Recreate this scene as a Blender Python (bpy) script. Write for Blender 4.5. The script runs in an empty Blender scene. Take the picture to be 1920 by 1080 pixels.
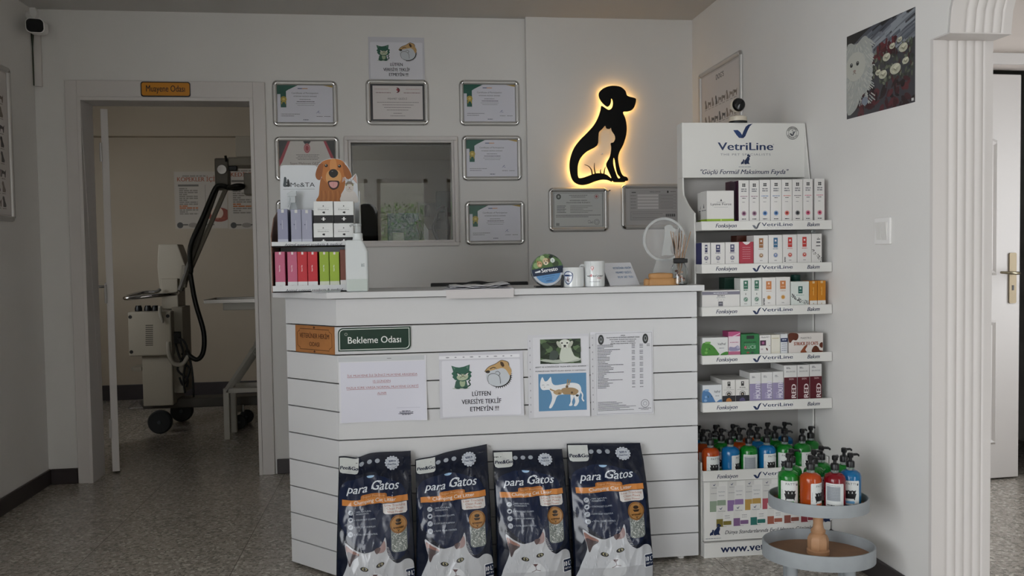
import bpy, bmesh, math, random
from mathutils import Vector, Matrix, noise, geometry

# ------------------------------------------------------------------ camera
scn = bpy.context.scene
COL = scn.collection
FPX = 1600.0
EYE = Vector((0.0, 0.0, 1.16))
_y = Vector(((754 - 960) / FPX, (480 - 540) / FPX, 1.0)).normalized()
_u = Vector((-math.sin(.0205), -math.cos(.0205), 0.0))
_u = (_u - _y * _u.dot(_y)).normalized()
_x = _y.cross(_u)
if _x.x < 0: _x = -_x
RM = Matrix((_x, _y, _u))                       # image axes -> world
cam_d = bpy.data.cameras.new('camera')
cam = bpy.data.objects.new('camera', cam_d); COL.objects.link(cam)
cam_d.sensor_width = 36.0; cam_d.lens = 36.0 * FPX / 1920.0
cam_d.clip_start = 0.02; cam_d.clip_end = 200
cx, cy, cz = RM @ Vector((1, 0, 0)), RM @ Vector((0, -1, 0)), RM @ Vector((0, 0, -1))
cam.matrix_world = Matrix(((cx.x, cy.x, cz.x, EYE.x), (cx.y, cy.y, cz.y, EYE.y), (cx.z, cy.z, cz.z, EYE.z), (0, 0, 0, 1)))
scn.camera = cam

# ------------------------------------------------------------------ view + sky
vs = scn.view_settings
vs.view_transform = 'Standard'; vs.look = 'None'; vs.gamma = 1.0
vs.use_curve_mapping = False
vs.exposure = 1.58
w = bpy.data.worlds.new('sky'); scn.world = w
w.use_nodes = True
bg = w.node_tree.nodes['Background']
bg.inputs[0].default_value = (0.93, 0.965, 1.0, 1); bg.inputs[1].default_value = 2.6

def portal(name, loc, rot, sx, sy):             # guides sky sampling through an opening
    l = bpy.data.lights.new(name, 'AREA'); l.shape = 'RECTANGLE'; l.size = sx; l.size_y = sy
    l.cycles.is_portal = True
    o = bpy.data.objects.new(name, l); COL.objects.link(o); o.location = loc; o.rotation_euler = rot
FACADE = -2.2
portal('daylight_window', (.2, FACADE - .12, 1.6), (math.radians(90), 0, 0), 2.1, 1.25)
portal('added_side_daylight', (-1.97, -.35, 1.375), (math.radians(90), 0, math.radians(-90)), 3.2, 1.8)
portal('daylight_entrance', (2.725, FACADE - .12, 1.2), (math.radians(90), 0, 0), 1.55, 2.33)
portal('added_exam_daylight', (-2.7, 4.62, 1.55), (math.radians(90), 0, 0), .82, .92)
portal('added_corridor_daylight', (3.78, 3.1, 1.2), (math.radians(90), 0, math.radians(90)), .62, 1.22)

# ------------------------------------------------------------------ pixel helpers
def ray(px, py): return RM @ Vector(((px - 960) / FPX, (py - 540) / FPX, 1.0))
def at(px, py, Y): r = ray(px, py); return EYE + r * ((Y - EYE.y) / r.y)
def atx(px, py, X): r = ray(px, py); return EYE + r * ((X - EYE.x) / r.x)
def atz(px, py, Z=0.0): r = ray(px, py); return EYE + r * ((Z - EYE.z) / r.z)

# ------------------------------------------------------------------ materials
_mats = {}
def lin(c):
    c = c.lstrip('#')
    v = [int(c[i:i + 2], 16) / 255 for i in (0, 2, 4)]
    return tuple((x / 12.92 if x <= .04045 else ((x + .055) / 1.055) ** 2.4) for x in v)
def mat(col, rough=.5, metal=0.0, spec=.5, trans=0.0, ior=1.45, coat=0.0, emit=0.0, alpha=1.0, vary=0.0, scale=8.0, bump=0.0, bscale=300.0, name=None):
    key = (col, rough, metal, spec, trans, ior, coat, emit, alpha, vary, scale, bump, bscale)
    if key in _mats: return _mats[key]
    m = bpy.data.materials.new(name or 'finish_' + col.lstrip('#')); m.use_nodes = True
    nt = m.node_tree; b = nt.nodes['Principled BSDF']
    c = lin(col) + (1,)
    b.inputs['Base Color'].default_value = c
    b.inputs['Roughness'].default_value = rough
    b.inputs['Metallic'].default_value = metal
    b.inputs['Specular IOR Level'].default_value = spec
    b.inputs['Transmission Weight'].default_value = trans
    b.inputs['IOR'].default_value = ior
    b.inputs['Coat Weight'].default_value = coat
    b.inputs['Coat Roughness'].default_value = .08
    b.inputs['Alpha'].default_value = alpha
    if emit:
        b.inputs['Emission Color'].default_value = c; b.inputs['Emission Strength'].default_value = emit
    if vary or bump:
        tc = nt.nodes.new('ShaderNodeTexCoord')
    if vary:
        nz = nt.nodes.new('ShaderNodeTexNoise'); nz.inputs['Scale'].default_value = scale; nz.inputs['Detail'].default_value = 5
        nt.links.new(tc.outputs['Object'], nz.inputs['Vector'])
        rp = nt.nodes.new('ShaderNodeValToRGB')
        rp.color_ramp.elements[0].position = .3; rp.color_ramp.elements[1].position = .7
        rp.color_ramp.elements[0].color = tuple(x * (1 - vary) for x in c[:3]) + (1,)
        rp.color_ramp.elements[1].color = tuple(min(1, x * (1 + vary)) for x in c[:3]) + (1,)
        nt.links.new(nz.outputs['Fac'], rp.inputs['Fac']); nt.links.new(rp.outputs['Color'], b.inputs['Base Color'])
    if bump:
        n2 = nt.nodes.new('ShaderNodeTexNoise'); n2.inputs['Scale'].default_value = bscale; n2.inputs['Detail'].default_value = 3
        nt.links.new(tc.outputs['Object'], n2.inputs['Vector'])
        bp = nt.nodes.new('ShaderNodeBump'); bp.inputs['Strength'].default_value = bump; bp.inputs['Distance'].default_value = .002
        nt.links.new(n2.outputs['Fac'], bp.inputs['Height']); nt.links.new(bp.outputs['Normal'], b.inputs['Normal'])
    _mats[key] = m
    return m

def glass_mat(col='#ffffff', rough=0.0, ior=1.5):
    return mat(col, rough=rough, trans=1.0, ior=ior)

def terrazzo():
    m = bpy.data.materials.new('terrazzo'); m.use_nodes = True
    nt = m.node_tree; b = nt.nodes['Principled BSDF']; N = nt.nodes.new; L = nt.links.new
    tc = N('ShaderNodeTexCoord')
    v1 = N('ShaderNodeTexVoronoi'); v1.inputs['Scale'].default_value = 95
    L(tc.outputs['Object'], v1.inputs['Vector'])
    r1 = N('ShaderNodeValToRGB'); e = r1.color_ramp
    e.interpolation = 'CONSTANT'
    e.elements[0].position = 0; e.elements[0].color = lin('#5d574f') + (1,)
    e.elements[1].position = .22; e.elements[1].color = lin('#968e84') + (1,)
    for p, c in ((.45, '#a79e93'), (.62, '#b0a79b'), (.78, '#c2b9ac'), (.92, '#e6ded3')):
        x = e.elements.new(p); x.color = lin(c) + (1,)
    sep = N('ShaderNodeSeparateColor'); L(v1.outputs['Color'], sep.inputs['Color']); L(sep.outputs[0], r1.inputs['Fac'])
    v2 = N('ShaderNodeTexNoise'); v2.inputs['Scale'].default_value = 260; v2.inputs['Detail'].default_value = 4
    L(tc.outputs['Object'], v2.inputs['Vector'])
    r2 = N('ShaderNodeValToRGB'); r2.color_ramp.elements[0].position = .35; r2.color_ramp.elements[1].position = .65
    r2.color_ramp.elements[0].color = lin('#6d675f') + (1,); r2.color_ramp.elements[1].color = lin('#cdc6bd') + (1,)
    L(v2.outputs['Fac'], r2.inputs['Fac'])
    mx = N('ShaderNodeMix'); mx.data_type = 'RGBA'; mx.inputs[0].default_value = .45
    L(r1.outputs['Color'], mx.inputs[6]); L(r2.outputs['Color'], mx.inputs[7])
    br = N('ShaderNodeTexBrick'); br.offset = 0.0; br.inputs['Scale'].default_value = 1.0
    br.inputs['Brick Width'].default_value = .6; br.inputs['Row Height'].default_value = .6
    br.inputs['Mortar Size'].default_value = .0016; br.inputs['Mortar Smooth'].default_value = .0
    mp = N('ShaderNodeMapping'); mp.inputs['Location'].default_value = (.05, .25, 0)
    L(tc.outputs['Object'], mp.inputs['Vector']); L(mp.outputs['Vector'], br.inputs['Vector'])
    m2 = N('ShaderNodeMix'); m2.data_type = 'RGBA'
    L(br.outputs['Fac'], m2.inputs[0]); L(mx.outputs[2], m2.inputs[6]); m2.inputs[7].default_value = lin('#6a635c') + (1,)
    L(m2.outputs[2], b.inputs['Base Color'])
    n3 = N('ShaderNodeTexNoise'); n3.inputs['Scale'].default_value = 3; L(tc.outputs['Object'], n3.inputs['Vector'])
    mr = N('ShaderNodeMapRange'); mr.inputs[3].default_value = .16; mr.inputs[4].default_value = .30
    L(n3.outputs['Fac'], mr.inputs[0]); L(mr.outputs[0], b.inputs['Roughness'])
    b.inputs['Specular IOR Level'].default_value = .5
    return m

# ------------------------------------------------------------------ mesh builder
def smooth_loop(pts, sub=4, closed=True):
    n = len(pts); out = []
    rng = range(n) if closed else range(n - 1)
    for i in rng:
        if closed: p0, p1, p2, p3 = (Vector(pts[(i + k) % n]) for k in (-1, 0, 1, 2))
        else: p0, p1, p2, p3 = Vector(pts[max(i - 1, 0)]), Vector(pts[i]), Vector(pts[i + 1]), Vector(pts[min(i + 2, n - 1)])
        for k in range(sub):
            t = k / sub
            out.append(.5 * ((2 * p1) + (p2 - p0) * t + (2 * p0 - 5 * p1 + 4 * p2 - p3) * t * t + (3 * p1 - p0 - 3 * p2 + p3) * t ** 3))
    if not closed: out.append(Vector(pts[-1]))
    return out

class MB:
    def __init__(s): s.v = []; s.f = []; s.m = []
    def add(s, vs, fs, m=0):
        o = len(s.v); s.v += [Vector(p) for p in vs]
        for f in fs: s.f.append([o + i for i in f]); s.m.append(m)
        return s
    def box(s, a, b, m=0, M=None):
        x0, y0, z0 = a; x1, y1, z1 = b
        vs = [Vector(p) for p in ((x0, y0, z0), (x1, y0, z0), (x1, y1, z0), (x0, y1, z0), (x0, y0, z1), (x1, y0, z1), (x1, y1, z1), (x0, y1, z1))]
        if M: vs = [M @ p for p in vs]
        return s.add(vs, [(0, 3, 2, 1), (4, 5, 6, 7), (0, 1, 5, 4), (1, 2, 6, 5), (2, 3, 7, 6), (3, 0, 4, 7)], m)
    def lathe(s, prof, c=(0, 0, 0), n=24, m=0, sx=1, sy=1, M=None, cap=True):
        c = Vector(c); vs = []; fs = []
        for r, z in prof:
            for k in range(n):
                a = 2 * math.pi * k / n
                vs.append(c + Vector((r * sx * math.cos(a), r * sy * math.sin(a), z)))
        if M: vs = [M @ p for p in vs]
        for i in range(len(prof) - 1):
            for k in range(n):
                fs.append((i * n + k, i * n + (k + 1) % n, (i + 1) * n + (k + 1) % n, (i + 1) * n + k))
        if cap:
            fs.append(tuple(range(n - 1, -1, -1))); e = (len(prof) - 1) * n; fs.append(tuple(e + k for k in range(n)))
        return s.add(vs, fs, m)
    def tube(s, pts, r, n=8, m=0, closed=False, cap=True):
        pts = [Vector(p) for p in pts]; N = len(pts); vs = []; fs = []
        prev = None
        for i, p in enumerate(pts):
            if closed: t = pts[(i + 1) % N] - pts[i - 1]
            else: t = pts[min(i + 1, N - 1)] - pts[max(i - 1, 0)]
            t.normalize()
            if prev is None:
                a = Vector((0, 0, 1)) if abs(t.z) < .9 else Vector((1, 0, 0))
                u = t.cross(a).normalized()
            else:
                u = (prev - t * prev.dot(t)).normalized()
            prev = u; v = t.cross(u)
            rr = r[i] if isinstance(r, (list, tuple)) else r
            for k in range(n):
                a = 2 * math.pi * k / n
                vs.append(p + (u * math.cos(a) + v * math.sin(a)) * rr)
        R = N if closed else N - 1
        for i in range(R):
            j = (i + 1) % N
            for k in range(n):
                fs.append((i * n + k, i * n + (k + 1) % n, j * n + (k + 1) % n, j * n + k))
        if cap and not closed:
            fs.append(tuple(range(n - 1, -1, -1))); fs.append(tuple((N - 1) * n + k for k in range(n)))
        return s.add(vs, fs, m)
    def prism(s, loops, frame, d, m=0):
        """loops: outline then holes, 2-D; frame(u, v, depth) -> 3-D; extruded from depth 0 to d."""
        if not isinstance(loops[0][0], (list, tuple, Vector)): loops = [loops]
        L3 = [[Vector((p[0], p[1], 0)) for p in l] for l in loops]
        flat = [p for l in L3 for p in l]
        tris = geometry.tessellate_polygon(L3)
        n = len(flat)
        vs = [frame(p.x, p.y, 0) for p in flat] + [frame(p.x, p.y, d) for p in flat]
        fs = [tuple(t) for t in tris] + [tuple(n + i for i in reversed(t)) for t in tris]
        o = 0
        for l in L3:
            k = len(l)
            for i in range(k):
                a, b = o + i, o + (i + 1) % k
                fs.append((a, b, n + b, n + a))
            o += k
        return s.add(vs, fs, m)
    def sphere(s, c, r, n=16, m=0, sc=(1, 1, 1), M=None):
        prof = []
        h = n // 2
        for i in range(h + 1):
            a = -math.pi / 2 + math.pi * i / h
            prof.append((max(r * math.cos(a), 1e-5), r * math.sin(a)))
        c = Vector(c); vs = []; fs = []
        for rr, z in prof:
            for k in range(n):
                a = 2 * math.pi * k / n
                p = Vector((rr * math.cos(a) * sc[0], rr * math.sin(a) * sc[1], z * sc[2]))
                if M: p = M @ p
                vs.append(c + p)
        for i in range(h):
            for k in range(n): fs.append((i * n + k, i * n + (k + 1) % n, (i + 1) * n + (k + 1) % n, (i + 1) * n + k))
        return s.add(vs, fs, m)
    def build(s, name, mats, parent=None, smooth=False, bevel=0, seg=2, loc=None, fix=True, angle=35):
        me = bpy.data.meshes.new(name)
        me.from_pydata([tuple(p) for p in s.v], [], s.f)
        if not isinstance(mats, (list, tuple)): mats = [mats]
        for x in mats: me.materials.append(x)
        if len(mats) > 1: me.polygons.foreach_set('material_index', s.m)
        if fix:
            bm = bmesh.new(); bm.from_mesh(me)
            bmesh.ops.remove_doubles(bm, verts=bm.verts, dist=1e-6)
            bmesh.ops.recalc_face_normals(bm, faces=bm.faces)
            bm.to_mesh(me); bm.free()
        if smooth:
            me.polygons.foreach_set('use_smooth', [True] * len(me.polygons))
            if smooth != 'full': me.set_sharp_from_angle(angle=math.radians(angle))
        o = bpy.data.objects.new(name, me); COL.objects.link(o)
        if parent: o.parent = parent
        if loc is not None: o.location = loc
        if bevel:
            b = o.modifiers.new('bevel', 'BEVEL'); b.width = bevel; b.segments = seg; b.limit_method = 'ANGLE'; b.angle_limit = math.radians(50)
        return o

def tag(o, label, cat, group=None):
    o['label'] = label; o['category'] = cat
    if group: o['group'] = group
    return o
def thing(name, label, cat, loc=(0, 0, 0), rz=0.0, group=None):
    o = bpy.data.objects.new(name, None); o.empty_display_size = .05; COL.objects.link(o)
    o.location = loc; o.rotation_euler = (0, 0, rz)
    return tag(o, label, cat, group)
def struct(o): o['kind'] = 'structure'; return o

# ------------------------------------------------------------------ flat printed artwork
_txt = {}
def text_geo(s, bold=0.0, shear=0.0, space=1.0):
    k = (s, bold, shear, space)
    if k in _txt: return _txt[k]
    cu = bpy.data.curves.new('lettering', 'FONT'); cu.body = s; cu.size = 1.0
    cu.resolution_u = 3; cu.offset = bold; cu.shear = shear; cu.space_character = space; cu.fill_mode = 'FRONT'
    ob = bpy.data.objects.new('lettering', cu)
    me = bpy.data.meshes.new_from_object(ob)
    vs = [(v.co.x, v.co.y) for v in me.vertices]; fs = [tuple(p.vertices) for p in me.polygons]
    bpy.data.objects.remove(ob); bpy.data.meshes.remove(me); bpy.data.curves.remove(cu)
    xs = [v[0] for v in vs] or [0]
    _txt[k] = (vs, fs, min(xs), max(xs))
    return _txt[k]

class Art:
    """coloured shapes in (u, v) metres, laid on a surface by frame(u, v, height)."""
    def __init__(s, clip=None): s.e = []; s.clip = clip
    def _clip(s, vs, fs):
        x0, y0, x1, y1 = s.clip; V = []; F = []
        for f in fs:
            P = [tuple(vs[i]) for i in f]
            for ax, lim, sg in ((0, x0, 1), (0, x1, -1), (1, y0, 1), (1, y1, -1)):
                Q = []
                for i in range(len(P)):
                    a, b = P[i - 1], P[i]; da, db = (a[ax] - lim) * sg, (b[ax] - lim) * sg
                    if (da >= 0) != (db >= 0): t = da / (da - db); Q.append((a[0] + (b[0] - a[0]) * t, a[1] + (b[1] - a[1]) * t))
                    if db >= 0: Q.append(b)
                P = Q
                if len(P) < 3: break
            if len(P) >= 3: o = len(V); V += P; F.append(tuple(range(o, o + len(P))))
        return V, F
    def _add(s, vs, fs, col):
        if s.clip:
            vs, fs = s._clip(vs, fs)
            if not vs: return s
        xs = [p[0] for p in vs]; ys = [p[1] for p in vs]
        bb = (min(xs), min(ys), max(xs), max(ys)); lv = 0
        for (_, _, _, b, l) in s.e:
            if l >= lv and b[0] < bb[2] and b[2] > bb[0] and b[1] < bb[3] and b[3] > bb[1]: lv = l + 1
        s.e.append((vs, fs, col, bb, lv)); return s
    def poly(s, pts, col, holes=()):
        L = [[Vector((p[0], p[1], 0)) for p in l] for l in [pts] + list(holes)]
        tr = geometry.tessellate_polygon(L); fl = [(p.x, p.y) for l in L for p in l]
        return s._add(fl, [tuple(t) for t in tr], col)
    def blob(s, pts, col, sub=4): return s.poly([(p.x, p.y) for p in smooth_loop([Vector((a, b, 0)) for a, b in pts], sub)], col)
    def ell(s, x, y, rx, ry, col, rot=0, n=18):
        c, d = math.cos(rot), math.sin(rot); P = []
        for k in range(n):
            a = 2 * math.pi * k / n; p, q = rx * math.cos(a), ry * math.sin(a)
            P.append((x + p * c - q * d, y + p * d + q * c))
        return s._add(P, [tuple(range(n))], col)
    def ring(s, x, y, r0, r1, col, n=24, ry=1.0):
        P = [(x + r * math.cos(2 * math.pi * k / n), y + ry * r * math.sin(2 * math.pi * k / n)) for r in (r0, r1) for k in range(n)]
        return s._add(P, [(k, (k + 1) % n, n + (k + 1) % n, n + k) for k in range(n)], col)
    def rect(s, x0, y0, x1, y1, col, r=0):
        if not r: return s._add([(x0, y0), (x1, y0), (x1, y1), (x0, y1)], [(0, 1, 2, 3)], col)
        P = []
        for cx_, cy_, a0 in ((x1 - r, y0 + r, -90), (x1 - r, y1 - r, 0), (x0 + r, y1 - r, 90), (x0 + r, y0 + r, 180)):
            for k in range(5):
                a = math.radians(a0 + 22.5 * k); P.append((cx_ + r * math.cos(a), cy_ + r * math.sin(a)))
        return s._add(P, [tuple(range(len(P)))], col)
    def frame_rect(s, x0, y0, x1, y1, t, col):
        return s._add([(x0, y0), (x1, y0), (x1, y1), (x0, y1), (x0 + t, y0 + t), (x1 - t, y0 + t), (x1 - t, y1 - t), (x0 + t, y1 - t)],
                      [(0, 1, 5, 4), (1, 2, 6, 5), (2, 3, 7, 6), (3, 0, 4, 7)], col)
    def line(s, pts, wd, col, curve=False):
        if curve: pts = [(p.x, p.y) for p in smooth_loop([Vector((a, b, 0)) for a, b in pts], 5, False)]
        P = [Vector(p) for p in pts]; vs = []; n = len(P)
        for i in range(n):
            t = (P[min(i + 1, n - 1)] - P[max(i - 1, 0)]).normalized(); nn = Vector((-t.y, t.x)) * wd / 2
            vs += [tuple(P[i] + nn), tuple(P[i] - nn)]
        return s._add(vs, [(2 * i, 2 * i + 1, 2 * i + 3, 2 * i + 2) for i in range(n - 1)], col)
    def text(s, t, x, y, size, col, al='c', bold=0.0, shear=0.0, wd=None, rot=0.0, space=1.0):
        vs, fs, a, b = text_geo(t, 0.0, shear, space)
        if not vs: return s
        sx = size if wd is None else wd / max(b - a, 1e-6)
        ox = {'l': a, 'c': (a + b) / 2, 'r': b}[al]
        c, d = math.cos(rot), math.sin(rot); P = []
        for p, q in vs:
            p = (p - ox) * sx; q *= size
            P.append((x + p * c - q * d, y + p * d + q * c))
        s._add(P, fs, col)
        if bold:                                # heavier strokes: the same letters again, nudged sideways
            k = bold * size * .9
            s._add([(p + k * c, q + k * d) for p, q in P], fs, col); s._add([(p - k * c, q - k * d) for p, q in P], fs, col)
        return s
    def arc_text(s, t, x, y, r, size, col, a0, a1, bold=0.0, flip=False):
        n = len(t)
        for i, ch in enumerate(t):
            if ch == ' ': continue
            a = a0 + (a1 - a0) * (i + .5) / n
            px, py = x + r * math.cos(a), y + r * math.sin(a)
            s.text(ch, px, py, size, col, bold=bold, rot=a - math.pi / 2 if not flip else a + math.pi / 2)
        return s
    def greek(s, x0, x1, y, h, col, seed=0, gap=.25):
        """a line of print too small to read: short broken dashes in one element"""
        rnd = random.Random(seed * 7919 + int(x0 * 1e5) + int(y * 1e5)); x = x0; vs = []; fs = []
        while x < x1:
            L = h * rnd.uniform(1.5, 5); e = min(x + L, x1); o = len(vs)
            vs += [(x, y), (e, y), (e, y + h), (x, y + h)]; fs.append((o, o + 1, o + 2, o + 3)); x = e + h * gap * 2
        return s._add(vs, fs, col)
    def sub(s, other, x, y, sc, scy=None):
        scy = sc if scy is None else scy
        for vs, fs, col, bb, lv in other.e: s._add([(x + p * sc, y + q * scy) for p, q in vs], fs, col)
        return s
    def build(s, name, parent, frame, maxedge=None, dz=.00012, lift=0.0, rough=.45, coat=0.0, spec=.4, back=True):
        mb = MB(); cols = []; mats = []
        for vs, fs, col, bb, lv in s.e:
            if col not in cols: cols.append(col); mats.append(col if not isinstance(col, str) else mat(col, rough=rough, coat=coat, spec=spec))
            mi = cols.index(col)
            if maxedge:
                T = []
                for f in fs:
                    for i in range(1, len(f) - 1): T.append((vs[f[0]], vs[f[i]], vs[f[i + 1]]))
                st = T; T = []
                while st:
                    a, b, c = st.pop()
                    l = [((a[0] - b[0]) ** 2 + (a[1] - b[1]) ** 2), ((b[0] - c[0]) ** 2 + (b[1] - c[1]) ** 2), ((c[0] - a[0]) ** 2 + (c[1] - a[1]) ** 2)]
                    q = max(l)
                    if q <= maxedge ** 2: T.append((a, b, c)); continue
                    i = l.index(q)
                    if i == 1: a, b, c = b, c, a
                    elif i == 2: a, b, c = c, a, b
                    m_ = ((a[0] + b[0]) / 2, (a[1] + b[1]) / 2)
                    st += [(a, m_, c), (m_, b, c)]
                V = []; F = []
                for t in T:
                    o = len(V); V += [frame(p[0], p[1], lift + (lv + 1) * dz) for p in t]; F.append((o, o + 1, o + 2))
                mb.add(V, F, mi)
            else:
                mb.add([frame(p[0], p[1], lift + (lv + 1) * dz) for p in vs], fs, mi)
        o = mb.build(name, mats or [mat('#ffffff')], parent, fix=False, smooth='full' if maxedge else False)
        return o

def ff(x0, y0, z0):                    # front of something, facing the room's -Y side
    return lambda u, v, h: Vector((x0 + u, y0 - h, z0 + v))

# ------------------------------------------------------------------ plain finishes
WALL = mat('#e2e0dd', rough=.75, spec=.2, vary=.02, scale=3, bump=.08, bscale=120)
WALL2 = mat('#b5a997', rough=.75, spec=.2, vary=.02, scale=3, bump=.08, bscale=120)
CEIL = mat('#d0cecb', rough=.85, spec=.1, vary=.02, scale=2)
TRIMW = mat('#d6d1ce', rough=.45, spec=.4)
WHITE = mat('#eceae8', rough=.4)
LAMI = mat('#d2d2d3', rough=.33, vary=.01)
BASE = mat('#3b3536', rough=.4, vary=.06, scale=20)
CHROME = mat('#d8d8d8', rough=.12, metal=1)
ALU = mat('#c2c0bd', rough=.38, metal=.45)
BLACK = mat('#0b0b0c', rough=.4)
DARKG = mat('#2c2c2e', rough=.5)
# ------------------------------------------------------------------ SETTING
H = 2.446
YB = 4.674; YC = 4.634; XL = -1.846; XR = 1.626; XR2 = 1.826; YP = 2.467
YF = FACADE; XE = 3.65
YX = atz(216, 750).y                        # far wall of the examination room
YK = 3.80                                    # far wall of the corridor on the right
struct(MB().box((-3.2, YF - .15, -.1), (XE + .15, YX + .15, 0)).build('floor', terrazzo()))
struct(MB().box((-3.2, YF - .15, H), (XE + .15, YX + .15, H + .1)).build('ceiling', CEIL))
LW = (-1.95, 1.25, .5, 2.25)                    # unseen side window, added to lighten the right wall
mb = MB().box((XL - .15, YF, 0), (XL, LW[0], H)).box((XL - .15, LW[1], 0), (XL, YB + .15, H))
mb.box((XL - .15, LW[0], 0), (XL, LW[1], LW[2])).box((XL - .15, LW[0], LW[3]), (XL, LW[1], H))
struct(mb.build('wall_left', WALL))
mb = MB()
for a, b in (((LW[0], LW[2]), (LW[1], LW[2] + .05)), ((LW[0], LW[3] - .05), (LW[1], LW[3])), ((LW[0], LW[2]), (LW[0] + .05, LW[3])), ((LW[1] - .05, LW[2]), (LW[1], LW[3]))):
    mb.box((XL - .11, a[0], a[1]), (XL - .05, b[0], b[1]))
struct(mb.build('window_6', TRIMW))

def wall_y(name, x0, x1, y0, y1, holes, m, z1=H):
    """wall along X with rectangular holes (xa, xb, za, zb)"""
    mb = MB(); xs = sorted({x0, x1} | {h[0] for h in holes} | {h[1] for h in holes})
    for a, b in zip(xs, xs[1:]):
        hs = sorted([h for h in holes if h[0] <= a + 1e-6 and h[1] >= b - 1e-6], key=lambda h: h[2]); z = 0
        for h in hs:
            if h[2] > z + 1e-4: mb.box((a, y0, z), (b, y1, h[2]))
            z = h[3]
        if z < z1 - 1e-4: mb.box((a, y0, z), (b, y1, z1))
    return struct(mb.build(name, m))
# back wall: examination-room door and an inner window
iL, iR, iT = at(165, 540, YB).x, at(478, 540, YB).x, at(300, 190, YB).z
dA, dB, dT = iL - .018, iR + .018, iT + .018
wA, wB = at(655, 360, YB).x, at(852, 360, YB).x
wT, wZ = at(752, 263, YB).z, at(752, 455, YB).z
wall_y('wall_back', XL - .15, .69, YB, YB + .15, [(dA, dB, -1, dT), (wA, wB, wZ, wT)], WALL)
struct(MB().box((.69, YC, 0), (XR + .2, YB + .15, H)).build('wall_back_pier', WALL))
# right wall, ending in a fluted jamb; an arch springs from it towards the room
prof = [(2.36, 1.80)]
AY0, AY1, AZ, AR = .35, 2.385, 1.80, .52
arc = []
for k in range(25):
    a = math.pi * k / 24
    arc.append(((AY0 + AY1) / 2 + (AY1 - AY0) / 2 * math.cos(a), AZ + AR * math.sin(a)))
mb = MB().box((XR, YP, 0), (XR2, YC, H))
mb.prism([(YP, AZ), (YP, H), (AY0 - .08, H), (AY0 - .08, AZ)] + [(y, z) for y, z in reversed(arc)], lambda u, v, d: Vector((XR + d, u, v)), XR2 - XR)
mb.box((XR, YF, 0), (XR2, AY0 - .08, H))
struct(mb.build('wall_right', WALL))
# fluted jamb lining and fluted arch soffit
def reeds(wd, n=64):
    P = []
    e0 = .056 / .2 * wd; r = (wd - e0 - .03 / .2 * wd) / 4
    for k in range(n + 1):
        x = wd * k / n
        if x < e0: d = .010 - .005 * max(0, (x - e0 * .72) / (e0 * .28)) ** 2
        elif x > wd - .03 / .2 * wd: d = .010
        else:
            t = ((x - e0) % r) / r
            d = .0045 + .0065 * math.sin(math.pi * min(1, t * .92 + .04)) ** .7
        P.append((x, d))
    return P
wd = XR2 - XR
R = reeds(wd); n = len(R)
ztop = AZ - .004
pv = [Vector((XR + x, YP - d - .004, 0)) for x, d in R] + [Vector((XR + x, YP - d - .004, ztop)) for x, d in R]
pv += [Vector((XR + x, YP, 0)) for x, d in R] + [Vector((XR + x, YP, ztop)) for x, d in R]
pf = []
for i in range(n - 1):
    pf += [(i, i + 1, n + i + 1, n + i), (2 * n + i, 3 * n + i, 3 * n + i + 1, 2 * n + i + 1), (n + i, n + i + 1, 3 * n + i + 1, 3 * n + i), (i, 2 * n + i, 2 * n + i + 1, i + 1)]
pf += [(0, n, 3 * n, 2 * n), (n - 1, 3 * n - 1, 4 * n - 1, 2 * n - 1)]
struct(MB().add(pv, pf).build('trim_1', TRIMW, smooth=True, angle=60))
av = []; af = []
A2 = arc[:]; K = len(A2)
for y, z in A2:
    cyy = (AY0 + AY1) / 2
    nx = Vector((0, (y - cyy) / ((AY1 - AY0) / 2) ** 2, (z - AZ) / AR ** 2)).normalized()
    for x, d in R: av.append(Vector((XR + x, y, z)) - nx * d)
for j in range(K - 1):
    for i in range(n - 1): af.append((j * n + i, j * n + i + 1, (j + 1) * n + i + 1, (j + 1) * n + i))
amb = MB().add(av, af)
amb.prism([(XR - .0, AY1 - .012), (XR2, AY1 - .012), (XR2, YP), (XR, YP)], lambda u, v, d: Vector((u, v, AZ - .004 + d)), .0035)
struct(amb.build('trim_2', TRIMW, smooth=True, angle=60))
# corridor on the right with its own door
kA, kB, kT = 2.16, 3.24, at(1853, 121, YK).z
wall_y('wall_corridor', XR2, XE, YK, YK + .12, [(kA, kB, -1, kT)], mat('#d9cfc8', rough=.7, spec=.2, vary=.02, scale=3))
KW = (2.8, 3.4, .6, 1.8)                  # unseen opening added to brighten the corridor and its door
mb = MB().box((XE, YF, 0), (XE + .15, KW[0], H)).box((XE, KW[1], 0), (XE + .15, YX + .15, H)).box((XE, KW[0], KW[3]), (XE + .15, KW[1], H)).box((XE, KW[0], 0), (XE + .15, KW[1], KW[2]))
struct(mb.build('wall_corridor_side', WALL))
fr = MB()
fr.box((kA - .0, YK - .03, 0), (kA + .03, YK + .13, kT)).box((kB - .03, YK - .03, 0), (kB, YK + .13, kT))
fr.box((XR2 + .001, YK - .02, kT), (kB + .08, YK, at(1853, 100, YK).z)).box((kB, YK - .02, 0), (kB + .08, YK, kT))
struct(fr.build('trim_3', TRIMW, bevel=.003))
# store wall behind the corridor door; its near-black colour carries the unlit shade
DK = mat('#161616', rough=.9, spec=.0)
struct(MB().box((XR2 + .0, YK + 1.6, 0), (XE, YK + 1.7, H)).build('wall_store', DK))
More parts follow.
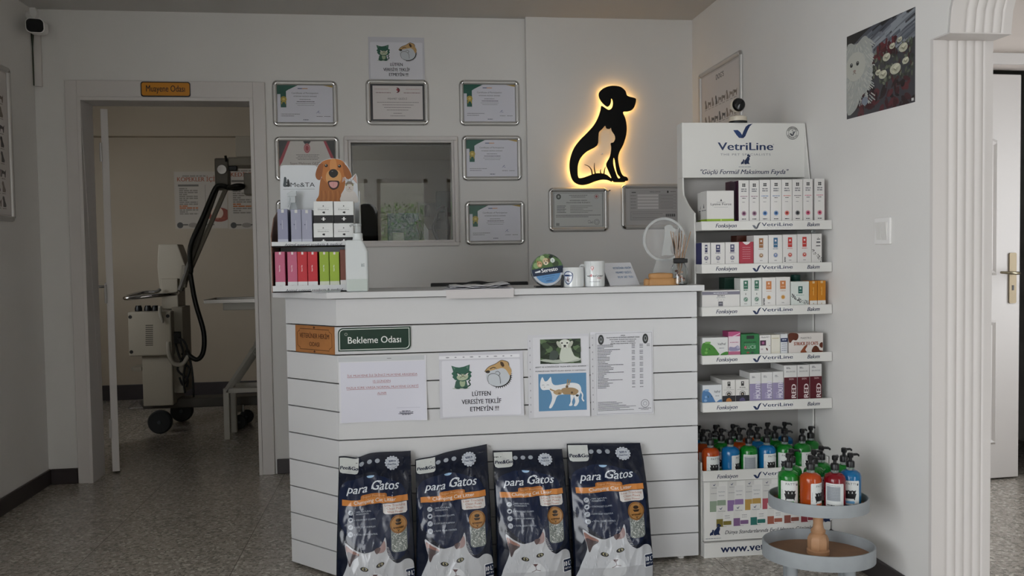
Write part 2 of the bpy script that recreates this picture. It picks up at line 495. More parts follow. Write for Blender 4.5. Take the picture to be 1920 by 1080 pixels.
# facade behind the camera: shop window and glazed entrance
FW = [(-.80, -.44, 1.0, 2.2), (-.32, .36, 1.0, 2.2), (.62, 1.2, 1.0, 2.2), (1.95, 3.5, .02, 2.35)]
wall_y('wall_front', XL - .15, XE + .15, YF - .15, YF, FW, WALL)
for i, h in enumerate(FW):
    t = .05; mb = MB()
    mb.box((h[0], YF - .11, h[2]), (h[0] + t, YF - .05, h[3])).box((h[1] - t, YF - .11, h[2]), (h[1], YF - .05, h[3]))
    mb.box((h[0], YF - .11, h[2]), (h[1], YF - .05, h[2] + t)).box((h[0], YF - .11, h[3] - t), (h[1], YF - .05, h[3]))
    if i == 3: mb.box(((h[0] + h[1]) / 2 - .04, YF - .11, h[2]), ((h[0] + h[1]) / 2 + .04, YF - .05, h[3]))
    struct(mb.build('window_%d' % (i + 2), TRIMW))
# examination room
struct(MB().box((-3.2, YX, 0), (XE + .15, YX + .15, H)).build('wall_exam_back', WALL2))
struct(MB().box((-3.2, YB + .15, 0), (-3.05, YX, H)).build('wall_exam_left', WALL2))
wall_y('wall_exam_front', -3.2, XL - .15, YB, YB + .15, [(-3.1, -2.3, 1.1, 2.0)], WALL2)  # unseen opening added here to brighten the examination room
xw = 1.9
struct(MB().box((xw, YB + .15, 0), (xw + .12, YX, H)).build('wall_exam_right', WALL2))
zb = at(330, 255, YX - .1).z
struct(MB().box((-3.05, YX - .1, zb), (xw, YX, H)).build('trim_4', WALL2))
# skirting
bh = .081
def skirt(name, a, b): struct(MB().box(a, b).build(name, BASE, bevel=.004))
skirt('baseboard_left', (XL, YF, 0), (XL + .012, YB, bh))
skirt('baseboard_back', (XL + .012, YB - .012, 0), (at(153, 890, YB).x, YB, bh))
skirt('baseboard_back_2', (at(520, 870, YB).x, YB - .012, 0), (.69, YB, bh))
skirt('baseboard_pier', (.69, YC - .012, 0), (XR - .012, YC, bh))
skirt('baseboard_right', (XR - .012, YP, 0), (XR, YC, bh))
skirt('baseboard_exam', (-3.05, YX - .015, 0), (xw, YX, at(216, 722, YX).z))
# door casing of the examination room + leaf standing open inside
cL, cR = at(136, 540, YB).x, at(507, 540, YB).x
cT = at(300, 153, YB).z
mb = MB()
mb.box((cL, YB - .014, 0), (iL - .018, YB, cT)).box((iR + .018, YB - .014, 0), (cR, YB, cT)).box((iL - .018, YB - .014, iT + .018), (iR + .018, YB, cT))
mb.box((iL - .018, YB - .02, 0), (iL, YB + .16, iT + .018)).box((iR, YB - .02, 0), (iR + .018, YB + .16, iT + .018)).box((iL, YB - .02, iT), (iR, YB + .16, iT + .018))
struct(mb.build('trim_5', TRIMW, bevel=.002))

# greenery outside the shop windows (seen only as a reflection in the inner window)
rnd = random.Random(11)
def shrub(name, label, c, r, hgt, n, cols):
    mb = MB(); c = Vector(c)
    for k in range(n):
        a, z, q = rnd.uniform(0, 6.283), rnd.uniform(.15, 1), rnd.uniform(.2, 1) ** .5
        p = c + Vector((math.cos(a) * r * q, math.sin(a) * r * q * .6, z * hgt))
        d = Vector((rnd.uniform(-1, 1), rnd.uniform(-1, 1), rnd.uniform(-.3, 1))).normalized(); e = d.cross(Vector((rnd.uniform(-1, 1), rnd.uniform(-1, 1), .3))).normalized()
        L_ = rnd.uniform(.03, .07)
        mb.add([p, p + d * L_ * .5 + e * L_ * .22, p + d * L_, p + d * L_ * .5 - e * L_ * .22], [(0, 1, 2, 3)], k % len(cols))
    o = mb.build(name, [mat(x, rough=.6) for x in cols], None, fix=False, loc=None)
    tag(o, label, 'greenery'); o['kind'] = 'stuff'
    return o
shrub('shrub_foliage', 'green shrubbery outside the shop, mirrored in the glass of the inner window', (.25, YF - 2.6, 0), 1.1, 2.0, 7000, ['#3c5a2c', '#557a3c', '#2c4423', '#6d8f4e'])
struct(MB().box((-9, YF - 9, -.12), (9, YF - .15, -.02)).build('ground_outside', mat('#8a8780', rough=.9)))
struct(MB().box((-1.2, YF - 4.6, 0), (3.4, YF - 4.2, 4.2)).build('wall_opposite', mat('#8b8880', rough=.9)))
# ------------------------------------------------------------------ DRAWINGS used in the prints
def px_art(fn, ox, oy, s):
    """small helper: returns converters from traced units to art units (y flipped)"""
    return lambda pts: [((x - ox) / s, (oy - y) / s) for x, y in pts]

def angry_cat():
    a = Art(); P = px_art(0, 195, 540, 100)
    a.ell(.8, .06, .75, .07, '#b9c0b8')
    a.line(P([(328, 522), (352, 505), (340, 482), (354, 466)]), .11, '#24463c', True)
    a.blob(P([(242, 466), (226, 500), (224, 530), (270, 533), (328, 530), (326, 500), (312, 468)]), '#3d6152')
    a.blob(P([(266, 474), (308, 474), (302, 516), (272, 516)]), '#a3b493')
    a.ell(.55, .1, .2, .09, '#2c5145'); a.ell(1.15, .1, .2, .09, '#2c5145')
    a.poly(P([(197, 343), (235, 356), (262, 360), (300, 354), (350, 338), (345, 388), (368, 402), (355, 415), (364, 436), (350, 450), (351, 461), (320, 470), (292, 478), (262, 471), (226, 463), (205, 440), (211, 425), (197, 410), (212, 393)]), '#31604f')
    a.poly(P([(208, 352), (230, 360), (222, 378)]), '#5d7f6f'); a.poly(P([(340, 348), (318, 358), (332, 376)]), '#5d7f6f')
    a.blob(P([(240, 438), (264, 418), (300, 416), (336, 428), (326, 456), (292, 468), (254, 462)]), '#b3bfa2')
    a.poly(P([(242, 404), (282, 424), (254, 430)]), '#eef0e8'); a.poly(P([(300, 424), (340, 402), (326, 428)]), '#eef0e8')
    a.ell(.66, 1.17, .035, .035, '#101512'); a.ell(1.22, 1.18, .035, .035, '#101512')
    a.line(P([(236, 400), (284, 424)]), .05, '#152d25'); a.line(P([(298, 424), (344, 398)]), .05, '#152d25')
    a.ell(.96, 1.08, .06, .035, '#9b6a60')
    a.line(P([(266, 448), (292, 434), (314, 446)]), .03, '#24332c', True)
    return a
def bulldog():
    a = Art(); P = px_art(0, 460, 530, 100)
    for k in range(15):
        t = math.radians(-100 + 9.2 * k); c, s = math.cos(t), math.sin(t)
        a.poly([(1.05 + .95 * c - .05 * s, .86 + .82 * s + .05 * c), (1.05 + .95 * c + .05 * s, .86 + .82 * s - .05 * c), (1.05 + 1.12 * c, .86 + .98 * s)], '#1a1a1a')
    a.ell(1.08, .86, .97, .84, '#23221f', n=28)
    a.ell(1.02, .85, .93, .76, '#c7ccd2', n=28)
    a.blob(P([(458, 404), (476, 380), (500, 362), (545, 344), (585, 320), (612, 322), (641, 335), (648, 362), (668, 400), (655, 440), (630, 400), (600, 380), (560, 386), (510, 396)]), '#c4a06c')
    a.line(P([(458, 404), (476, 380), (500, 362), (545, 344), (585, 320), (612, 322), (641, 335), (648, 362)]), .04, '#2b241c', True)
    a.blob(P([(582, 330), (602, 336), (612, 362), (598, 370), (584, 352)]), '#4c3826')
    a.line(P([(500, 384), (528, 372), (552, 384)]), .06, '#241d17', True)
    a.ell(.86, 1.47, .05, .03, '#f3f1e8'); a.ell(.87, 1.47, .022, .026, '#111111')
    a.blob(P([(468, 398), (492, 394), (500, 408), (484, 416), (466, 410)]), '#3a3128')
    a.line(P([(484, 440), (500, 424), (530, 420), (556, 430), (576, 452), (580, 500)]), .035, '#2a2a2a', True)
    a.line(P([(484, 440), (482, 470), (492, 500)]), .03, '#3a3a3a', True)
    a.line(P([(540, 412), (560, 404), (578, 420), (566, 438)]), .035, '#2a2a2a', True)
    return a
DOG_OUT = [(510, 195), (514, 172), (538, 150), (570, 138), (600, 135), (640, 142), (668, 166), (680, 195), (724, 208), (731, 222), (722, 258), (705, 280), (680, 288), (654, 292), (668, 330), (676, 380), (672, 430), (655, 485), (634, 525), (625, 560), (629, 600), (641, 645), (655, 668), (676, 676), (684, 690), (680, 698), (668, 699), (662, 706), (630, 707), (600, 706), (592, 698), (586, 704), (565, 695), (530, 692), (490, 702), (450, 717), (410, 724), (375, 714), (352, 690), (340, 650), (336, 600), (345, 550), (366, 500), (400, 455), (440, 415), (480, 370), (505, 325), (520, 280), (526, 254), (550, 268), (570, 278), (588, 266), (594, 240), (590, 218), (584, 212), (583, 232), (574, 252), (560, 260), (540, 246), (520, 222)]
CAT_HOLE = [(548, 372), (556, 388), (574, 391), (582, 384), (588, 404), (604, 428), (607, 450), (597, 470), (581, 476), (584, 505), (576, 555), (554, 598), (564, 632), (577, 662), (583, 682), (560, 664), (530, 654), (490, 654), (450, 668), (410, 681), (390, 678), (385, 640), (388, 600), (405, 560), (440, 525), (500, 490), (508, 440), (512, 410), (530, 392)]
LEG_HOLE = [(598, 562), (605, 578), (613, 630), (622, 660), (637, 678), (624, 682), (607, 640), (596, 598)]
def dog_cat_logo(col='#13294f'):
    a = Art(); s = 400.0
    a.poly([((x - 336) / s, (724 - y) / s) for x, y in DOG_OUT], col)
    c = [((x - 385) / s - .50, (682 - y) / s) for x, y in CAT_HOLE]
    a.poly(c, col)
    return a
def vetri_check(a, x, y, h, col='#16305c', col2=None):
    """tick drawn like a V with a long curling right arm; origin at its foot"""
    s = h / 85.0
    c2 = col2 or col
    a.poly([(x + (p - 466) * s, y + (575 - q) * s) for p, q in ((412, 528), (440, 527), (456, 540), (474, 568), (470, 574), (448, 573), (432, 556))], col)
    a.poly([(x + (p - 466) * s, y + (575 - q) * s) for p, q in ((458, 574), (474, 535), (488, 508), (505, 495), (531, 490), (514, 505), (500, 530), (486, 562), (474, 574))], c2)
NAVY = '#14284f'
def vetri_word(a, x, y, h, col=NAVY, al='l', tag_=True, wd=None):
    a.text('VetriLine', x, y, h, col, al=al, bold=.025, wd=wd)

# ------------------------------------------------------------------ HANGING THINGS: aluminium snap frames
def fy(x0, Y, z0): return lambda u, v, h: Vector((x0 + u, Y - h, z0 + v))
def fxr(y0, z0, X=None): return lambda u, v, h: Vector(((XR if X is None else X) - h, y0 - u, z0 + v))
def fxl(y0, z0): return lambda u, v, h: Vector((XL + h, y0 + u, z0 + v))

def snap_frame(name, label, cat, F, wd, ht, art, b=.025, group=None, tilt=0.0, coat=.6):
    c, s_ = math.cos(tilt), math.sin(tilt)
    def G(u, v, h):
        du, dv = u - wd / 2, v - ht / 2
        return F(wd / 2 + du * c - dv * s_, ht / 2 + du * s_ + dv * c, h)
    base = F(wd / 2, 0, 0)
    root = thing(name, label, cat, base, 0, group)
    L = lambda u, v, h: G(u, v, h) - base
    n = 8
    sec = [(0, .001)] + [(b * (1 - math.cos(math.pi * k / n)) / 2, .004 + .011 * math.sin(math.pi * k / n)) for k in range(n + 1)] + [(b, .001)]
    mb = MB()
    def bar(p, q, inward):
        vs = []
        for e in (p, q):
            for i, h in sec: vs.append(L(e[0] + inward[0] * i, e[1] + inward[1] * i, h))
        m = len(sec); mb.add(vs, [(k, k + 1, m + k + 1, m + k) for k in range(m - 1)] + [tuple(range(m)), tuple(range(m, 2 * m))])
    bar((b, 0), (wd - b, 0), (0, 1)); bar((b, ht), (wd - b, ht), (0, -1)); bar((0, b), (0, ht - b), (1, 0)); bar((wd, b), (wd, ht - b), (-1, 0))
    mb.build('frame', ALU, root, smooth=True)
    for cx_, cy_, a0 in ((b, b, 180), (wd - b, b, 270), (wd - b, ht - b, 0), (b, ht - b, 90)):
        vs = []; m = len(sec); q = MB()
        for j in range(7):
            a = math.radians(a0 + 15 * j)
            for i, h in sec: vs.append(L(cx_ + (b - i) * math.cos(a), cy_ + (b - i) * math.sin(a), h * 1.08))
        q.add(vs, [(j * m + k, j * m + k + 1, (j + 1) * m + k + 1, (j + 1) * m + k) for j in range(6) for k in range(m - 1)])
        q.build('corner_cap', CHROME, root, smooth=True)['label'] = 'shiny chrome rounded corner'
    a = Art(); a.rect(b * .8, b * .8, wd - b * .8, ht - b * .8, '#d5d5da')
    a.sub(art, b, b, 1.0)
    a.build('document', root, lambda u, v, h: L(u, v, h + .002), coat=coat)
    return root

def cert_green(w_, h_, seed=1):
    a = Art(); G_ = '#1c5a4c'; T = '#5a5c62'
    a.rect(0, 0, w_, h_, '#d8d8e2')
    a.poly([(0, h_), (w_ * .37, h_), (w_ * .20, h_ * .88), (w_ * .16, h_ * .84), (w_ * .16, h_ * .40), (w_ * .06, h_ * .40), (w_ * .06, h_ * .76), (0, h_ * .76)], G_)
    a.poly([(w_ * .83, h_), (w_, h_), (w_, h_ * .95)], '#b89a4c')
    for k in range(12):
        t = 2 * math.pi * k / 12; a.ell(w_ * .115 + .0125 * math.cos(t), h_ * .62 + .0125 * math.sin(t), .004, .004, '#b4a045', n=8)
    a.ell(w_ * .115, h_ * .62, .0145, .0145, '#b9a54a'); a.ring(w_ * .115, h_ * .62, .009, .0105, '#8d7d35'); a.ell(w_ * .115, h_ * .62, .007, .007, '#d3c272')
    a.poly([(w_ * .07, h_ * .54), (w_ * .10, h_ * .56), (w_ * .08, h_ * .47)], '#b9a54a'); a.poly([(w_ * .16, h_ * .54), (w_ * .13, h_ * .56), (w_ * .15, h_ * .47)], '#b9a54a')
    a.rect(w_ * .37, h_ * .905, w_ * .45, h_ * .925, '#2c4a7a'); a.rect(w_ * .45, h_ * .905, w_ * .55, h_ * .925, '#c58a5a')
    a.text('Certificate of Participation', w_ * .5, h_ * .77, .0125, T, wd=w_ * .48)
    a.text('VETERİNER HEKİMLİK SEMİNERİ', w_ * .5, h_ * .69, .0075, '#4a4c52', wd=w_ * .42, bold=.01)
    a.greek(w_ * .40, w_ * .60, h_ * .61, .0030, '#83858c', seed); a.greek(w_ * .35, w_ * .67, h_ * .55, .0032, '#5c5e66', seed + 1)
    a.greek(w_ * .33, w_ * .68, h_ * .50, .0022, '#8f9198', seed + 2); a.greek(w_ * .36, w_ * .66, h_ * .455, .0022, '#8f9198', seed + 3)
    for k in range(2): a.greek(w_ * .06, w_ * .40 - .03 * k, h_ * (.21 - .05 * k), .0026, '#6f7178', seed + 4 + k)
    a.line([(w_ * .70, h_ * .24), (w_ * .72, h_ * .28), (w_ * .75, h_ * .31), (w_ * .73, h_ * .26), (w_ * .77, h_ * .25)], .0014, '#3a4a8a', True)
    a.greek(w_ * .70, w_ * .81, h_ * .15, .0026, '#6f7178', seed + 7); a.greek(w_ * .84, w_ * .95, h_ * .15, .0026, '#6f7178', seed + 8)
    a.greek(w_ * .46, w_ * .56, h_ * .055, .0032, '#3d4a60', seed + 9)
    return a
def cert_name(w_, h_):
    a = Art(); a.rect(-.001, -.001, w_ + .001, h_ + .001, '#2f2f35'); a.rect(.012, .008, w_ - .008, h_ - .008, '#d9d3d2')
    a.ell(w_ * .5, h_ * .84, .014, .014, '#6b1f2a'); a.ell(w_ * .475, h_ * .84, .0115, .0125, '#d9d3d2'); a.ell(w_ * .505, h_ * .85, .006, .006, '#a03a44')
    a.greek(w_ * .08, w_ * .34, h_ * .86, .0025, '#c29a98', 3); a.greek(w_ * .66, w_ * .92, h_ * .86, .0025, '#c29a98', 4)
    a.greek(w_ * .10, w_ * .38, h_ * .76, .0032, '#8c6c6e', 5); a.greek(w_ * .62, w_ * .93, h_ * .76, .0032, '#8c6c6e', 6)
    a.text('MEHMET GEZİCİ', w_ * .5, h_ * .58, .0135, '#6a6163', wd=w_ * .36)
    for k, (q0, q1) in enumerate(((.12, .9), (.22, .8), (.25, .75), (.3, .7))): a.greek(w_ * q0, w_ * q1, h_ * (.50 - .07 * k), .0026, '#857d80', 7 + k)
    a.greek(w_ * .42, w_ * .58, h_ * .20, .0028, '#857d80', 12); a.greek(w_ * .36, w_ * .64, h_ * .13, .0024, '#857d80', 13)
    return a
def cert_red(w_, h_):
    a = Art(); a.rect(0, 0, w_, h_, '#c9c4bf')
    for sgn in (0, 1):
        X = (lambda q: q * w_) if not sgn else (lambda q: w_ - q * w_)
        a.poly([(X(0), h_), (X(.2), h_), (X(.04), h_ * .42), (X(0), h_ * .3)], '#1b1a1b')
        a.poly([(X(.155), h_), (X(.20), h_), (X(.05), h_ * .42), (X(.0), h_ * .28), (X(0), h_ * .46)], '#a02a3c')
    a.poly([(w_ * .43, h_), (w_ * .57, h_), (w_ * .53, h_ * .9), (w_ * .47, h_ * .9)], '#1b1a1b')
    a.ell(w_ * .5, h_ * .80, .017, .026, '#c08084'); a.ring(w_ * .5, h_ * .80, .0125, .015, '#9a2030', ry=1.5); a.ell(w_ * .5, h_ * .80, .0085, .014, '#9a2030')
    for k in range(4): a.greek(w_ * (.3 + .03 * (k % 2)), w_ * (.72 - .03 * (k % 2)), h_ * (.61 - .045 * k), .003, '#6d6866', k)
    a.text('Sayın Mehmet GEZİCİ', w_ * .5, h_ * .34, .018, '#6a5a58', wd=w_ * .62)
    for k in range(4): a.greek(w_ * .15, w_ * .85, h_ * (.27 - .05 * k), .003, '#7a7573', 20 + k)
    return a
def cert_dotted(w_, h_):
    a = Art(); a.rect(0, 0, w_, h_, '#c9cbc9')
    n = 34
    for k in range(n):
        v = .006 + (h_ - .012) * k / (n - 1)
        a.ell(.006, v, .0022, .0022, '#2b2b2b', n=6); a.ell(w_ - .006, v, .0022, .0022, '#2b2b2b', n=6)
    a.line([(.006, h_ - .006), (w_ - .006, h_ - .006)], .0016, '#444444'); a.line([(.006, .006), (w_ - .006, .006)], .0016, '#444444')
    a.ell(w_ * .115, h_ * .87, .0135, .0145, '#232a27'); a.ring(w_ * .115, h_ * .87, .007, .009, '#a8b0aa'); a.ell(w_ * .115, h_ * .87, .004, .005, '#c9cbc9')
    a.ring(w_ * .86, h_ * .87, .011, .0135, '#b08a8a'); a.ell(w_ * .86, h_ * .87, .006, .007, '#b66a6c')
    a.greek(w_ * .32, w_ * .68, h_ * .90, .003, '#6a6c6a', 1); a.greek(w_ * .36, w_ * .64, h_ * .85, .003, '#6a6c6a', 2)
    a.text('VETERİNER HEKİM', w_ * .5, h_ * .745, .0085, '#3b3d3b', bold=.02, wd=w_ * .34)
    a.text('MUAYENEHANE RUHSATI', w_ * .5, h_ * .685, .0085, '#3b3d3b', bold=.02, wd=w_ * .46)
    for k in range(5):
        a.greek(w_ * .08, w_ * (.26 - .02 * (k % 2)), h_ * (.60 - .045 * k), .0028, '#4a4c4a', 3 + k)
        a.greek(w_ * .34, w_ * (.78 - .09 * (k % 3)), h_ * (.60 - .045 * k), .0024, '#6a6c6a', 13 + k)
    a.greek(w_ * .06, w_ * .94, h_ * .34, .0028, '#4a4c4a', 30); a.greek(w_ * .06, w_ * .7, h_ * .295, .0028, '#4a4c4a', 31)
    a.ring(w_ * .86, h_ * .15, .0135, .0155, '#77797a'); a.ring(w_ * .86, h_ * .15, .007, .009, '#8a8c8d')
    a.line([(w_ * .68, h_ * .17), (w_ * .72, h_ * .2), (w_ * .75, h_ * .14), (w_ * .79, h_ * .18)], .0014, '#55585a', True); a.greek(w_ * .69, w_ * .8, h_ * .12, .0022, '#55585a', 33)
    a.rect(w_ * .06, h_ * .05, w_ * .125, h_ * .13, '#8f918f')
    return a
def cert_form(w_, h_):
    a = Art(); a.rect(0, 0, w_, h_, '#b9b7b6'); a.rect(w_ * .08, h_ * .12, w_ * .97, h_ * .97, '#b0aead')
    a.text('VERGİ LEVHASI', w_ * .56, h_ * .895, .0068, '#3a3838', wd=w_ * .2, bold=.01); a.rect(w_ * .12, h_ * .88, w_ * .2, h_ * .91, '#6b6968')
    a.ell(w_ * .80, h_ * .905, .005, .007, '#3a3838', n=8); a.greek(w_ * .85, w_ * .95, h_ * .9, .003, '#6b6968', 2)
    for k in range(5):
        v = h_ * (.80 - .085 * k)
        a.greek(w_ * .10, w_ * .20, v, .0025, '#6f6d6c', k); a.rect(w_ * .23, v - .004, w_ * .62, v + .008, '#d2d0cf'); a.frame_rect(w_ * .64, v - .004, w_ * .96, v + .008, .0012, '#7a7877'); a.greek(w_ * .66, w_ * .9, v, .0022, '#7f7d7c', 9 + k)
    a.frame_rect(w_ * .10, h_ * .14, w_ * .96, h_ * .36, .0013, '#7a7877'); a.line([(w_ * .10, h_ * .25), (w_ * .96, h_ * .25)], .001, '#8a8887')
    a.greek(w_ * .13, w_ * .7, h_ * .3, .0024, '#7f7d7c', 20); a.greek(w_ * .13, w_ * .6, h_ * .19, .0024, '#7f7d7c', 21)
    for k in range(14): a.rect(w_ * (.76 + .013 * k), h_ * .22, w_ * (.766 + .013 * k + .004 * (k % 3 == 0)), h_ * .30, '#222222')
    return a

def px_frame(name, label, p, Y, fn, group=None, cat='framed certificate', **kw):
    """p = left, top, right, bottom in the photograph, hung on the wall plane Y"""
    a, b = at(p[0], (p[1] + p[3]) / 2, Y), at(p[2], (p[1] + p[3]) / 2, Y)
    zt, zb_ = at((p[0] + p[2]) / 2, p[1], Y).z, at((p[0] + p[2]) / 2, p[3], Y).z
    wd_, ht_ = b.x - a.x, zt - zb_
    return snap_frame(name, label, cat, fy(a.x, Y, zb_), wd_, ht_, fn(wd_ - .05, ht_ - .05), group=group, **kw)
gc = 'framed participation certificates with green ribbon corner'
px_frame('framed_certificate', 'green cornered participation certificate in silver frame, nearest the exam room doorway', (511, 151.5, 633, 238), YB, lambda w_, h_: cert_green(w_, h_, 1), gc)
px_frame('framed_certificate', 'silver framed certificate with a dark border and crescent emblem under the paper notice', (686, 149.5, 804, 235.5), YB, cert_name)
px_frame('framed_certificate', 'green cornered participation certificate in silver frame, upper of the three right of the inner window', (861, 150.5, 974, 236.5), YB, lambda w_, h_: cert_green(w_, h_, 2), gc)
px_frame('framed_certificate', 'silver framed diploma with black and red ribbons behind the pet display stand', (515, 256, 637, 340), YB, cert_red)
px_frame('framed_certificate', 'green cornered participation certificate in silver frame, middle of the three right of the inner window', (866, 254, 978, 339.5), YB, lambda w_, h_: cert_green(w_, h_, 3), gc)
px_frame('framed_certificate', 'green cornered participation certificate in silver frame, lowest of the three right of the inner window', (872, 376.5, 984, 459.5), YB, lambda w_, h_: cert_green(w_, h_, 4), gc)
px_frame('framed_certificate', 'silver framed certificate almost wholly hidden behind the pet display stand', (518, 374, 640, 458), YB, lambda w_, h_: cert_green(w_, h_, 5))
px_frame('framed_licence', 'silver framed licence with dotted black border and round stamp, under the lit dog sign', (1028, 351.5, 1140, 435), YC, cert_dotted, cat='framed licence')
px_frame('framed_licence', 'silver framed grey tax form partly hidden by the white product stand', (1164, 345, 1280, 430), YC, cert_form, cat='framed licence')

# breed posters in wide frames on the side walls
def breeds(w_, h_, title, seed, rows, cols):
    a = Art(); a.rect(0, 0, w_, h_, '#cfc9c6'); a.frame_rect(.004, .004, w_ - .004, h_ - .004, .0015, '#8b8683')
    if title: a.text(title, w_ * .5, h_ * .93, h_ * .05, '#3a3634', bold=.02)
    rnd = random.Random(seed)
    for r in range(rows):
        for c in range(cols):
            x = w_ * (.08 + .84 * (c + .5) / cols); y = h_ * (.06 + .82 * (rows - 1 - r) / rows); s = w_ / cols * .42; k = rnd.choice(['#4a4542', '#6a5d52', '#332f2e', '#7c7068'])
            if rnd.random() < .5: a.poly([(x - s, y), (x - s * .8, y + s * .9), (x - s * .9, y + s * 1.3), (x - s * .4, y + s * 1.2), (x + s * .6, y + s), (x + s, y + s * 1.4), (x + s * .8, y), (x + s * .5, y), (x + s * .4, y + s * .55), (x - s * .4, y + s * .6), (x - s * .6, y)], k)
            else: a.poly([(x - s * .5, y), (x - s * .45, y + s), (x - s * .7, y + s * 1.5), (x - s * .5, y + s * 1.9), (x, y + s * 1.8), (x + s * .3, y + s), (x + s * .7, y + s * .4), (x + s * .6, y)], k)
            a.greek(x - s * .7, x + s * .7, y - s * .35, s * .16, '#8d8682', c + r * 9)
    return a
p0, p1 = atx(1313, 140, XR), atx(1393, 97, XR)
hz = p0.z - 1.30
snap_frame('breed_poster', 'framed poster of dog breeds on the right wall behind the product stand', 'framed poster', fxr(p0.y, 1.32), p0.y - p1.y, p0.z - 1.32, breeds(p0.y - p1.y - .05, p0.z - 1.32 - .05, "DOG'S", 3, 7, 9), b=.025)
q1, q0 = atx(21, 300, XL), atx(35, 416, XL)
lt = atx(18, 130, XL).z; lb = atx(36, 417, XL).z
snap_frame('breed_poster', 'framed animal chart on the left wall cut by the edge of the photo', 'framed poster', fxl(q1.y - .56, lb), .56 + .002, lt - lb, breeds(.51, lt - lb - .05, '', 5, 8, 8), b=.025)

# unframed photo poster: white cat beside roses
def cat_poster(w_, h_):
    a = Art((0, 0, w_, h_)); a.rect(0, 0, w_, h_, '#3a3b41'); rnd = random.Random(4)
    a.poly([(0, h_), (w_, h_), (w_, h_ * .93), (w_ * .5, h_ * .9), (0, h_ * .88)], '#17171a')
    for k in range(70):
        x, y = w_ * rnd.uniform(.3, 1.0), h_ * rnd.uniform(.66, .93); L_ = w_ * rnd.uniform(.06, .2)
        a.line([(x - L_, y - L_ * .25), (x, y + L_ * .1), (x + L_, y + L_ * .35)], w_ * rnd.uniform(.008, .035), rnd.choice(['#6e737b', '#7a7f88', '#5a5f69', '#8d939a', '#4c505a']), True)
    for k in range(70): a.ell(w_ * rnd.uniform(.2, 1.0), h_ * rnd.uniform(.0, .3), w_ * rnd.uniform(.025, .06), h_ * rnd.uniform(.015, .04), rnd.choice(['#3d1820', '#28141a', '#55222b', '#1d1418']), rnd.uniform(0, 3))
    a.blob([(0, .10 * h_), (0, h_ * .80), (w_ * .06, h_ * .90), (w_ * .16, h_ * .86), (w_ * .30, h_ * .92), (w_ * .40, h_ * .78), (w_ * .42, h_ * .5), (w_ * .36, h_ * .3), (w_ * .24, h_ * .22), (w_ * .14, h_ * .08)], '#a7aaa5')
    for k in range(330):
        x, y = w_ * rnd.uniform(.0, .40), h_ * rnd.uniform(.14, .88); d_ = (x / w_ - .17) * .12 * w_
        a.line([(x, y), (x + d_, y - h_ * .02), (x + d_ * 2.2, y - h_ * .045)], w_ * .010, rnd.choice(['#b1b4ae', '#9da1a0', '#bcbdb6', '#a7aaa8', '#b6b8b2']))
    a.ell(w_ * .15, h_ * .60, w_ * .16, h_ * .17, '#babbb2')
    for ex in (.085, .185): a.ell(w_ * ex, h_ * .63, w_ * .023, h_ * .026, '#141414'); a.ell(w_ * ex + .002, h_ * .64, w_ * .006, h_ * .006, '#c9c9c9')
    a.ell(w_ * .135, h_ * .55, w_ * .022, h_ * .016, '#97847d'); a.line([(w_ * .11, h_ * .515), (w_ * .135, h_ * .53), (w_ * .16, h_ * .515)], .003, '#82766f', True)
    for k in range(150): a.ell(w_ * rnd.uniform(.42, .97), h_ * rnd.uniform(.30, .72), w_ * .022, h_ * .016, rnd.choice(['#3c4238', '#525a4b', '#2c312b', '#6a6f5e', '#3f2327']), rnd.uniform(0, 3), n=9)
    for k in range(34): a.ell(w_ * rnd.uniform(.45, .75), h_ * rnd.uniform(.60, .76), w_ * .034, h_ * .022, rnd.choice(['#4a161d', '#641f28', '#35131a', '#571a24']), rnd.uniform(0, 3), n=10)
    for x, y, s in ((.62, .58, .055), (.85, .62, .06), (.57, .40, .06), (.74, .42, .075), (.70, .68, .04), (.50, .44, .04), (.88, .47, .045), (.80, .72, .035)):
        a.ell(w_ * x, h_ * y, w_ * s, h_ * s * .8, '#b9b8a4'); a.ell(w_ * x + .004, h_ * y + .002, w_ * s * .65, h_ * s * .5, '#cfcdb8', .5); [a.line([(w_ * (x - s * f), h_ * (y + s * g)), (w_ * (x + s * g), h_ * (y - s * f * .6)), (w_ * (x + s * f), h_ * (y + s * f * .4))], .0026, cc_, True) for f, g, cc_ in ((.7, .1, '#a3a28e'), (.5, .15, '#8d8c78'), (.28, .1, '#7f7d69'))]
    a.ell(w_ * .30, h_ * .16, w_ * .05, h_ * .05, '#7f8794'); a.rect(w_ * .955, h_ * .02, w_ * .985, h_ * .05, '#c9c9c6')
    return a
a0, a1, a2, a3 = atx(1588, 70, XR), atx(1716.5, 12, XR), atx(1588, 224, XR), atx(1716.5, 191, XR)
pw = a0.y - a1.y; ph = ((a0.z - a2.z) + (a1.z - a3.z)) / 2; z0 = a2.z; sl = (a3.z - a2.z) / pw
base = Vector((XR, a0.y - pw / 2, z0))
F = lambda u, v, h: Vector((XR - .0006 - h, a0.y - u, z0 + v + sl * u)) - base
cp = MB().prism([(0, 0), (pw, 0), (pw, ph), (0, ph)], lambda u, v, d: F(u, v, -d), .0006).build('cat_poster', mat('#8d8d8d'), None, loc=base)
tag(cp, 'glossy photo poster of a white cat beside white and red roses on the right wall', 'poster')
cat_poster(pw, ph).build('print', cp, F, dz=.00003, rough=.35, coat=.3)

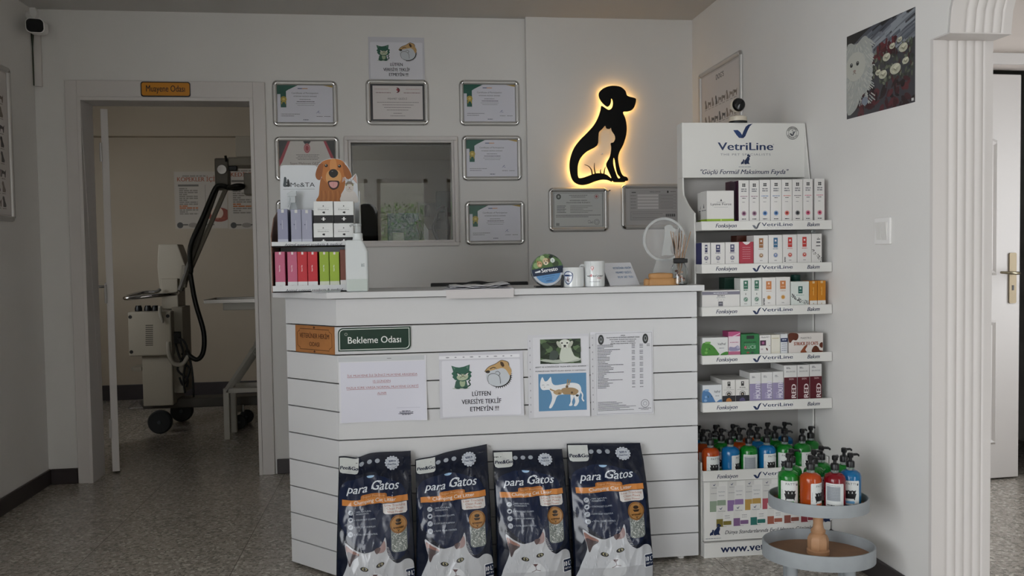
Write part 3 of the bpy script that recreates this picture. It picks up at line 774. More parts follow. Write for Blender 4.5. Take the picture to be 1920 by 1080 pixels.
# ------------------------------------------------------------------ lit dog-and-cat sign
sc = 1 / 3.1765
def P3(x, y): return at(960 + x * sc, 120 + y * sc, YC)
def loop3(pts, sub=3): return [(p.x, p.y) for p in smooth_loop([Vector((P3(x, y).x, P3(x, y).z, 0)) for x, y in pts], sub)]
o_, h1, h2 = loop3(DOG_OUT), loop3(CAT_HOLE), loop3(LEG_HOLE)
sx_, sz_ = P3(510, 430).x, P3(510, 430).z
sg = thing('dog_and_cat_sign', 'black dog silhouette sign with a cat cut-out, glowing warm from behind', 'lit sign', (sx_, YC, sz_))
rel = lambda l: [(x - sx_, z - sz_) for x, z in l]
OFF = .024
MB().prism([rel(o_), rel(h1), rel(h2)], lambda u, v, d: Vector((u, -OFF - d, v)), .004).build('panel', mat('#060606', rough=.45, spec=.25), sg)
for st in ([(472, 662), (466, 632), (450, 612), (425, 602)], [(490, 657), (484, 622), (485, 592)], [(523, 657), (520, 640), (524, 630)], [(541, 659), (545, 632), (551, 614)]):
    l = [Vector((p[0] - sx_, -OFF - .002, p[1] - sz_)) for p in [(q.x, q.y) for q in smooth_loop([Vector((P3(x, y).x, P3(x, y).z, 0)) for x, y in st], 4, False)]]
    N_ = len(l); MB().tube(l, [.0042 - .003 * i / (N_ - 1) for i in range(N_)], 8).build('grass_blade', mat('#060606', rough=.45, spec=.25), sg, smooth='full')
def inset(l, d):
    n_ = len(l); out = []
    ar = sum(l[i][0] * l[(i + 1) % n_][1] - l[(i + 1) % n_][0] * l[i][1] for i in range(n_)); sgn = 1 if ar > 0 else -1
    for i in range(n_):
        t = Vector((l[(i + 1) % n_][0] - l[i - 1][0], l[(i + 1) % n_][1] - l[i - 1][1])).normalized()
        out.append((l[i][0] - t.y * d * sgn, l[i][1] + t.x * d * sgn))
    return out
strip = inset(rel(o_), .010)[::2]
cut = [p for p in strip]
LED = mat('#ffc568', emit=4.5, rough=.5)
MB().tube([Vector((x, -OFF + .006, z)) for x, z in cut[:96]], .0035, 6).build('led_strip', LED, sg)['label'] = 'warm glowing strip behind the panel'
MB().tube([Vector((x, -OFF + .006, z)) for x, z in inset(rel(h1), -.010)[30:78:2]], .0035, 6).build('led_strip', LED, sg)
for x, z in ((.06, -.30), (.02, -.1), (.10, .22)):
    MB().lathe([(.004, 0), (.004, OFF)], (0, 0, 0), 10, M=Matrix.Translation((x, 0, z)) @ Matrix.Rotation(math.radians(90), 4, 'X')).build('standoff', CHROME, sg)

# ------------------------------------------------------------------ small wall things
def plaque_text(): pass
# orange room sign on the door casing
pa, pb = at(263.5, 153, YB - .016), at(357.5, 182, YB - .016)
W_, H_ = pb.x - pa.x, pa.z - pb.z
sgn_ = thing('room_sign', 'orange sign reading Muayene Odası above the exam room doorway', 'sign', (pa.x + W_ / 2, YB - .014, pb.z))
def rr(x0, y0, x1, y1, r): 
    P = []
    for cx_, cy_, a0_ in ((x1 - r, y0 + r, -90), (x1 - r, y1 - r, 0), (x0 + r, y1 - r, 90), (x0 + r, y0 + r, 180)):
        for k in range(6): a = math.radians(a0_ + 18 * k); P.append((cx_ + r * math.cos(a), cy_ + r * math.sin(a)))
    return P
MB().prism(rr(-W_ / 2, 0, W_ / 2, H_, .012), lambda u, v, d: Vector((u, -d, v)), .005).build('plate', mat('#141210', rough=.3), sgn_)
a = Art(); a.poly(rr(-W_ / 2 + .005, .006, W_ / 2 - .004, H_ - .005, .010), '#cc861c'); a.text('Muayene Odası', 0, H_ * .34, .047, '#1a0f08', wd=W_ * .78, bold=.008)
a.build('lettering', sgn_, lambda u, v, h: Vector((u, -.005 - h, v)), rough=.35)

# paper notice over the certificates (in a clear sleeve)
def sheet(name, label, F, wd_, ht_, art, cat='paper notice', group=None, col='#dedee4', curl=.006, thick=.0008):
    """paper with a slight curl; F maps sheet coordinates to the wall"""
    base = F(wd_ / 2, 0, 0)
    def B(u, v, h):
        k = curl * (abs(u / wd_ - .5) * 2) ** 3 * (1 - v / ht_) ** 2
        return F(u, v, h + k + .001) - base
    mb = MB(); nu, nv = 10, 10; vs = []
    for hh in (0, thick):
        for j in range(nv + 1):
            for i in range(nu + 1): vs.append(B(wd_ * i / nu, ht_ * j / nv, hh))
    m = (nu + 1) * (nv + 1); fs = []
    for j in range(nv):
        for i in range(nu):
            q = j * (nu + 1) + i; fs += [(q, q + 1, q + nu + 2, q + nu + 1), (m + q, m + q + nu + 1, m + q + nu + 2, m + q + 1)]
    bd = [i for i in range(nu + 1)] + [(j + 1) * (nu + 1) + nu for j in range(nv)] + [nv * (nu + 1) + nu - 1 - i for i in range(nu)] + [(nv - 1 - j) * (nu + 1) for j in range(nv - 1)]
    for i in range(len(bd)):
        p, q = bd[i], bd[(i + 1) % len(bd)]; fs.append((p, q, m + q, m + p))
    o = mb.add(vs, fs).build(name, mat(col, rough=.3, coat=.4), None, smooth=True, loc=base)
    tag(o, label, cat, group)
    art.build('print', o, lambda u, v, h: B(u, v, thick + h), maxedge=.014, dz=.0003, lift=.0004, rough=.4, coat=.3)
    return o
CATA, DOGA = angry_cat(), bulldog()
def credit_art(w_, h_, strip=True):
    a = Art(); a.rect(w_ * .0, h_ * .0, w_, h_, '#cfcfd6')
    a.rect(w_ * .03, h_ * .02, w_ * .965, h_ * .88, '#dfdfe6', .006)
    if strip:
        a.rect(0, h_ * .905, w_ * .96, h_ * .955, '#e9e9ee')
        for k in range(9): a.ell(w_ * (.10 + .095 * k), h_ * .93, .004 if k % 3 else .007, .0022, '#9a9aa2', n=8)
    a.sub(CATA, w_ * .14, h_ * .44, w_ * .25 / 1.75); a.sub(DOGA, w_ * .54, h_ * .445, w_ * .33 / 2.15)
    a.text('LÜTFEN', w_ * .495, h_ * .325, .0235, '#1d1f2b', bold=.02, wd=w_ * .22)
    a.text('VERESİYE TEKLİF', w_ * .495, h_ * .205, .0235, '#1d1f2b', bold=.02, wd=w_ * .47)
    a.text('ETMEYİN !!!', w_ * .53, h_ * .09, .0235, '#1d1f2b', bold=.02, wd=w_ * .34)
    return a
pa, pb = at(691, 109, YB), at(796, 109, YB); zt, zb_ = at(742, 70, YB).z, at(742, 150, YB).z
sheet('paper_notice', 'paper notice with angry cat and bulldog taped high on the back wall over a certificate', fy(pa.x, YB, zb_), pb.x - pa.x, zt - zb_, credit_art(pb.x - pa.x, zt - zb_, False))

# security camera, its conduit and lead in the upper left corner
sc_ = at(69, 50, YB - .16)
cm = thing('security_camera', 'white security camera with black face near the ceiling at the left corner', 'camera', at(64, 34, YB))
ctr = sc_ - cm.location
mb = MB().lathe([(.001, 0), (.042, 0), (.045, .006), (.045, .03), (.001, .03)], n=20, M=Matrix.Translation((-.02, 0, .02)) @ Matrix.Rotation(math.radians(90), 4, 'X'))
mb.build('mount', WHITE, cm, smooth=True)
MB().tube([(-.02, -.03, .02), (-.02, -.06, .01), tuple(ctr + Vector((0, .05, 0)))], .012, 10).build('bracket', WHITE, cm, smooth='full')
Rm = Matrix.Translation(ctr) @ Matrix.Rotation(math.radians(12), 4, 'Z') @ Matrix.Rotation(math.radians(8), 4, 'X')
def rrbox(mb, w_, h_, y0, y1, r, M): return mb.prism(rr(-w_ / 2, -h_ / 2, w_ / 2, h_ / 2, r), lambda u, v, d: M @ Vector((u, y0 + d, v)), y1 - y0)
rrbox(MB(), .082, .070, -.05, .06, .022, Rm).build('housing', WHITE, cm, smooth=True, bevel=.003)
rrbox(MB(), .074, .062, -.056, -.049, .02, Rm).build('lens_face', mat('#050506', rough=.45, spec=.2), cm, smooth=True)
ca, cb = at(54, 60, YB), at(66, 163, YB)
cd = MB().box((0, -.016, 0), (.036, 0, at(60, 62, YB).z - cb.z)).build('cable_duct', TRIMW, None, bevel=.003, loc=(XL + .006, YB, cb.z))
tag(cd, 'white cable duct running down the wall corner below the security camera', 'cable duct')
l = [Vector((XL + dx_, YB - .022 - dy_, at(55, py_, YB).z)) for dx_, dy_, py_ in ((.010, .002, 56), (.013, .012, 60), (.010, .006, 66), (.006, .0, 90), (.006, 0, 130), (.006, 0, 162))]
cbm = MB().tube([p - l[-1] for p in l], [.008, .010, .007, .003, .003, .0025], 8).build('camera_cable', mat('#39402f', rough=.5), None, smooth='full', loc=l[-1])
tag(cbm, 'dark green cable hanging beside the white cable duct', 'cable')

# light switch on the right wall
s0, s1 = atx(1643.5, 433, XR), atx(1673, 433, XR); zt, zb_ = atx(1658, 408, XR).z, atx(1658, 458, XR).z
sw = thing('light_switch', 'white double light switch on the right wall beside the fluted jamb', 'light switch', (XR, (s0.y + s1.y) / 2, (zt + zb_) / 2))
hw, hh = (s0.y - s1.y) / 2, (zt - zb_) / 2
MB().box((-.009, -hw, -hh), (0, hw, hh)).build('plate', WHITE, sw, bevel=.003)
for k in (-1, 1):
    y0_ = min(k * .001, k * hw * .68); y1_ = max(k * .001, k * hw * .68)
    MB().add([(-.010, y0_, -hh * .68), (-.010, y1_, -hh * .68), (-.016, y1_, hh * .66), (-.016, y0_, hh * .66), (-.008, y0_, -hh * .68), (-.008, y1_, -hh * .68), (-.008, y1_, hh * .66), (-.008, y0_, hh * .66)],
             [(0, 1, 2, 3), (4, 7, 6, 5), (0, 4, 5, 1), (1, 5, 6, 2), (2, 6, 7, 3), (3, 7, 4, 0)]).build('rocker', mat('#dedcd8', rough=.35), sw, bevel=.001)

# ------------------------------------------------------------------ doors and the inner window
# examination-room leaf: opened past a right angle, its hinge edge faces the room
hx, hy = iL + .036, YB + .165
ang = math.radians(180 - 72)
d1 = thing('door_1', 'white exam room door leaf opened inwards, seen edge on', 'door', (hx, hy, 0), ang)
MB().box((0, -.036, .012), (.80, 0, iT - .012)).build('leaf', TRIMW, d1, bevel=.002)
for z in (.25, .98, 1.74):
    MB().lathe([(.007, -.05), (.007, .05)], (-.006, .004, z), 10).build('hinge', ALU, d1)
mb = MB().lathe([(.022, 0), (.022, .01)], n=14, M=Matrix.Translation((.74, .01, 1.0)) @ Matrix.Rotation(math.radians(90), 4, 'X'))
mb.tube([(.74, .005, 1.0), (.74, .05, 1.0), (.63, .05, 1.0)], .009, 8); mb.build('handle', CHROME, d1)
del d1['label'], d1['category']; struct(d1)
# corridor door on the right: panelled white leaf standing ajar
Yd = YK + .06
dk = thing('door_2', 'white panelled door', 'door', (kA + .035, Yd - .03, 0), math.radians(3.0))
Lw = at(1911, 500, Yd + .02).x - (kA + .035); Lh = kT - .030
leaf = MB().box((0, 0, .01), (Lw, .04, Lh)); leaf.build('leaf', TRIMW, dk, bevel=.003)
def raised(x0, x1, z0, z1, arch=False):
    P = [(x0, z0), (x1, z0), (x1, z1), (x0, z1)]
    if arch: P = [(x0, z0), (x1, z0), (x1, z1 - .02)] + [(x1 - (x1 - x0) * k / 12, z1 - .02 + .075 * math.sin(math.pi * k / 12) - .0) for k in range(1, 12)] + [(x0, z1 - .02)]
    cxx, czz = (x0 + x1) / 2, (z0 + z1) / 2
    def sc2(f, g): return [(cxx + (x - cxx) * f, czz + (z - czz) * g) for x, z in P]
    fx, fz = 1 - .05 / (x1 - x0), 1 - .05 / (z1 - z0)
    rings = [(P, 0), (sc2((1 + fx) / 2, (1 + fz) / 2), .012), (sc2(fx, fz), .003), (sc2(fx - .04, fz - .03), .009)]
    vs = []; fs = []; n_ = len(P)
    for R_, h in rings: vs += [Vector((x, -h, z)) for x, z in R_]
    for j in range(3):
        for i in range(n_): fs.append((j * n_ + i, j * n_ + (i + 1) % n_, (j + 1) * n_ + (i + 1) % n_, (j + 1) * n_ + i))
    fs.append(tuple(3 * n_ + i for i in range(n_)))
    MB().add(vs, fs).build('raised_panel', TRIMW, dk, smooth=True)
m_ = .10
raised(m_, Lw - m_ - .03, 1.02, 1.70, True); raised(m_, Lw - m_ - .03, .18, .80)
hz_ = at(1896, 512, Yd).z; hx_ = Lw - .045
hp = MB().prism(rr(hx_ - .02, hz_ - .15, hx_ + .02, hz_ + .10, .008), lambda u, v, d: Vector((u, -d, v)), .008).build('handle_plate', mat('#857862', rough=.45, metal=.6), dk, bevel=.002)
MB().tube([(hx_, -.008, hz_), (hx_, -.05, hz_), (hx_ - .015, -.058, hz_), (hx_ - .11, -.058, hz_ + .006)], [.008, .008, .008, .006], 10).build('lever', mat('#8d8470', rough=.25, metal=.9), hp, smooth='full')
MB().box((hx_ - .005, -.0095, hz_ - .085), (hx_ + .005, -.0075, hz_ - .06)).build('keyhole', BLACK, hp)
del dk['label'], dk['category']; struct(dk)
# inner window
win = thing('window_1', 'x', 'x', ((wA + wB) / 2, YB, wZ)); del win['label'], win['category']; struct(win)
ww, wh = (wB - wA) / 2, wT - wZ
t = .022; mb = MB()
for a, b in (((-ww - t, -t), (ww + t, 0)), ((-ww - t, wh), (ww + t, wh + t)), ((-ww - t, 0), (-ww, wh)), ((ww, 0), (ww + t, wh))): mb.box((a[0], -.014, a[1]), (b[0], 0, b[1]))
mb.build('window_frame', TRIMW, win, bevel=.005)
mb = MB(); t = .012
for a, b in (((-ww, 0), (ww, t)), ((-ww, wh - t), (ww, wh)), ((-ww, t), (-ww + t, wh - t)), ((ww - t, t), (ww, wh - t))): mb.box((a[0], .0, a[1]), (b[0], .15, b[1]))
mb.build('reveal', TRIMW, win)
MB().box((-ww + .012, .04, .012), (ww - .012, .046, wh - .012)).build('glass_pane', glass_mat('#f2f6f4', ior=1.52), win)
# ------------------------------------------------------------------ RECEPTION COUNTER
CY = 3.065; CX0, CX1 = -.237, 1.087; LX, LY = -.436, 3.264; CB = 3.60; TOPZ = 1.036
ctr = thing('reception_counter', 'white reception counter clad in horizontal boards with an angled left side', 'counter', (.4, 3.3, 0))
o_ = ctr.location
L = lambda x, y, z=0: Vector((x - o_.x, y - o_.y, z))
zl = [.012] + [.914 - .1016 * k for k in range(8, -1, -1)] + [TOPZ - .023]
mb = MB()
inn = [(CX0 + .006, CY + .016), (CX1 - .016, CY + .016), (CX1 - .016, CB), (LX + .016, CB), (LX + .016, LY + .008)]
mb.prism(inn, lambda u, v, d: L(u, v, .02 + d), .66)
mb.prism([(CX0 + .006, CY + .016), (CX1 - .016, CY + .016), (CX1 - .016, CY + .30), (LX + .03, CY + .30), (LX + .016, LY + .008)], lambda u, v, d: L(u, v, .02 + d), TOPZ - .043)
mb.build('carcass', mat('#2a1d16', rough=.6), ctr)
front, side, end = MB(), MB(), MB()
dl = Vector((CX0 - LX, CY - LY, 0)).normalized(); nl = Vector((-(LY - CY), -(CX0 - LX), 0)).normalized()
for a, b in zip(zl, zl[1:]):
    a += .0021; b -= .0021
    front.box(L(CX0 + .0008, CY, a), L(CX1, CY + .018, b))
    P = [Vector((LX, LY, 0)), Vector((CX0, CY, 0)), Vector((CX0, CY, 0)) - nl * .018 - dl * .004, Vector((LX, LY, 0)) - nl * .018]
    side.prism([(p.x, p.y) for p in P], lambda u, v, d: L(u, v, a + d), b - a)
    end.box(L(LX, LY + .002, a), L(LX + .018, CB, b))
front.build('front_boards', LAMI, ctr, bevel=.0008, seg=1); side.build('angled_boards', LAMI, ctr, bevel=.0008, seg=1); end.build('left_boards', LAMI, ctr)
MB().box(L(CX1 - .018, CY + .018, .012), L(CX1, CB, TOPZ - .023)).build('end_panel', LAMI, ctr)
MB().box(L(LX + .03, CY + .31, .70), L(CX1 - .02, 3.95, .725)).build('work_shelf', LAMI, ctr)
MB().box(L(LX + .05, 3.90, .0), L(LX + .07, 3.94, .70)).box(L(CX1 - .07, 3.90, .0), L(CX1 - .05, 3.94, .70)).build('shelf_leg', LAMI, ctr)
for x, y in ((at(1281, 1049, CY).x, CY + .03), (.3, CY + .03), (LX + .08, LY + .0), (CX1 - .05, CB - .05), (LX + .05, CB - .05)):
    MB().lathe([(.013, 0), (.013, .014)], L(x, y), 12).build('glider_foot', WHITE, ctr)
xl = at(612, 549, 3.036).x; TX1 = 1.1065
ct = MB().prism([(xl, 3.036), (TX1, 3.036), (TX1, 3.40), (xl - .215, 3.40), (xl - .215, 3.251)], lambda u, v, d: Vector((u - .4, v - 3.2, d)), .022).build('countertop', LAMI, None, bevel=.0012, loc=(.4, 3.2, TOPZ - .022))
tag(ct, 'thin white worktop lying along the top of the reception counter', 'countertop')

# wooden sign on the angled side
nv = nl                                        # outward normal of the angled side
ang_l = math.atan2(dl.y, dl.x)
def fside(s0, z0):                             # s along the angled face from its left edge
    return lambda u, v, h: Vector((LX, LY, z0)) + dl * (s0 + u) + nv * h + Vector((0, 0, v))
sl_ = math.hypot(CX0 - LX, CY - LY)
def side_s(px, py):
    r = ray(px, py); n = nv; t = n.dot(Vector((LX, LY, 0)) - EYE) / n.dot(r); p = EYE + r * t
    return (p - Vector((LX, LY, 0))).dot(dl), p.z
(s0, za), (s1, zb2) = side_s(555, 609), side_s(628.5, 665)
s1 = min(s1, sl_ - .001); (_, z1a), (_, z0a) = side_s(592, 611), side_s(592, 662)
w_, h_ = s1 - s0, z1a - z0a
Fs = fside(s0, z0a); base = Fs(w_ / 2, 0, 0); Fl = lambda u, v, h: Fs(u, v, h) - base
ws = MB().prism([(0, 0), (w_, 0), (w_, h_), (0, h_)], lambda u, v, d: Fl(u, v, d), .004).build('wooden_sign', mat('#a8703f', rough=.55, vary=.12, scale=14), None, bevel=.0008, loc=base)
tag(ws, 'brown wooden sign reading Veteriner Hekim Odası on the angled side of the counter', 'sign')
a = Art(); D_ = '#4a2a18'; m_ = .012; c_ = .014
P = [(m_ + c_, m_), (w_ - m_ - c_, m_), (w_ - m_ - c_, m_ + .006), (w_ - m_, m_ + c_), (w_ - m_, h_ - m_ - c_), (w_ - m_ - c_, h_ - m_ - .006), (w_ - m_ - c_, h_ - m_), (m_ + c_, h_ - m_), (m_ + c_, h_ - m_ - .006), (m_, h_ - m_ - c_), (m_, m_ + c_), (m_ + c_, m_ + .006), (m_ + c_, m_)]
a.line(P, .0022, D_); a.frame_rect(.003, .003, w_ - .003, h_ - .003, .0012, '#8a5a33')
a.text('VETERİNER HEKİM', w_ / 2, h_ * .55, .024, D_, wd=w_ * .76, bold=.012); a.text('ODASI', w_ / 2, h_ * .25, .022, D_, wd=w_ * .26, bold=.012)
for sy in (.06, .94): a.poly([(w_ / 2 - .006, h_ * sy), (w_ / 2, h_ * sy + .005), (w_ / 2 + .006, h_ * sy), (w_ / 2, h_ * sy - .005)], D_)
a.build('lettering', ws, lambda u, v, h: Fl(u, v, .004 + h), rough=.6)

def on_front(px, py): return at(px, py, CY)
def front_rect(x0, y0, x1, y1):
    ym = (y0 + y1) / 2; xm = (x0 + x1) / 2
    A, B = on_front(x0, ym).x, on_front(x1, ym).x; T, Bo = on_front(xm, y0).z, on_front(xm, y1).z
    return A, Bo, B - A, T - Bo
# mirror-green waiting-room sign
x0, z0, w_, h_ = front_rect(634, 613.5, 770, 657)
gs = thing('room_sign', 'glossy dark green sign reading Bekleme Odası on the counter front', 'sign', (x0 + w_ / 2, CY, z0))
def leafcorner(x0, y0, x1, y1, r):
    P = [(x0, y0)]
    P += [(x1 - r + r * math.sin(math.radians(k * 15)), y0 + r - r * math.cos(math.radians(k * 15))) for k in range(7)]
    P += [(x1, y1)]
    P += [(x0 + r - r * math.sin(math.radians(k * 15)), y1 - r + r * math.cos(math.radians(k * 15))) for k in range(7)]
    return P
MB().prism(leafcorner(-w_ / 2, 0, w_ / 2, h_, .018), lambda u, v, d: Vector((u, -d, v)), .006).build('plate', mat('#143326', rough=.16, spec=.45), gs)
a = Art(); R1, R2 = leafcorner(-w_ / 2 + .004, .004, w_ / 2 - .004, h_ - .004, .016), leafcorner(-w_ / 2 + .0065, .0065, w_ / 2 - .0065, h_ - .0065, .0145)
a.poly(R1, '#d7ddd6', [R2]); a.text('Bekleme Odası', 0, h_ * .33, .034, '#e9ece8', wd=w_ * .73, bold=.006); a.ring(-w_ * .39, h_ * .73, .0035, .005, '#9aa49a')
a.build('lettering', gs, lambda u, v, h: Vector((u, -.006 - h, v)), rough=.3)

# four papers on the front
x0, z0, w_, h_ = front_rect(636, 668, 800, 790)
a = Art(); a.rect(0, h_ * .93, w_ * .98, h_, '#c6c9cc'); a.rect(w_ * .02, .002, w_ - .004, h_ * .915, '#d9d9e4')
RD = '#a4585c'
for k, (t, q) in enumerate((('İLK MUAYENE İLE İKİNCİ MUAYENE ARASINDA', .80), ('15 GÜNDEN', .20), ('FAZLA SÜRE VARSA NORMAL MUAYENE ÜCRETİ', .82), ('ALINIR', .105))):
    v = h_ * (.70 - .092 * k); xm = w_ * (.495 if k % 2 == 0 else .485)
    a.text(t, xm, v, .0105, RD, wd=w_ * q); a.rect(xm - w_ * q / 2, v - .0032, xm + w_ * q / 2, v - .002, RD)
a.rect(w_ * .65, h_ * .20, w_ * .92, h_ * .203, '#a2a2b2')
for k, q in enumerate((.05, .08, .07, .05)): a.greek(w_ * (.76 - q), w_ * (.76 + q), h_ * (.145 - .018 * k), .0026, '#4a4a58', k)
a.rect(w_ * .67, h_ * .105, w_ * .84, h_ * .115, '#5a5a68'); a.rect(w_ * .55, h_ * .965, w_ * .6, h_ * .972, '#6d6d72')
sheet('paper_notice', 'white paper notice with red underlined text at the left of the counter front', ff(x0, CY, z0), w_, h_, a, curl=.012)
x0, z0, w_, h_ = front_rect(824, 660, 981, 781)
sheet('paper_notice', 'paper notice with angry cat and bulldog drawings on the counter front', ff(x0, CY, z0), w_, h_, credit_art(w_, h_), curl=.010)
x0, z0, w_, h_ = front_rect(990, 627, 1105, 782)
a = Art(); a.rect(0, 0, w_, h_, '#d3d3d8'); a.rect(w_ * .085, .003, w_ - .003, h_ * .97, '#dcdce1')
for k in range(11): a.ell(w_ * .035, h_ * (.08 + .085 * k), .0018, .003, '#9c9ca2', n=8)
pu = Art((0, 0, 1, 1)); pu.rect(0, 0, 1, 1, '#2c3a2c'); rnd = random.Random(6)
for k in range(60): pu.ell(rnd.random(), rnd.random(), .09, .14, rnd.choice(['#3a4c34', '#22301f', '#4c6240', '#1c261a', '#5d7450']), rnd.uniform(0, 3), n=9)
pu.blob([(0, .14), (.1, .2), (.3, .16), (.6, .18), (.98, .2), (.9, .08), (.4, .03)], '#b5bdb0'); pu.blob([(.47, .2), (.5, .55), (.56, .72), (.72, .70), (.78, .5), (.84, .3), (.95, .2), (.8, .12), (.6, .05)], '#cdd3c6')
pu.ell(.60, .80, .15, .19, '#dde0d6'); pu.ell(.46, .78, .05, .15, '#b9bdae', .3); pu.ell(.74, .78, .05, .15, '#b9bdae', -.3)
pu.ell(.53, .84, .022, .03, '#1c1c18'); pu.ell(.66, .84, .022, .03, '#1c1c18'); pu.ell(.60, .72, .035, .045, '#1a1a18'); pu.line([(.55, .64), (.60, .66), (.65, .64)], .02, '#7a7a70')
pu.blob([(.22, .2), (.24, .45), (.3, .55), (.42, .5), (.44, .3), (.36, .16)], '#46514a')
a.sub(pu, w_ * .20, h_ * .65, w_ * .66, h_ * .295)
a.text('KEDİ VE KÖPEĞİNİZE YILDA BİR DEFA BÖBREK', w_ * .535, h_ * .605, .0058, '#2a2c36', bold=.02, wd=w_ * .83)
a.text('FONKSİYON TESTİ OLAN SDMA YI YAPTIRIN!..', w_ * .535, h_ * .555, .0058, '#2a2c36', bold=.02, wd=w_ * .83)
X0, Y0, X1, Y1 = w_ * .165, h_ * .08, w_ * .945, h_ * .53
a.rect(X0, Y0, X1, Y1, '#5d8db3')
cc = lambda pts: [(X0 + (x - 865) / 360 * (X1 - X0), Y1 - (y - 425) / 280 * (Y1 - Y0)) for x, y in pts]
WT = '#e8eaec'
a.blob(cc([(895, 448), (912, 480), (935, 475), (958, 448), (966, 490), (990, 512), (1060, 505), (1120, 498), (1170, 512), (1186, 550), (1175, 580), (1140, 590), (1080, 585), (1010, 590), (985, 640), (960, 682), (942, 678), (962, 630), (965, 590), (950, 550), (930, 545), (895, 545), (878, 520), (880, 480)]), WT, 3)
a.blob(cc([(1130, 580), (1180, 570), (1165, 610), (1168, 640), (1150, 672), (1128, 672), (1140, 640)]), WT, 3); a.blob(cc([(1105, 580), (1130, 600), (1115, 640), (1118, 668), (1092, 670), (1105, 640)]), WT, 3)
a.line(cc([(1178, 560), (1195, 590), (1192, 620), (1205, 640)]), .005, WT, True)
a.line(cc([(950, 540), (985, 556), (1030, 560), (1060, 545)]), .005, '#a88d68', True)
a.blob(cc([(975, 565), (1010, 545), (1040, 552), (1035, 580), (1000, 585)]), '#b59a74'); a.blob(cc([(1040, 540), (1120, 535), (1165, 560), (1140, 590), (1090, 585), (1050, 580)]), '#a58a66'); a.line(cc([(1085, 470), (1080, 510), (1070, 545)]), .004, '#a88d68'); a.line(cc([(1105, 475), (1090, 515)]), .004, '#a88d68')
a.ell(*cc([(1115, 572)])[0], .004, .004, '#57422f'); a.ell(*cc([(1155, 595)])[0], .006, .004, '#2e3331'); a.ell(*cc([(1078, 525)])[0], .005, .005, '#6d563c'); a.ell(*cc([(1020, 575)])[0], .005, .004, '#8a6f4d')
for ex in (900, 935): a.line(cc([(ex - 9, 510), (ex, 506), (ex + 9, 511)]), .0014, '#7d8790')
a.ell(*cc([(910, 525)])[0], .0016, .0014, '#b08a86')
sheet('paper_notice', 'paper notice with puppy photo and blue cat organ drawing on the counter front', ff(x0, CY, z0), w_, h_, a, curl=.006)
x0, z0, w_, h_ = front_rect(1107, 621, 1224, 777)
a = Art(); a.rect(0, 0, w_ * .08, h_ * .97, '#d0d0d4'); a.rect(w_ * .075, .0, w_, h_, '#d8d8dd'); a.frame_rect(w_ * .09, .004, w_ - .004, h_ - .006, .0008, '#77777c')
for k in range(11): a.ell(w_ * .035, h_ * (.08 + .085 * k), .0016, .003, '#8c8c92', n=8)
for ex in (.17, .88): a.ell(w_ * ex, h_ * .905, .011, .0185, '#2b2d2e', n=20); a.ell(w_ * ex, h_ * .905, .0055, .0105, '#8d9092'); a.ell(w_ * ex, h_ * .91, .003, .006, '#2b2d2e')
for k, (t, q) in enumerate((('2024', .07), ('TRAKYA BÖLGE VETERİNER HEKİMLER ODASI', .53), ('MUAYENE VE SUN HAYVANLARI', .42), ('ALT SINIR ÜCRET TARİFESİ', .38), ('ŞEHİR DIŞI MUAYENE ÜCRETİ', .40))): a.text(t, w_ * .52, h_ * (.945 - .024 * k), .0052, '#2e3036', bold=.03, wd=w_ * q)
rnd = random.Random(2)
for k in range(29):
    v = h_ * (.835 - .0182 * k)
    a.greek(w_ * .11, w_ * (.11 + rnd.uniform(.1, .26) + (.25 if k in (3, 13, 18, 23) else 0)), v, .0021, '#3d3f46', k, .12)
    if k % 4 != 3: a.greek(w_ * .66, w_ * .71, v, .0021, '#4d4f56', 40 + k, .1); a.greek(w_ * .785, w_ * .84, v, .0021, '#4d4f56', 80 + k, .1)
    if k in (0, 1): a.greek(w_ * .90, w_ * .95, v, .0021, '#4d4f56', 90 + k, .1)
for k in range(8): a.greek(w_ * .11, w_ * rnd.uniform(.4, .72), h_ * (.155 - .0145 * k), .0017, '#55575e', 120 + k, .12)
a.ring(w_ * .865, h_ * .125, .0135, .0155, '#777980'); a.ring(w_ * .865, h_ * .125, .006, .0075, '#8c8e95'); a.greek(w_ * .76, w_ * .96, h_ * .065, .002, '#55575e', 140); a.greek(w_ * .8, w_ * .92, h_ * .05, .0017, '#55575e', 141)
sheet('price_list', 'densely printed price list sheet, rightmost paper on the counter front', ff(x0, CY, z0), w_, h_, a, cat='price list', curl=.004)

# ------------------------------------------------------------------ small boxes (shared builder)
def carton(name, label, cat, x0, x1, z0, z1, y0, dep, body, art=None, group=None, side=None, top=None):
    """upright carton: front face at y0; body colour, optional different side colour, printed front"""
    o = (x0 + x1) / 2; wd_, ht_ = x1 - x0, z1 - z0; e = .0006
    mb = MB(); mb.box((-wd_ / 2, 0, 0), (wd_ / 2, dep, ht_))
    mats = [mat(body, rough=.42, spec=.35)]
    if side or top:
        mats += [mat(side or body, rough=.42, spec=.35), mat(top or body, rough=.42, spec=.35)]
        mb.m = [0, 2, 0, 1, 0, 1]
    b = mb.build(name, mats, None, bevel=.0008, seg=1, loc=(o, y0, z0), fix=False)
    tag(b, label, cat, group)
    if art:
        a0_ = Art(); a0_.rect(.0009, .0009, wd_ - .0009, ht_ - .0009, body); a0_.sub(art, 0, 0, 1.0); art = a0_
        art.build('print', b, lambda u, v, h: Vector((-wd_ / 2 + u, -h, v)), rough=.42)
    return b

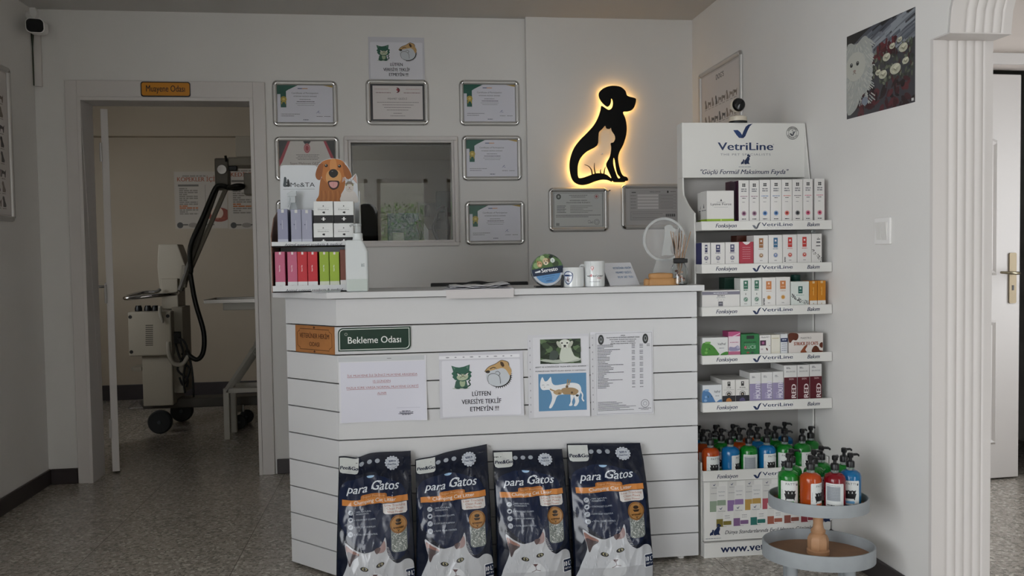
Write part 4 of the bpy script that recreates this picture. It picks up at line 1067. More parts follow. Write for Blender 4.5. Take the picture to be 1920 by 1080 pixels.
# ------------------------------------------------------------------ pet-care display stand on the counter
DY = 3.112                                     # front of its shelves
q = lambda u, v, Y=DY: at(480 + u / 3.858, 280 + v / 3.858, Y)
dx0, dx1 = q(118, 900).x, q(744, 900).x; dz = TOPZ + .0005
ds = thing('display_stand', 'white two-tier counter display stand with golden retriever and kitten cut-out header', 'display stand', ((dx0 + dx1) / 2, DY + .09, dz))
dL = lambda x, y, z: Vector((x - ds.location.x, y - ds.location.y, z - dz))
DD = .19                                       # its depth
zlo = q(300, 985).z; zl2b, zl2 = q(300, 706).z, q(300, 668).z
CARD = mat('#d5d7d9', rough=.5); CARDK = mat('#1a1718', rough=.6)
mb = MB()
mb.box(dL(dx0, DY, dz), dL(dx1, DY + DD, dz + .004)); mb.box(dL(dx0, DY, dz), dL(dx1, DY + .003, zlo))
mb.build('lower_tray', CARD, ds)
mb = MB(); mb.box(dL(dx0, DY + .0, zl2b), dL(dx1, DY + DD, zl2b + .004)); mb.box(dL(dx0, DY + .0, zl2b), dL(dx1, DY + .003, zl2)); mb.build('upper_tray', CARD, ds)
MB().box(dL(dx0, DY + DD, dz), dL(dx1, DY + DD + .003, zl2 + .09)).build('back_panel', CARDK, ds)
zs = q(105, 530).z
MB().prism([(DY + .004, dz), (DY + DD, dz), (DY + DD, zs + .05), (DY + .08, zs + .02), (DY + .004, zl2 + .02)], lambda u, v, d: dL(dx0 - .003 + d, u, v), .003).build('side_panel', mat('#8a6a5a', rough=.5), ds)['label'] = 'brown side panel'
MB().prism([(DY + .004, dz), (DY + DD, dz), (DY + DD, zs + .12), (DY + .13, zs + .12), (DY + .10, zl2 + .02), (DY + .004, zl2 + .02)], lambda u, v, d: dL(dx1 + d, u, v), .003).build('side_panel', CARD, ds)
for z_, t_, x_ in ((zl2b + .004, 'Animal support products & medical', .52), (dz + .003, 'Animal support products & medical', .52)):
    a = Art(); a.text(t_, (dx1 - dx0) * .48, 0, .0125, '#2c3140', wd=(dx1 - dx0) * .66, bold=.012, shear=.15)
    a.build('lettering', ds, lambda u, v, h: dL(dx0 + u, DY - h, z_ + v))
# header board
HY = DY + DD - .004; q2 = lambda u, v: at(480 + u / 3.858, 280 + v / 3.858, HY)
c2 = lambda pts: [(q2(x, y).x, q2(x, y).z) for x, y in pts]
out = [(178, 760), (175, 135), (182, 120), (198, 114), (428, 116)] + [(440, 128), (458, 100), (492, 78), (548, 65), (602, 69), (642, 94), (670, 128), (692, 178), (692, 204), (706, 190), (722, 174), (733, 200), (734, 260), (738, 330), (745, 400), (745, 760)]
hb = MB().prism(c2(out), lambda u, v, d: dL(u, HY + d, v), .004).build('header_board', mat('#d6dade', rough=.4), ds)
a = Art(); P = c2
a.blob(P([(444, 380), (455, 330), (462, 250), (480, 200), (560, 190), (640, 210), (640, 280), (615, 330), (616, 380)]), '#a5652f')
for x in range(470, 610, 17): a.line(P([(x, 375), (x + 4, 340), (x - 3 + (x % 3) * 3, 300)]), .0016, '#8a5026' if (x // 17) % 2 else '#bd7c42', True)
a.blob(P([(462, 110), (492, 82), (550, 69), (600, 73), (640, 98), (652, 150), (640, 205), (610, 245), (560, 292), (515, 250), (478, 205), (464, 160)]), '#b87238')
a.blob(P([(462, 104), (444, 132), (430, 180), (438, 212), (462, 222), (476, 190), (484, 140), (488, 108)]), '#96572a')
a.blob(P([(628, 98), (662, 128), (688, 178), (688, 206), (662, 216), (640, 190), (630, 140)]), '#9c5c2d')
a.blob(P([(540, 75), (575, 75), (585, 140), (562, 160), (535, 140)]), '#cc8c50'); a.blob(P([(505, 200), (525, 155), (595, 152), (618, 200), (598, 242), (522, 242)]), '#d09a60')
a.blob(P([(520, 232), (560, 226), (602, 232), (594, 276), (560, 293), (532, 276)]), '#3a1d16'); a.blob(P([(530, 240), (560, 234), (590, 240), (584, 270), (560, 280), (538, 268)]), '#d39a98'); a.line(P([(560, 238), (560, 270)]), .001, '#b57674')
a.blob(P([(526, 168), (544, 146), (576, 146), (594, 168), (586, 192), (560, 206), (536, 194)]), '#1c1919'); a.ell(*P([(552, 160)])[0], .003, .0018, '#6d6a6a')
for e in ((508, 118), (604, 122)): a.ell(*P([e])[0], .0062, .0058, '#1c120c'); a.ell(*P([(e[0] - 3, e[1] - 4)])[0], .0016, .0016, '#e8e8e8', n=8)
a.blob(P([(616, 378), (618, 330), (640, 300), (700, 300), (728, 330), (734, 385)]), '#d9d3cd')
a.poly(P([(622, 240), (628, 200), (655, 215)]), '#b79a8c'); a.poly(P([(698, 215), (722, 178), (732, 250)]), '#b79a8c'); a.poly(P([(706, 218), (720, 194), (726, 240)]), '#d3b0a4')
a.ell(*P([(676, 258)])[0], .0150, .0140, '#8a7d70', n=22); a.blob(P([(650, 262), (676, 252), (702, 262), (704, 295), (676, 310), (650, 295)]), '#cfc7bf')
for x in (655, 667, 684, 696): a.line(P([(x, 215), (676 + (x - 676) * .7, 238)]), .0013, '#3f362e')
for e in ((653, 258), (699, 258)): a.ell(*P([e])[0], .0036, .0034, '#b6b283'); a.ell(*P([e])[0], .0014, .003, '#1a1a14', n=10); a.line(P([(e[0] - 12, e[1] - 9), (e[0] + 12, e[1] - 9)]), .0012, '#3f362e')
a.poly(P([(669, 274), (684, 274), (676, 283)]), '#a8706a'); a.line(P([(664, 292), (676, 285), (690, 292)]), .0009, '#5d4f47')
a.text('Me&TA', *P([(250, 272)])[0], .0235, '#262a2e', al='l', wd=q2(426, 0).x - q2(250, 0).x)
a.rect(*P([(197, 290)])[0], *P([(425, 287)])[0], '#4a4e52')
a.blob(P([(198, 268), (200, 232), (203, 205), (212, 199), (220, 210), (222, 235), (228, 268)]), '#3f484c'); a.blob(P([(222, 268), (224, 240), (228, 218), (236, 218), (243, 240), (246, 268)]), '#1d2124'); a.text('+', *P([(222, 258)])[0], .010, '#e2e4e6', bold=.06)
a.build('print', ds, lambda u, v, h: dL(u, HY - h, v), rough=.35)
# cartons in it
LB = TOPZ + .0046; UB = zl2b + .0046
def dcart(u0, u1, v0, zb_, col, label, group, dep=.10, yo=.006, art=None, band=None):
    Y = DY + yo; x0, x1 = q(u0, v0, Y).x, q(u1, v0, Y).x; zt = q((u0 + u1) / 2, v0, Y).z
    w_, h_ = x1 - x0 - .001, zt - zb_; a = Art(); art(a, w_, h_)
    carton('carton', label, 'carton', x0, x1 - .001, zb_, zt, Y, dep, col, a, group)
def slim(cross, band, txt='#ffffff'):
    def f(a, w_, h_):
        a.rect(0, 0, w_, h_ * .24, band); a.rect(w_ * .1, h_ * .24, w_ * .101, h_ * .99, band); a.text('+', w_ / 2, h_ * .075, .017, cross, bold=.06)
        a.text('Nutri Pet', w_ * .5, h_ * .58, .006, txt, rot=math.pi / 2, al='c'); a.rect(w_ * .42, h_ * .93, w_ * .62, h_ * .995, '#e6d8d8')
    return f
def slim_l(a, w_, h_):
    a.rect(0, 0, w_, h_ * .18, '#b9bccb'); a.text('+', w_ / 2, h_ * .04, .014, '#8d92ac', bold=.05); a.rect(w_ * .38, h_ * .9, w_ * .64, h_ * .99, '#cfd0cc'); a.poly([(w_ * .25, h_ * .60), (w_ * .38, h_ * .60), (w_ * .31, h_ * .55)], '#5d6070'); a.greek(w_ * .44, w_ * .49, h_ * .45, h_ * .25, '#b9bac4', 3)
gl = 'slim lilac cartons on the upper tier'; g2 = 'slim coloured cartons on the lower tier'
dcart(153, 229, 432, UB, '#8f91a8', 'slim lilac carton at the left end of the upper display tier', gl, art=slim_l)
dcart(250, 327, 434, UB, '#9a9cb0', 'slim lilac carton in the middle of the three on the upper display tier', gl, art=slim_l)
dcart(328, 404, 436, UB, '#9fa1b4', 'slim lilac carton next to the black and white cartons on the upper display tier', gl, art=slim_l)
def bw(a, w_, h_):
    a.rect(0, 0, w_, h_ * .36, '#1b1b1d'); a.text('+', w_ / 2, h_ * .07, .026, '#e9e9e9', bold=.07)
    a.text('Dissolve', w_ / 2, h_ * .60, .0065, '#55565a', wd=w_ * .55); a.rect(w_ * .2, h_ * .71, w_ * .8, h_ * .715, '#8a8b8e'); a.poly([(w_ * .46, h_ * .76), (w_ * .54, h_ * .76), (w_ * .5, h_ * .83)], '#3a3b3e')
    a.blob([(w_ * .44, h_ * .48), (w_ * .5, h_ * .53), (w_ * .58, h_ * .52), (w_ * .56, h_ * .44)], '#2a2a2c')
gb = 'black and white cartons on the upper tier'
zmid = q(480, 534).z
for r, (vt, zb_) in enumerate(((534, UB), (376, zmid + .0004))):
    for c, (u0, u1) in enumerate(((415, 558), (562, 706))):
        dcart(u0, u1, vt, zb_, '#dfe1e0', '%s black and white cross carton, %s of the upper display tier' % (('lower', 'upper')[r], ('left stack', 'right stack')[c]), gb, art=bw, dep=.075)
R_ = slim('#c4485a', '#d9dadc'); 
dcart(135, 209, 741, LB, '#bd5f7d', 'slim pink carton at the left end of the lower display tier', g2, art=R_)
dcart(225, 297, 741, LB, '#c26280', 'slim pink carton touching the red cartons on the lower display tier', g2, art=R_)
R_ = slim('#c1202c', '#dcdddf')
dcart(298, 370, 741, LB, '#c02a34', 'slim red carton beside the pink ones on the lower display tier', g2, art=R_)
dcart(372, 444, 741, LB, '#c42c36', 'slim red carton on the side of the lime green ones in the lower display tier', g2, art=R_)
R_ = slim('#8fa83c', '#d3d8c6')
dcart(457, 527, 741, LB, '#97b13c', 'slim lime green carton beside the red ones on the lower display tier', g2, art=R_)
dcart(530, 602, 741, LB, '#9db83e', 'slim lime green carton beside the brown one on the lower display tier', g2, art=R_)
def brown(a, w_, h_): a.rect(0, 0, w_, h_ * .25, '#dcdcda'); a.blob([(w_ * .3, h_ * .1), (w_ * .6, h_ * .14), (w_ * .75, h_ * .08), (w_ * .4, h_ * .07)], '#2a2424')
dcart(606, 676, 726, LB, '#7d4a3c', 'slim brown carton behind the white canister on the lower display tier', g2, art=brown)
# clear spray bottle standing behind the lilac cartons
sb0 = q(270, 420, DY + .15)
CLR = mat('#e9eef0', rough=.12, trans=.85, ior=1.35)
sp = thing('spray_bottle', 'clear plastic trigger spray bottle standing behind the lilac cartons', 'spray bottle', (sb0.x, DY + .15, UB))
zt = q(270, 300, DY + .15).z - UB
MB().lathe([(.018, 0), (.019, .01), (.019, zt * .55), (.012, zt * .72), (.009, zt * .78)], n=18).build('bottle', CLR, sp, smooth=True)
mb = MB().box((-.009, -.011, zt * .78), (.009, .011, zt * .90)); mb.prism([(-.02, zt * .90), (.013, zt * .90), (.013, zt), (-.004, zt * .995), (-.02, zt * .95)], lambda u, v, d: Vector((u, -.008 + d, v)), .016)
mb.prism([(-.014, zt * .90), (-.018, zt * .78), (-.022, zt * .70), (-.018, zt * .70), (-.012, zt * .80), (-.009, zt * .9)], lambda u, v, d: Vector((u, -.004 + d, v)), .008); mb.build('trigger_head', mat('#dfe5e8', rough=.25, trans=.4), sp, bevel=.001)

# ------------------------------------------------------------------ things lying on the counter
# white canister with pump
KY = 3.046; k0, k1 = q(648, 900, KY).x, q(812, 900, KY).x
cn = thing('canister', 'translucent white plastic canister with pump cap beside the pet display stand', 'canister', ((k0 + k1) / 2, KY + .012, TOPZ))
kw = (k1 - k0) / 2; kz = lambda v: q(730, v, KY).z - TOPZ
o = [(-kw, 0), (kw, 0), (kw, kz(740)), (kw * .55, kz(655)), (-kw, kz(655))]
o = [(x, z) for x, z in o]
MB().prism(o, lambda u, v, d: Vector((u, -.010 + d, v)), .055).build('body', mat('#e4e9ea', rough=.35, trans=.15, ior=1.3), cn, bevel=.008, seg=3)
lq = MB().prism([(-kw + .004, .004), (kw - .004, .004), (kw - .004, kz(940)), (-kw + .004, kz(940))], lambda u, v, d: Vector((u, -.0105 + d, v)), .002).build('liquid', mat('#c3cdc8', rough=.2), cn)
lq['label'] = 'liquid in the bottom of the canister'
nx = q(732, 600, KY).x - cn.location.x
MB().lathe([(.019, kz(658)), (.017, kz(640)), (.017, kz(608)), (.012, kz(603))], (nx, .015, 0), 18).build('neck', mat('#d7dcdc', rough=.35), cn, smooth=True)
MB().lathe([(.010, kz(603)), (.010, kz(555)), (.014, kz(553)), (.014, kz(537)), (.006, kz(534))], (nx, .015, 0), 16).tube([(nx, .015, kz(545)), (nx - .02, .008, kz(545)), (nx - .026, .006, kz(555))], .004, 8).build('pump', mat('#dfe3e3', rough=.2, trans=.5), cn, smooth=True)
a = Art()
for k in range(3): a.greek(0, .012, -.004 * k, .0022, '#8b9798', k)
a.build('label', cn, lambda u, v, h: Vector((kw * .45 - v * 1.0, -.010 - h, kz(850) + u)))
# clear bar
b0, b1 = q(402, 1012, 3.05), q(612, 1012, 3.05)
cb_ = MB().box((-(b1.x - b0.x) / 2, -.012, 0), ((b1.x - b0.x) / 2, .012, .007)).build('acrylic_block', mat('#e3e8ea', rough=.08, trans=.8, ior=1.45), None, bevel=.002, loc=((b0.x + b1.x) / 2, 3.0515, TOPZ))
tag(cb_, 'small clear acrylic bar lying in front of the pet display stand', 'acrylic bar')
# papers
pr = thing('paper_stack', 'loose stack of papers on the counter, one sheet drooping over the edge', 'papers', (at(897, 540, 3.1).x, 3.11, TOPZ))
rnd = random.Random(3)
for k in range(5):
    wd_, dp = .25 - .012 * k, .16; rz = rnd.uniform(-.08, .08); mb = MB(); vs = []
    for t in (0, .0012):
        for j in range(7):
            for i in range(9):
                x, y = -wd_ / 2 + wd_ * i / 8, -.07 + dp * j / 6
                z = .0025 * k + .001 + t + (.010 * max(0, (i - 5) / 3) ** 2 * (k > 1) * (k / 4)) + .004 * math.sin(i * 1.1 + k) ** 2 * (k > 0)
                vs.append(Vector((x * math.cos(rz) - y * math.sin(rz), x * math.sin(rz) + y * math.cos(rz), z)))
    fs = []
    for j in range(6):
        for i in range(8): p = j * 9 + i; fs += [(p, p + 1, p + 10, p + 9), (63 + p, 63 + p + 9, 63 + p + 10, 63 + p + 1)]
    bd = list(range(9)) + [9 * j + 8 for j in range(1, 7)] + [54 + 7 - i for i in range(8)] + [9 * (5 - j) for j in range(5)]
    for i in range(len(bd)): p, r = bd[i], bd[(i + 1) % len(bd)]; fs.append((p, r, 63 + r, 63 + p))
    mb.add(vs, fs).build('sheet', mat(['#d8d8dc', '#c9c9cf', '#3b3b42', '#d4d4da', '#dededf'][k], rough=.5), pr, smooth=True)
dr = MB().add([(-.122, -.01, .0006), (.122, -.01, .0006), (.122, -.0755, .0006), (-.122, -.0755, .0006), (.122, -.0775, -.004), (-.122, -.0775, -.004), (.12, -.078, -.030), (-.12, -.078, -.030)], [(0, 1, 2, 3), (3, 2, 4, 5), (5, 4, 6, 7)]).build('drooping_sheet', mat('#cfcbcb', rough=.5), pr, fix=False)
sm_ = dr.modifiers.new('thickness', 'SOLIDIFY'); sm_.thickness = .0006
# monitor behind the counter
m0, m1 = at(808, 535, 3.5), at(990.5, 535, 3.5); mzt = at(900, 529.5, 3.5).z
mn = thing('monitor', 'black flat monitor behind the counter with only its top edge showing', 'monitor', ((m0.x + m1.x) / 2, 3.55, .725))
mw = (m1.x - m0.x) / 2; mt = mzt - .725
MB().box((-mw, -.05, .06), (mw, -.01, mt)).build('screen_housing', mat('#0a0a0b', rough=.45), mn, bevel=.004)
arcp = [(-.055 + .11 * k / 10, mt - .002 + .0075 * math.sin(math.pi * k / 10)) for k in range(11)]
MB().prism(arcp, lambda u, v, d: Vector((u - .01, -.045 + d, v)), .03).build('webcam_bump', mat('#0a0a0b', rough=.45), mn)
MB().box((-.03, -.02, .0), (.03, .005, .2)).box((-.12, -.08, 0), (.12, .08, .012)).build('stand', mat('#111112', rough=.4), mn)
# round collar tin
z5 = lambda u, v, Y: at(960 + u / 5.333, 380 + v / 5.333, Y)
TY = 3.12; tc = z5(350, 676, TY); tr = (z5(511, 676, TY).x - z5(189, 676, TY).x) / 2
sl0 = MB().box((-.05, -.028, 0), (.05, .03, .006)).build('phone', mat('#0c0c0d', rough=.3), None, bevel=.002, loc=(tc.x + .005, TY + .01, TOPZ)); tag(sl0, 'thin black slab for the shadow gap under the round blue tin', 'phone')  # black slab added for the shadow gap under the tin
tn = thing('round_tin', 'round blue pet collar tin with two dogs and white brand lettering', 'tin', (tc.x, TY, tc.z - tr * math.cos(.12)))
tilt = Matrix.Translation((0, 0, tr)) @ Matrix.Rotation(math.radians(-8), 4, 'X') @ Matrix.Rotation(math.radians(-7.5), 4, 'Y')
TF = lambda u, v, h: tilt @ Vector((u, -.012 - h, v))
MB().lathe([(tr - .002, -.012), (tr, -.010), (tr, .012), (tr - .002, .014)], n=40, M=tilt @ Matrix.Rotation(math.radians(90), 4, 'X') @ Matrix.Scale(-1, 4, (0, 0, 1))).build('tin', mat('#9fa8ad', rough=.25, metal=.6), tn, smooth=True)
a = Art((-tr, -tr, tr, tr)); r = tr * .97
seg_ = lambda y0, y1: [(x, y) for y in [y0 + (y1 - y0) * k / 12 for k in range(13)] for x in [math.sqrt(max(0, r * r - y * y))]] + [(-math.sqrt(max(0, r * r - y * y)), y) for y in [y1 - (y1 - y0) * k / 12 for k in range(13)]]
a.ell(0, 0, r, r, '#c8ccd2', n=40)
a.poly(seg_(tr * .12, r * .999), '#4d6b3c'); a.poly([(p[0], p[1]) for p in seg_(tr * .55, r * .98) if p[0] > -.005] , '#1e2a22')
for k, (x, y, s, c) in enumerate(((-.42, .62, .2, '#7d9a60'), (-.2, .76, .15, '#a8bd8c'), (-.65, .35, .18, '#8aa872'), (.55, .3, .2, '#33452c'))): a.ell(x * tr, y * tr, s * tr, s * tr, c)
a.ell(-.43 * tr, .40 * tr, .17 * tr, .19 * tr, '#c59d74'); a.ell(-.43 * tr, .33 * tr, .08 * tr, .07 * tr, '#e2c9a6'); a.poly([(-.58 * tr, .52 * tr), (-.54 * tr, .68 * tr), (-.46 * tr, .56 * tr)], '#8f6a48'); a.ell(-.49 * tr, .44 * tr, .025 * tr, .025 * tr, '#1a1410', n=8); a.ell(-.37 * tr, .44 * tr, .025 * tr, .025 * tr, '#1a1410', n=8)
a.ell(-.03 * tr, .52 * tr, .2 * tr, .22 * tr, '#cdb994'); a.ell(-.03 * tr, .40 * tr, .12 * tr, .10 * tr, '#e6dcc6'); a.ell(-.03 * tr, .43 * tr, .05 * tr, .045 * tr, '#15100d'); a.ell(-.11 * tr, .56 * tr, .03 * tr, .03 * tr, '#1a1410', n=8); a.ell(.06 * tr, .56 * tr, .03 * tr, .03 * tr, '#1a1410', n=8); a.ell(.17 * tr, .56 * tr, .06 * tr, .16 * tr, '#6d5238')
a.ell(.33 * tr, .76 * tr, .13 * tr, .10 * tr, '#16281e'); a.ell(.40 * tr, .53 * tr, .14 * tr, .15 * tr, '#d5dbd6'); a.rect(.38 * tr, .45 * tr, .42 * tr, .6 * tr, '#7d9a8a')
a.poly(seg_(-.97 * r, -.28 * tr), '#c4c9cf'); a.poly([(p[0] * .84, p[1] * .88 - .0) for p in seg_(-.96 * r, -.30 * tr)], '#5f93c6')
a.poly(seg_(-.30 * tr, .14 * tr), '#12263f')
a.text('Seresto', .12 * tr, -.13 * tr, .021, '#eef1f4', bold=.03, wd=1.0 * tr); a.poly([(-.80 * tr, -.03 * tr), (-.45 * tr, .03 * tr), (-.45 * tr, -.10 * tr), (-.78 * tr, -.10 * tr)], '#dfe6ec')
a.greek(-.4 * tr, .4 * tr, -.42 * tr, .0016, '#33587d', 1); a.greek(-.25 * tr, .3 * tr, -.56 * tr, .0014, '#33587d', 2); a.ell(.0, -.68 * tr, .22 * tr, .06 * tr, '#456f9c')
a.build('print', tn, TF, rough=.25, coat=.4)
mk = MB().lathe([(.004, 0), (.005, .003), (.005, .034), (.0035, .046)], n=12, M=Matrix.Rotation(math.radians(4), 4, 'Y')).build('marker_pen', mat('#0d0d0f', rough=.35), None, smooth=True, loc=(z5(497, 700, 3.075).x, 3.075, TOPZ)); tag(mk, 'short black marker standing between the tin and the small mug', 'marker')
# mugs
CER = mat('#dfe2e2', rough=.12, coat=.5)
def mug(name, label, u0, u1, v0, Y, art, hang, tap=0.0):
    x0, x1 = z5(u0, 800, Y).x, z5(u1, 800, Y).x; r = (x1 - x0) / 2; h = z5((u0 + u1) / 2, v0, Y).z - TOPZ
    m = thing(name, label, 'mug', ((x0 + x1) / 2, Y, TOPZ)); r2 = r * (1 + tap)
    MB().lathe([(r * .9, 0), (r, .003), (r, .01), (r2, h - .002), (r2 - .0012, h), (r2 - .003, h - .002), (r - .004, .006), (.001, .005)], n=40).build('cup', CER, m, smooth=True)
    d = Vector((math.cos(hang), math.sin(hang), 0))
    P = [d * r * .96 + Vector((0, 0, h * .80)), d * (r + .016) + Vector((0, 0, h * .84)), d * (r + .026) + Vector((0, 0, h * .62)), d * (r + .022) + Vector((0, 0, h * .36)), d * r * .96 + Vector((0, 0, h * .22))]
    MB().tube(smooth_loop(P, 5, False), .0048, 10).build('handle', CER, m, smooth='full')
    art(r, h).build('print', m, lambda u, v, hh: Vector(((r * (1 + tap * v / h) + hh) * math.sin(u / r), -(r * (1 + tap * v / h) + hh) * math.cos(u / r), v)), maxedge=.006, rough=.15, coat=.4)
    return m
def shield(r, h):
    a = Art(); cx_ = -r * .72; B_ = '#1d3a6a'; s = h / 187
    X = lambda pts: [(cx_ + (x - 560) * s, (832 - y) * s) for x, y in pts]
    a.blob(X([(560, 677), (607, 700), (605, 750), (590, 785), (560, 806), (530, 785), (515, 750), (513, 700)]), B_, 3); a.blob(X([(560, 686), (599, 706), (597, 748), (584, 778), (560, 796), (536, 778), (523, 748), (521, 706)]), '#dfe3ea', 3)
    a.rect(*X([(522, 728)])[0], *X([(598, 712)])[0], B_); a.text('VC', cx_, h - (775 - 645) * s, .014, '#152744', bold=.03); a.line(X([(560, 735), (556, 760), (566, 780)]), .002, '#7d2a30', True)
    return a
def vetmug(r, h):
    a = Art(); s = h / 249; cx_ = -.001
    Y_ = lambda v: (832 - v) * s
    a.text('veteriner', cx_ - .004, Y_(735), .0125, '#1d1d20', bold=.01, wd=r * 1.75); a.text('+', cx_ - r * .50, Y_(742), .022, '#b3202a', bold=.08)
    a.text('Clinic', cx_ + r * .28, Y_(752), .008, '#b3202a', shear=.3, bold=.01); a.greek(cx_ - r * .7, cx_ + r * .35, Y_(785), .0016, '#7d8590', 4)
    a.ell(cx_ - r * .40, Y_(648), .0055, .0065, '#b5524a'); a.ell(cx_ - r * .40, Y_(646), .0028, .0035, '#dfe2e2'); a.poly([(cx_ - r * .40 - .003, Y_(662)), (cx_ - r * .40 + .003, Y_(662)), (cx_ - r * .40, Y_(682))], '#b5524a')
    return a
mug('mug', 'short white mug with a dark blue shield emblem next to the round tin', 510, 718, 647, 3.09, shield, math.radians(60))
mug('mug', 'tall white mug with red and black lettering beside the white desk card', 726, 924, 584, 3.09, vetmug, math.radians(140), .03)
# leaning desk card
cd_ = thing('desk_card', 'white desk card with blue name and phone lettering between tall mug and tan box', 'desk card', (z5(1135, 822, 3.14).x, 3.142, TOPZ))
A_, B_ = math.radians(24), math.radians(33); cw = .142; ch = .102
M_ = Matrix.Rotation(A_, 4, 'Z') @ Matrix.Rotation(-B_, 4, 'X')
KF = lambda u, v, h: M_ @ Vector((u - cw / 2, -h, v))
MB().prism([(0, .001), (cw, .001), (cw, ch), (0, ch)], lambda u, v, d: KF(u, v, -d), .003).build('card', mat('#dcdde2', rough=.25, coat=.3), cd_, bevel=.0008)
pp = M_ @ Vector((0, .003, ch * .8))
MB().add([M_ @ Vector((-cw / 2, .003, ch * .85)), M_ @ Vector((cw / 2, .003, ch * .85)), Vector((0, 0, 0)) + Matrix.Rotation(A_, 4, 'Z') @ Vector((cw / 2, .09, .0006)), Matrix.Rotation(A_, 4, 'Z') @ Vector((-cw / 2, .09, .0006))], [(0, 1, 2, 3)]).build('rear_foot', mat('#d3d5da', rough=.3), cd_, fix=False)
a = Art(); BL = '#3f6d9c'
for t, v, q0 in (('VETERİNER HEKİM', .76, .62), ('MEHMET GEZİCİ', .56, .52), ('0539 587 7501', .36, .52)): a.text(t, cw * .62, ch * v - .004, .0125, BL, wd=cw * q0, bold=.02)
a.build('lettering', cd_, KF)
# tan lidded box
tb0, tb1 = z5(1322, 800, 3.10).x, z5(1662, 800, 3.10).x; th_ = z5(1500, 700, 3.10).z - TOPZ
tb = thing('tan_box', 'tan rounded lidded box lying beside the reed jar', 'box', ((tb0 + tb1) / 2, 3.10, TOPZ))
TAN = mat('#b98a58', rough=.55, vary=.06, scale=30)
def puff(mb, cx_, w_, h0, h1, d_, e=3.2):
    n_ = 28; vs = []; rows = 10
    for j in range(rows + 1):
        t = j / rows; z = h0 + (h1 - h0) * t; f = (1 - (2 * t - 1) ** 4 if h0 > 0 else 1 - t ** 3.0) ** .5 if t < 1 else .02
        f = max(f, .02)
        for k in range(n_):
            a_ = 2 * math.pi * k / n_; c, s = math.cos(a_), math.sin(a_)
            vs.append(Vector((cx_ + w_ / 2 * f ** .35 * math.copysign(abs(c) ** (2 / e), c), d_ / 2 * f ** .35 * math.copysign(abs(s) ** (2 / e), s), z)))
    fs = [(j * n_ + k, j * n_ + (k + 1) % n_, (j + 1) * n_ + (k + 1) % n_, (j + 1) * n_ + k) for j in range(rows) for k in range(n_)]
    fs += [tuple(range(n_ - 1, -1, -1)), tuple(rows * n_ + k for k in range(n_))]
    return mb.add(vs, fs)
tw = tb1 - tb0
puff(MB(), 0, tw * .82, .0, th_ * .66, .046).build('base', TAN, tb, smooth='full')
puff(MB(), -.002, tw * .70, th_ * .48, th_, .044).build('lid', TAN, tb, smooth='full')
for s_ in (-1, 1): puff(MB(), s_ * tw * .43, tw * .15, 0, th_ * .55, .03).build('side_lobe', TAN, tb, smooth='full')
# reed jar
jy = 3.10; j0, j1 = z5(1597, 760, jy).x, z5(1757, 760, jy).x; jr = (j1 - j0) / 2; jx = (j0 + j1) / 2; jh = z5(1670, 560, jy).z - TOPZ
jr = min(jr, TX1 - jx - .001)
rj = thing('reed_jar', 'glass jar with black ribbon holding reed sticks at the right end of the counter', 'reed jar', (jx, jy + .006, TOPZ))
MB().lathe([(jr * .9, 0), (jr, .004), (jr, jh * .62), (jr * .62, jh * .85), (jr * .62, jh), (jr * .55, jh), (jr * .55, jh * .84), (jr * .92, jh * .6), (jr * .92, .006), (.001, .006)], n=28).build('jar', glass_mat('#f4f7f7'), rj, smooth=True)
mb = MB(); rnd = random.Random(9)
for k in range(9): mb.sphere((rnd.uniform(-.5, .5) * jr, rnd.uniform(-.5, .5) * jr, .012 + .005 * k), .007, 8, k % 3, (1, .7, .6), Matrix.Rotation(rnd.uniform(0, 3), 3, 'X'))
mb.build('shells', [mat('#a8583e', rough=.4), mat('#d9b7a2', rough=.4), mat('#6d3a2a', rough=.4)], rj, smooth='full')
mb = MB().lathe([(jr * .66, jh * .82), (jr * .7, jh * .86), (jr * .7, jh * 1.0), (jr * .66, jh * 1.02)], n=20); mb.box((-jr * .9, -jr * .75, jh * .84), (jr * .85, -jr * .6, jh * 1.0)); mb.build('ribbon', mat('#121214', rough=.5), rj, bevel=.002)
tops = [(1580, 285), (1600, 290), (1630, 330), (1660, 300), (1705, 280), (1720, 320), (1770, 290), (1748, 345)]
for k, (u, v) in enumerate(tops):
    p = z5(u, v, jy + .006) - rj.location; MB().tube([(p.x * -.15, rnd.uniform(-.006, .006), .012), (p.x, rnd.uniform(-.02, .012), p.z)], .0013, 6).build('reed_stick', mat('#a07a58', rough=.7), rj)
for u, v, u2, v2 in ((1608, 345, 1625, 520), (1672, 255, 1660, 470)):
    p, p2 = z5(u, v, jy) - rj.location, z5(u2, v2, jy) - rj.location; MB().tube([p, (p + p2) / 2 + Vector((.002, 0, 0)), p2], [.0006, .0034, .0012], 8).build('dark_reed', mat('#1d1715', rough=.5), rj)
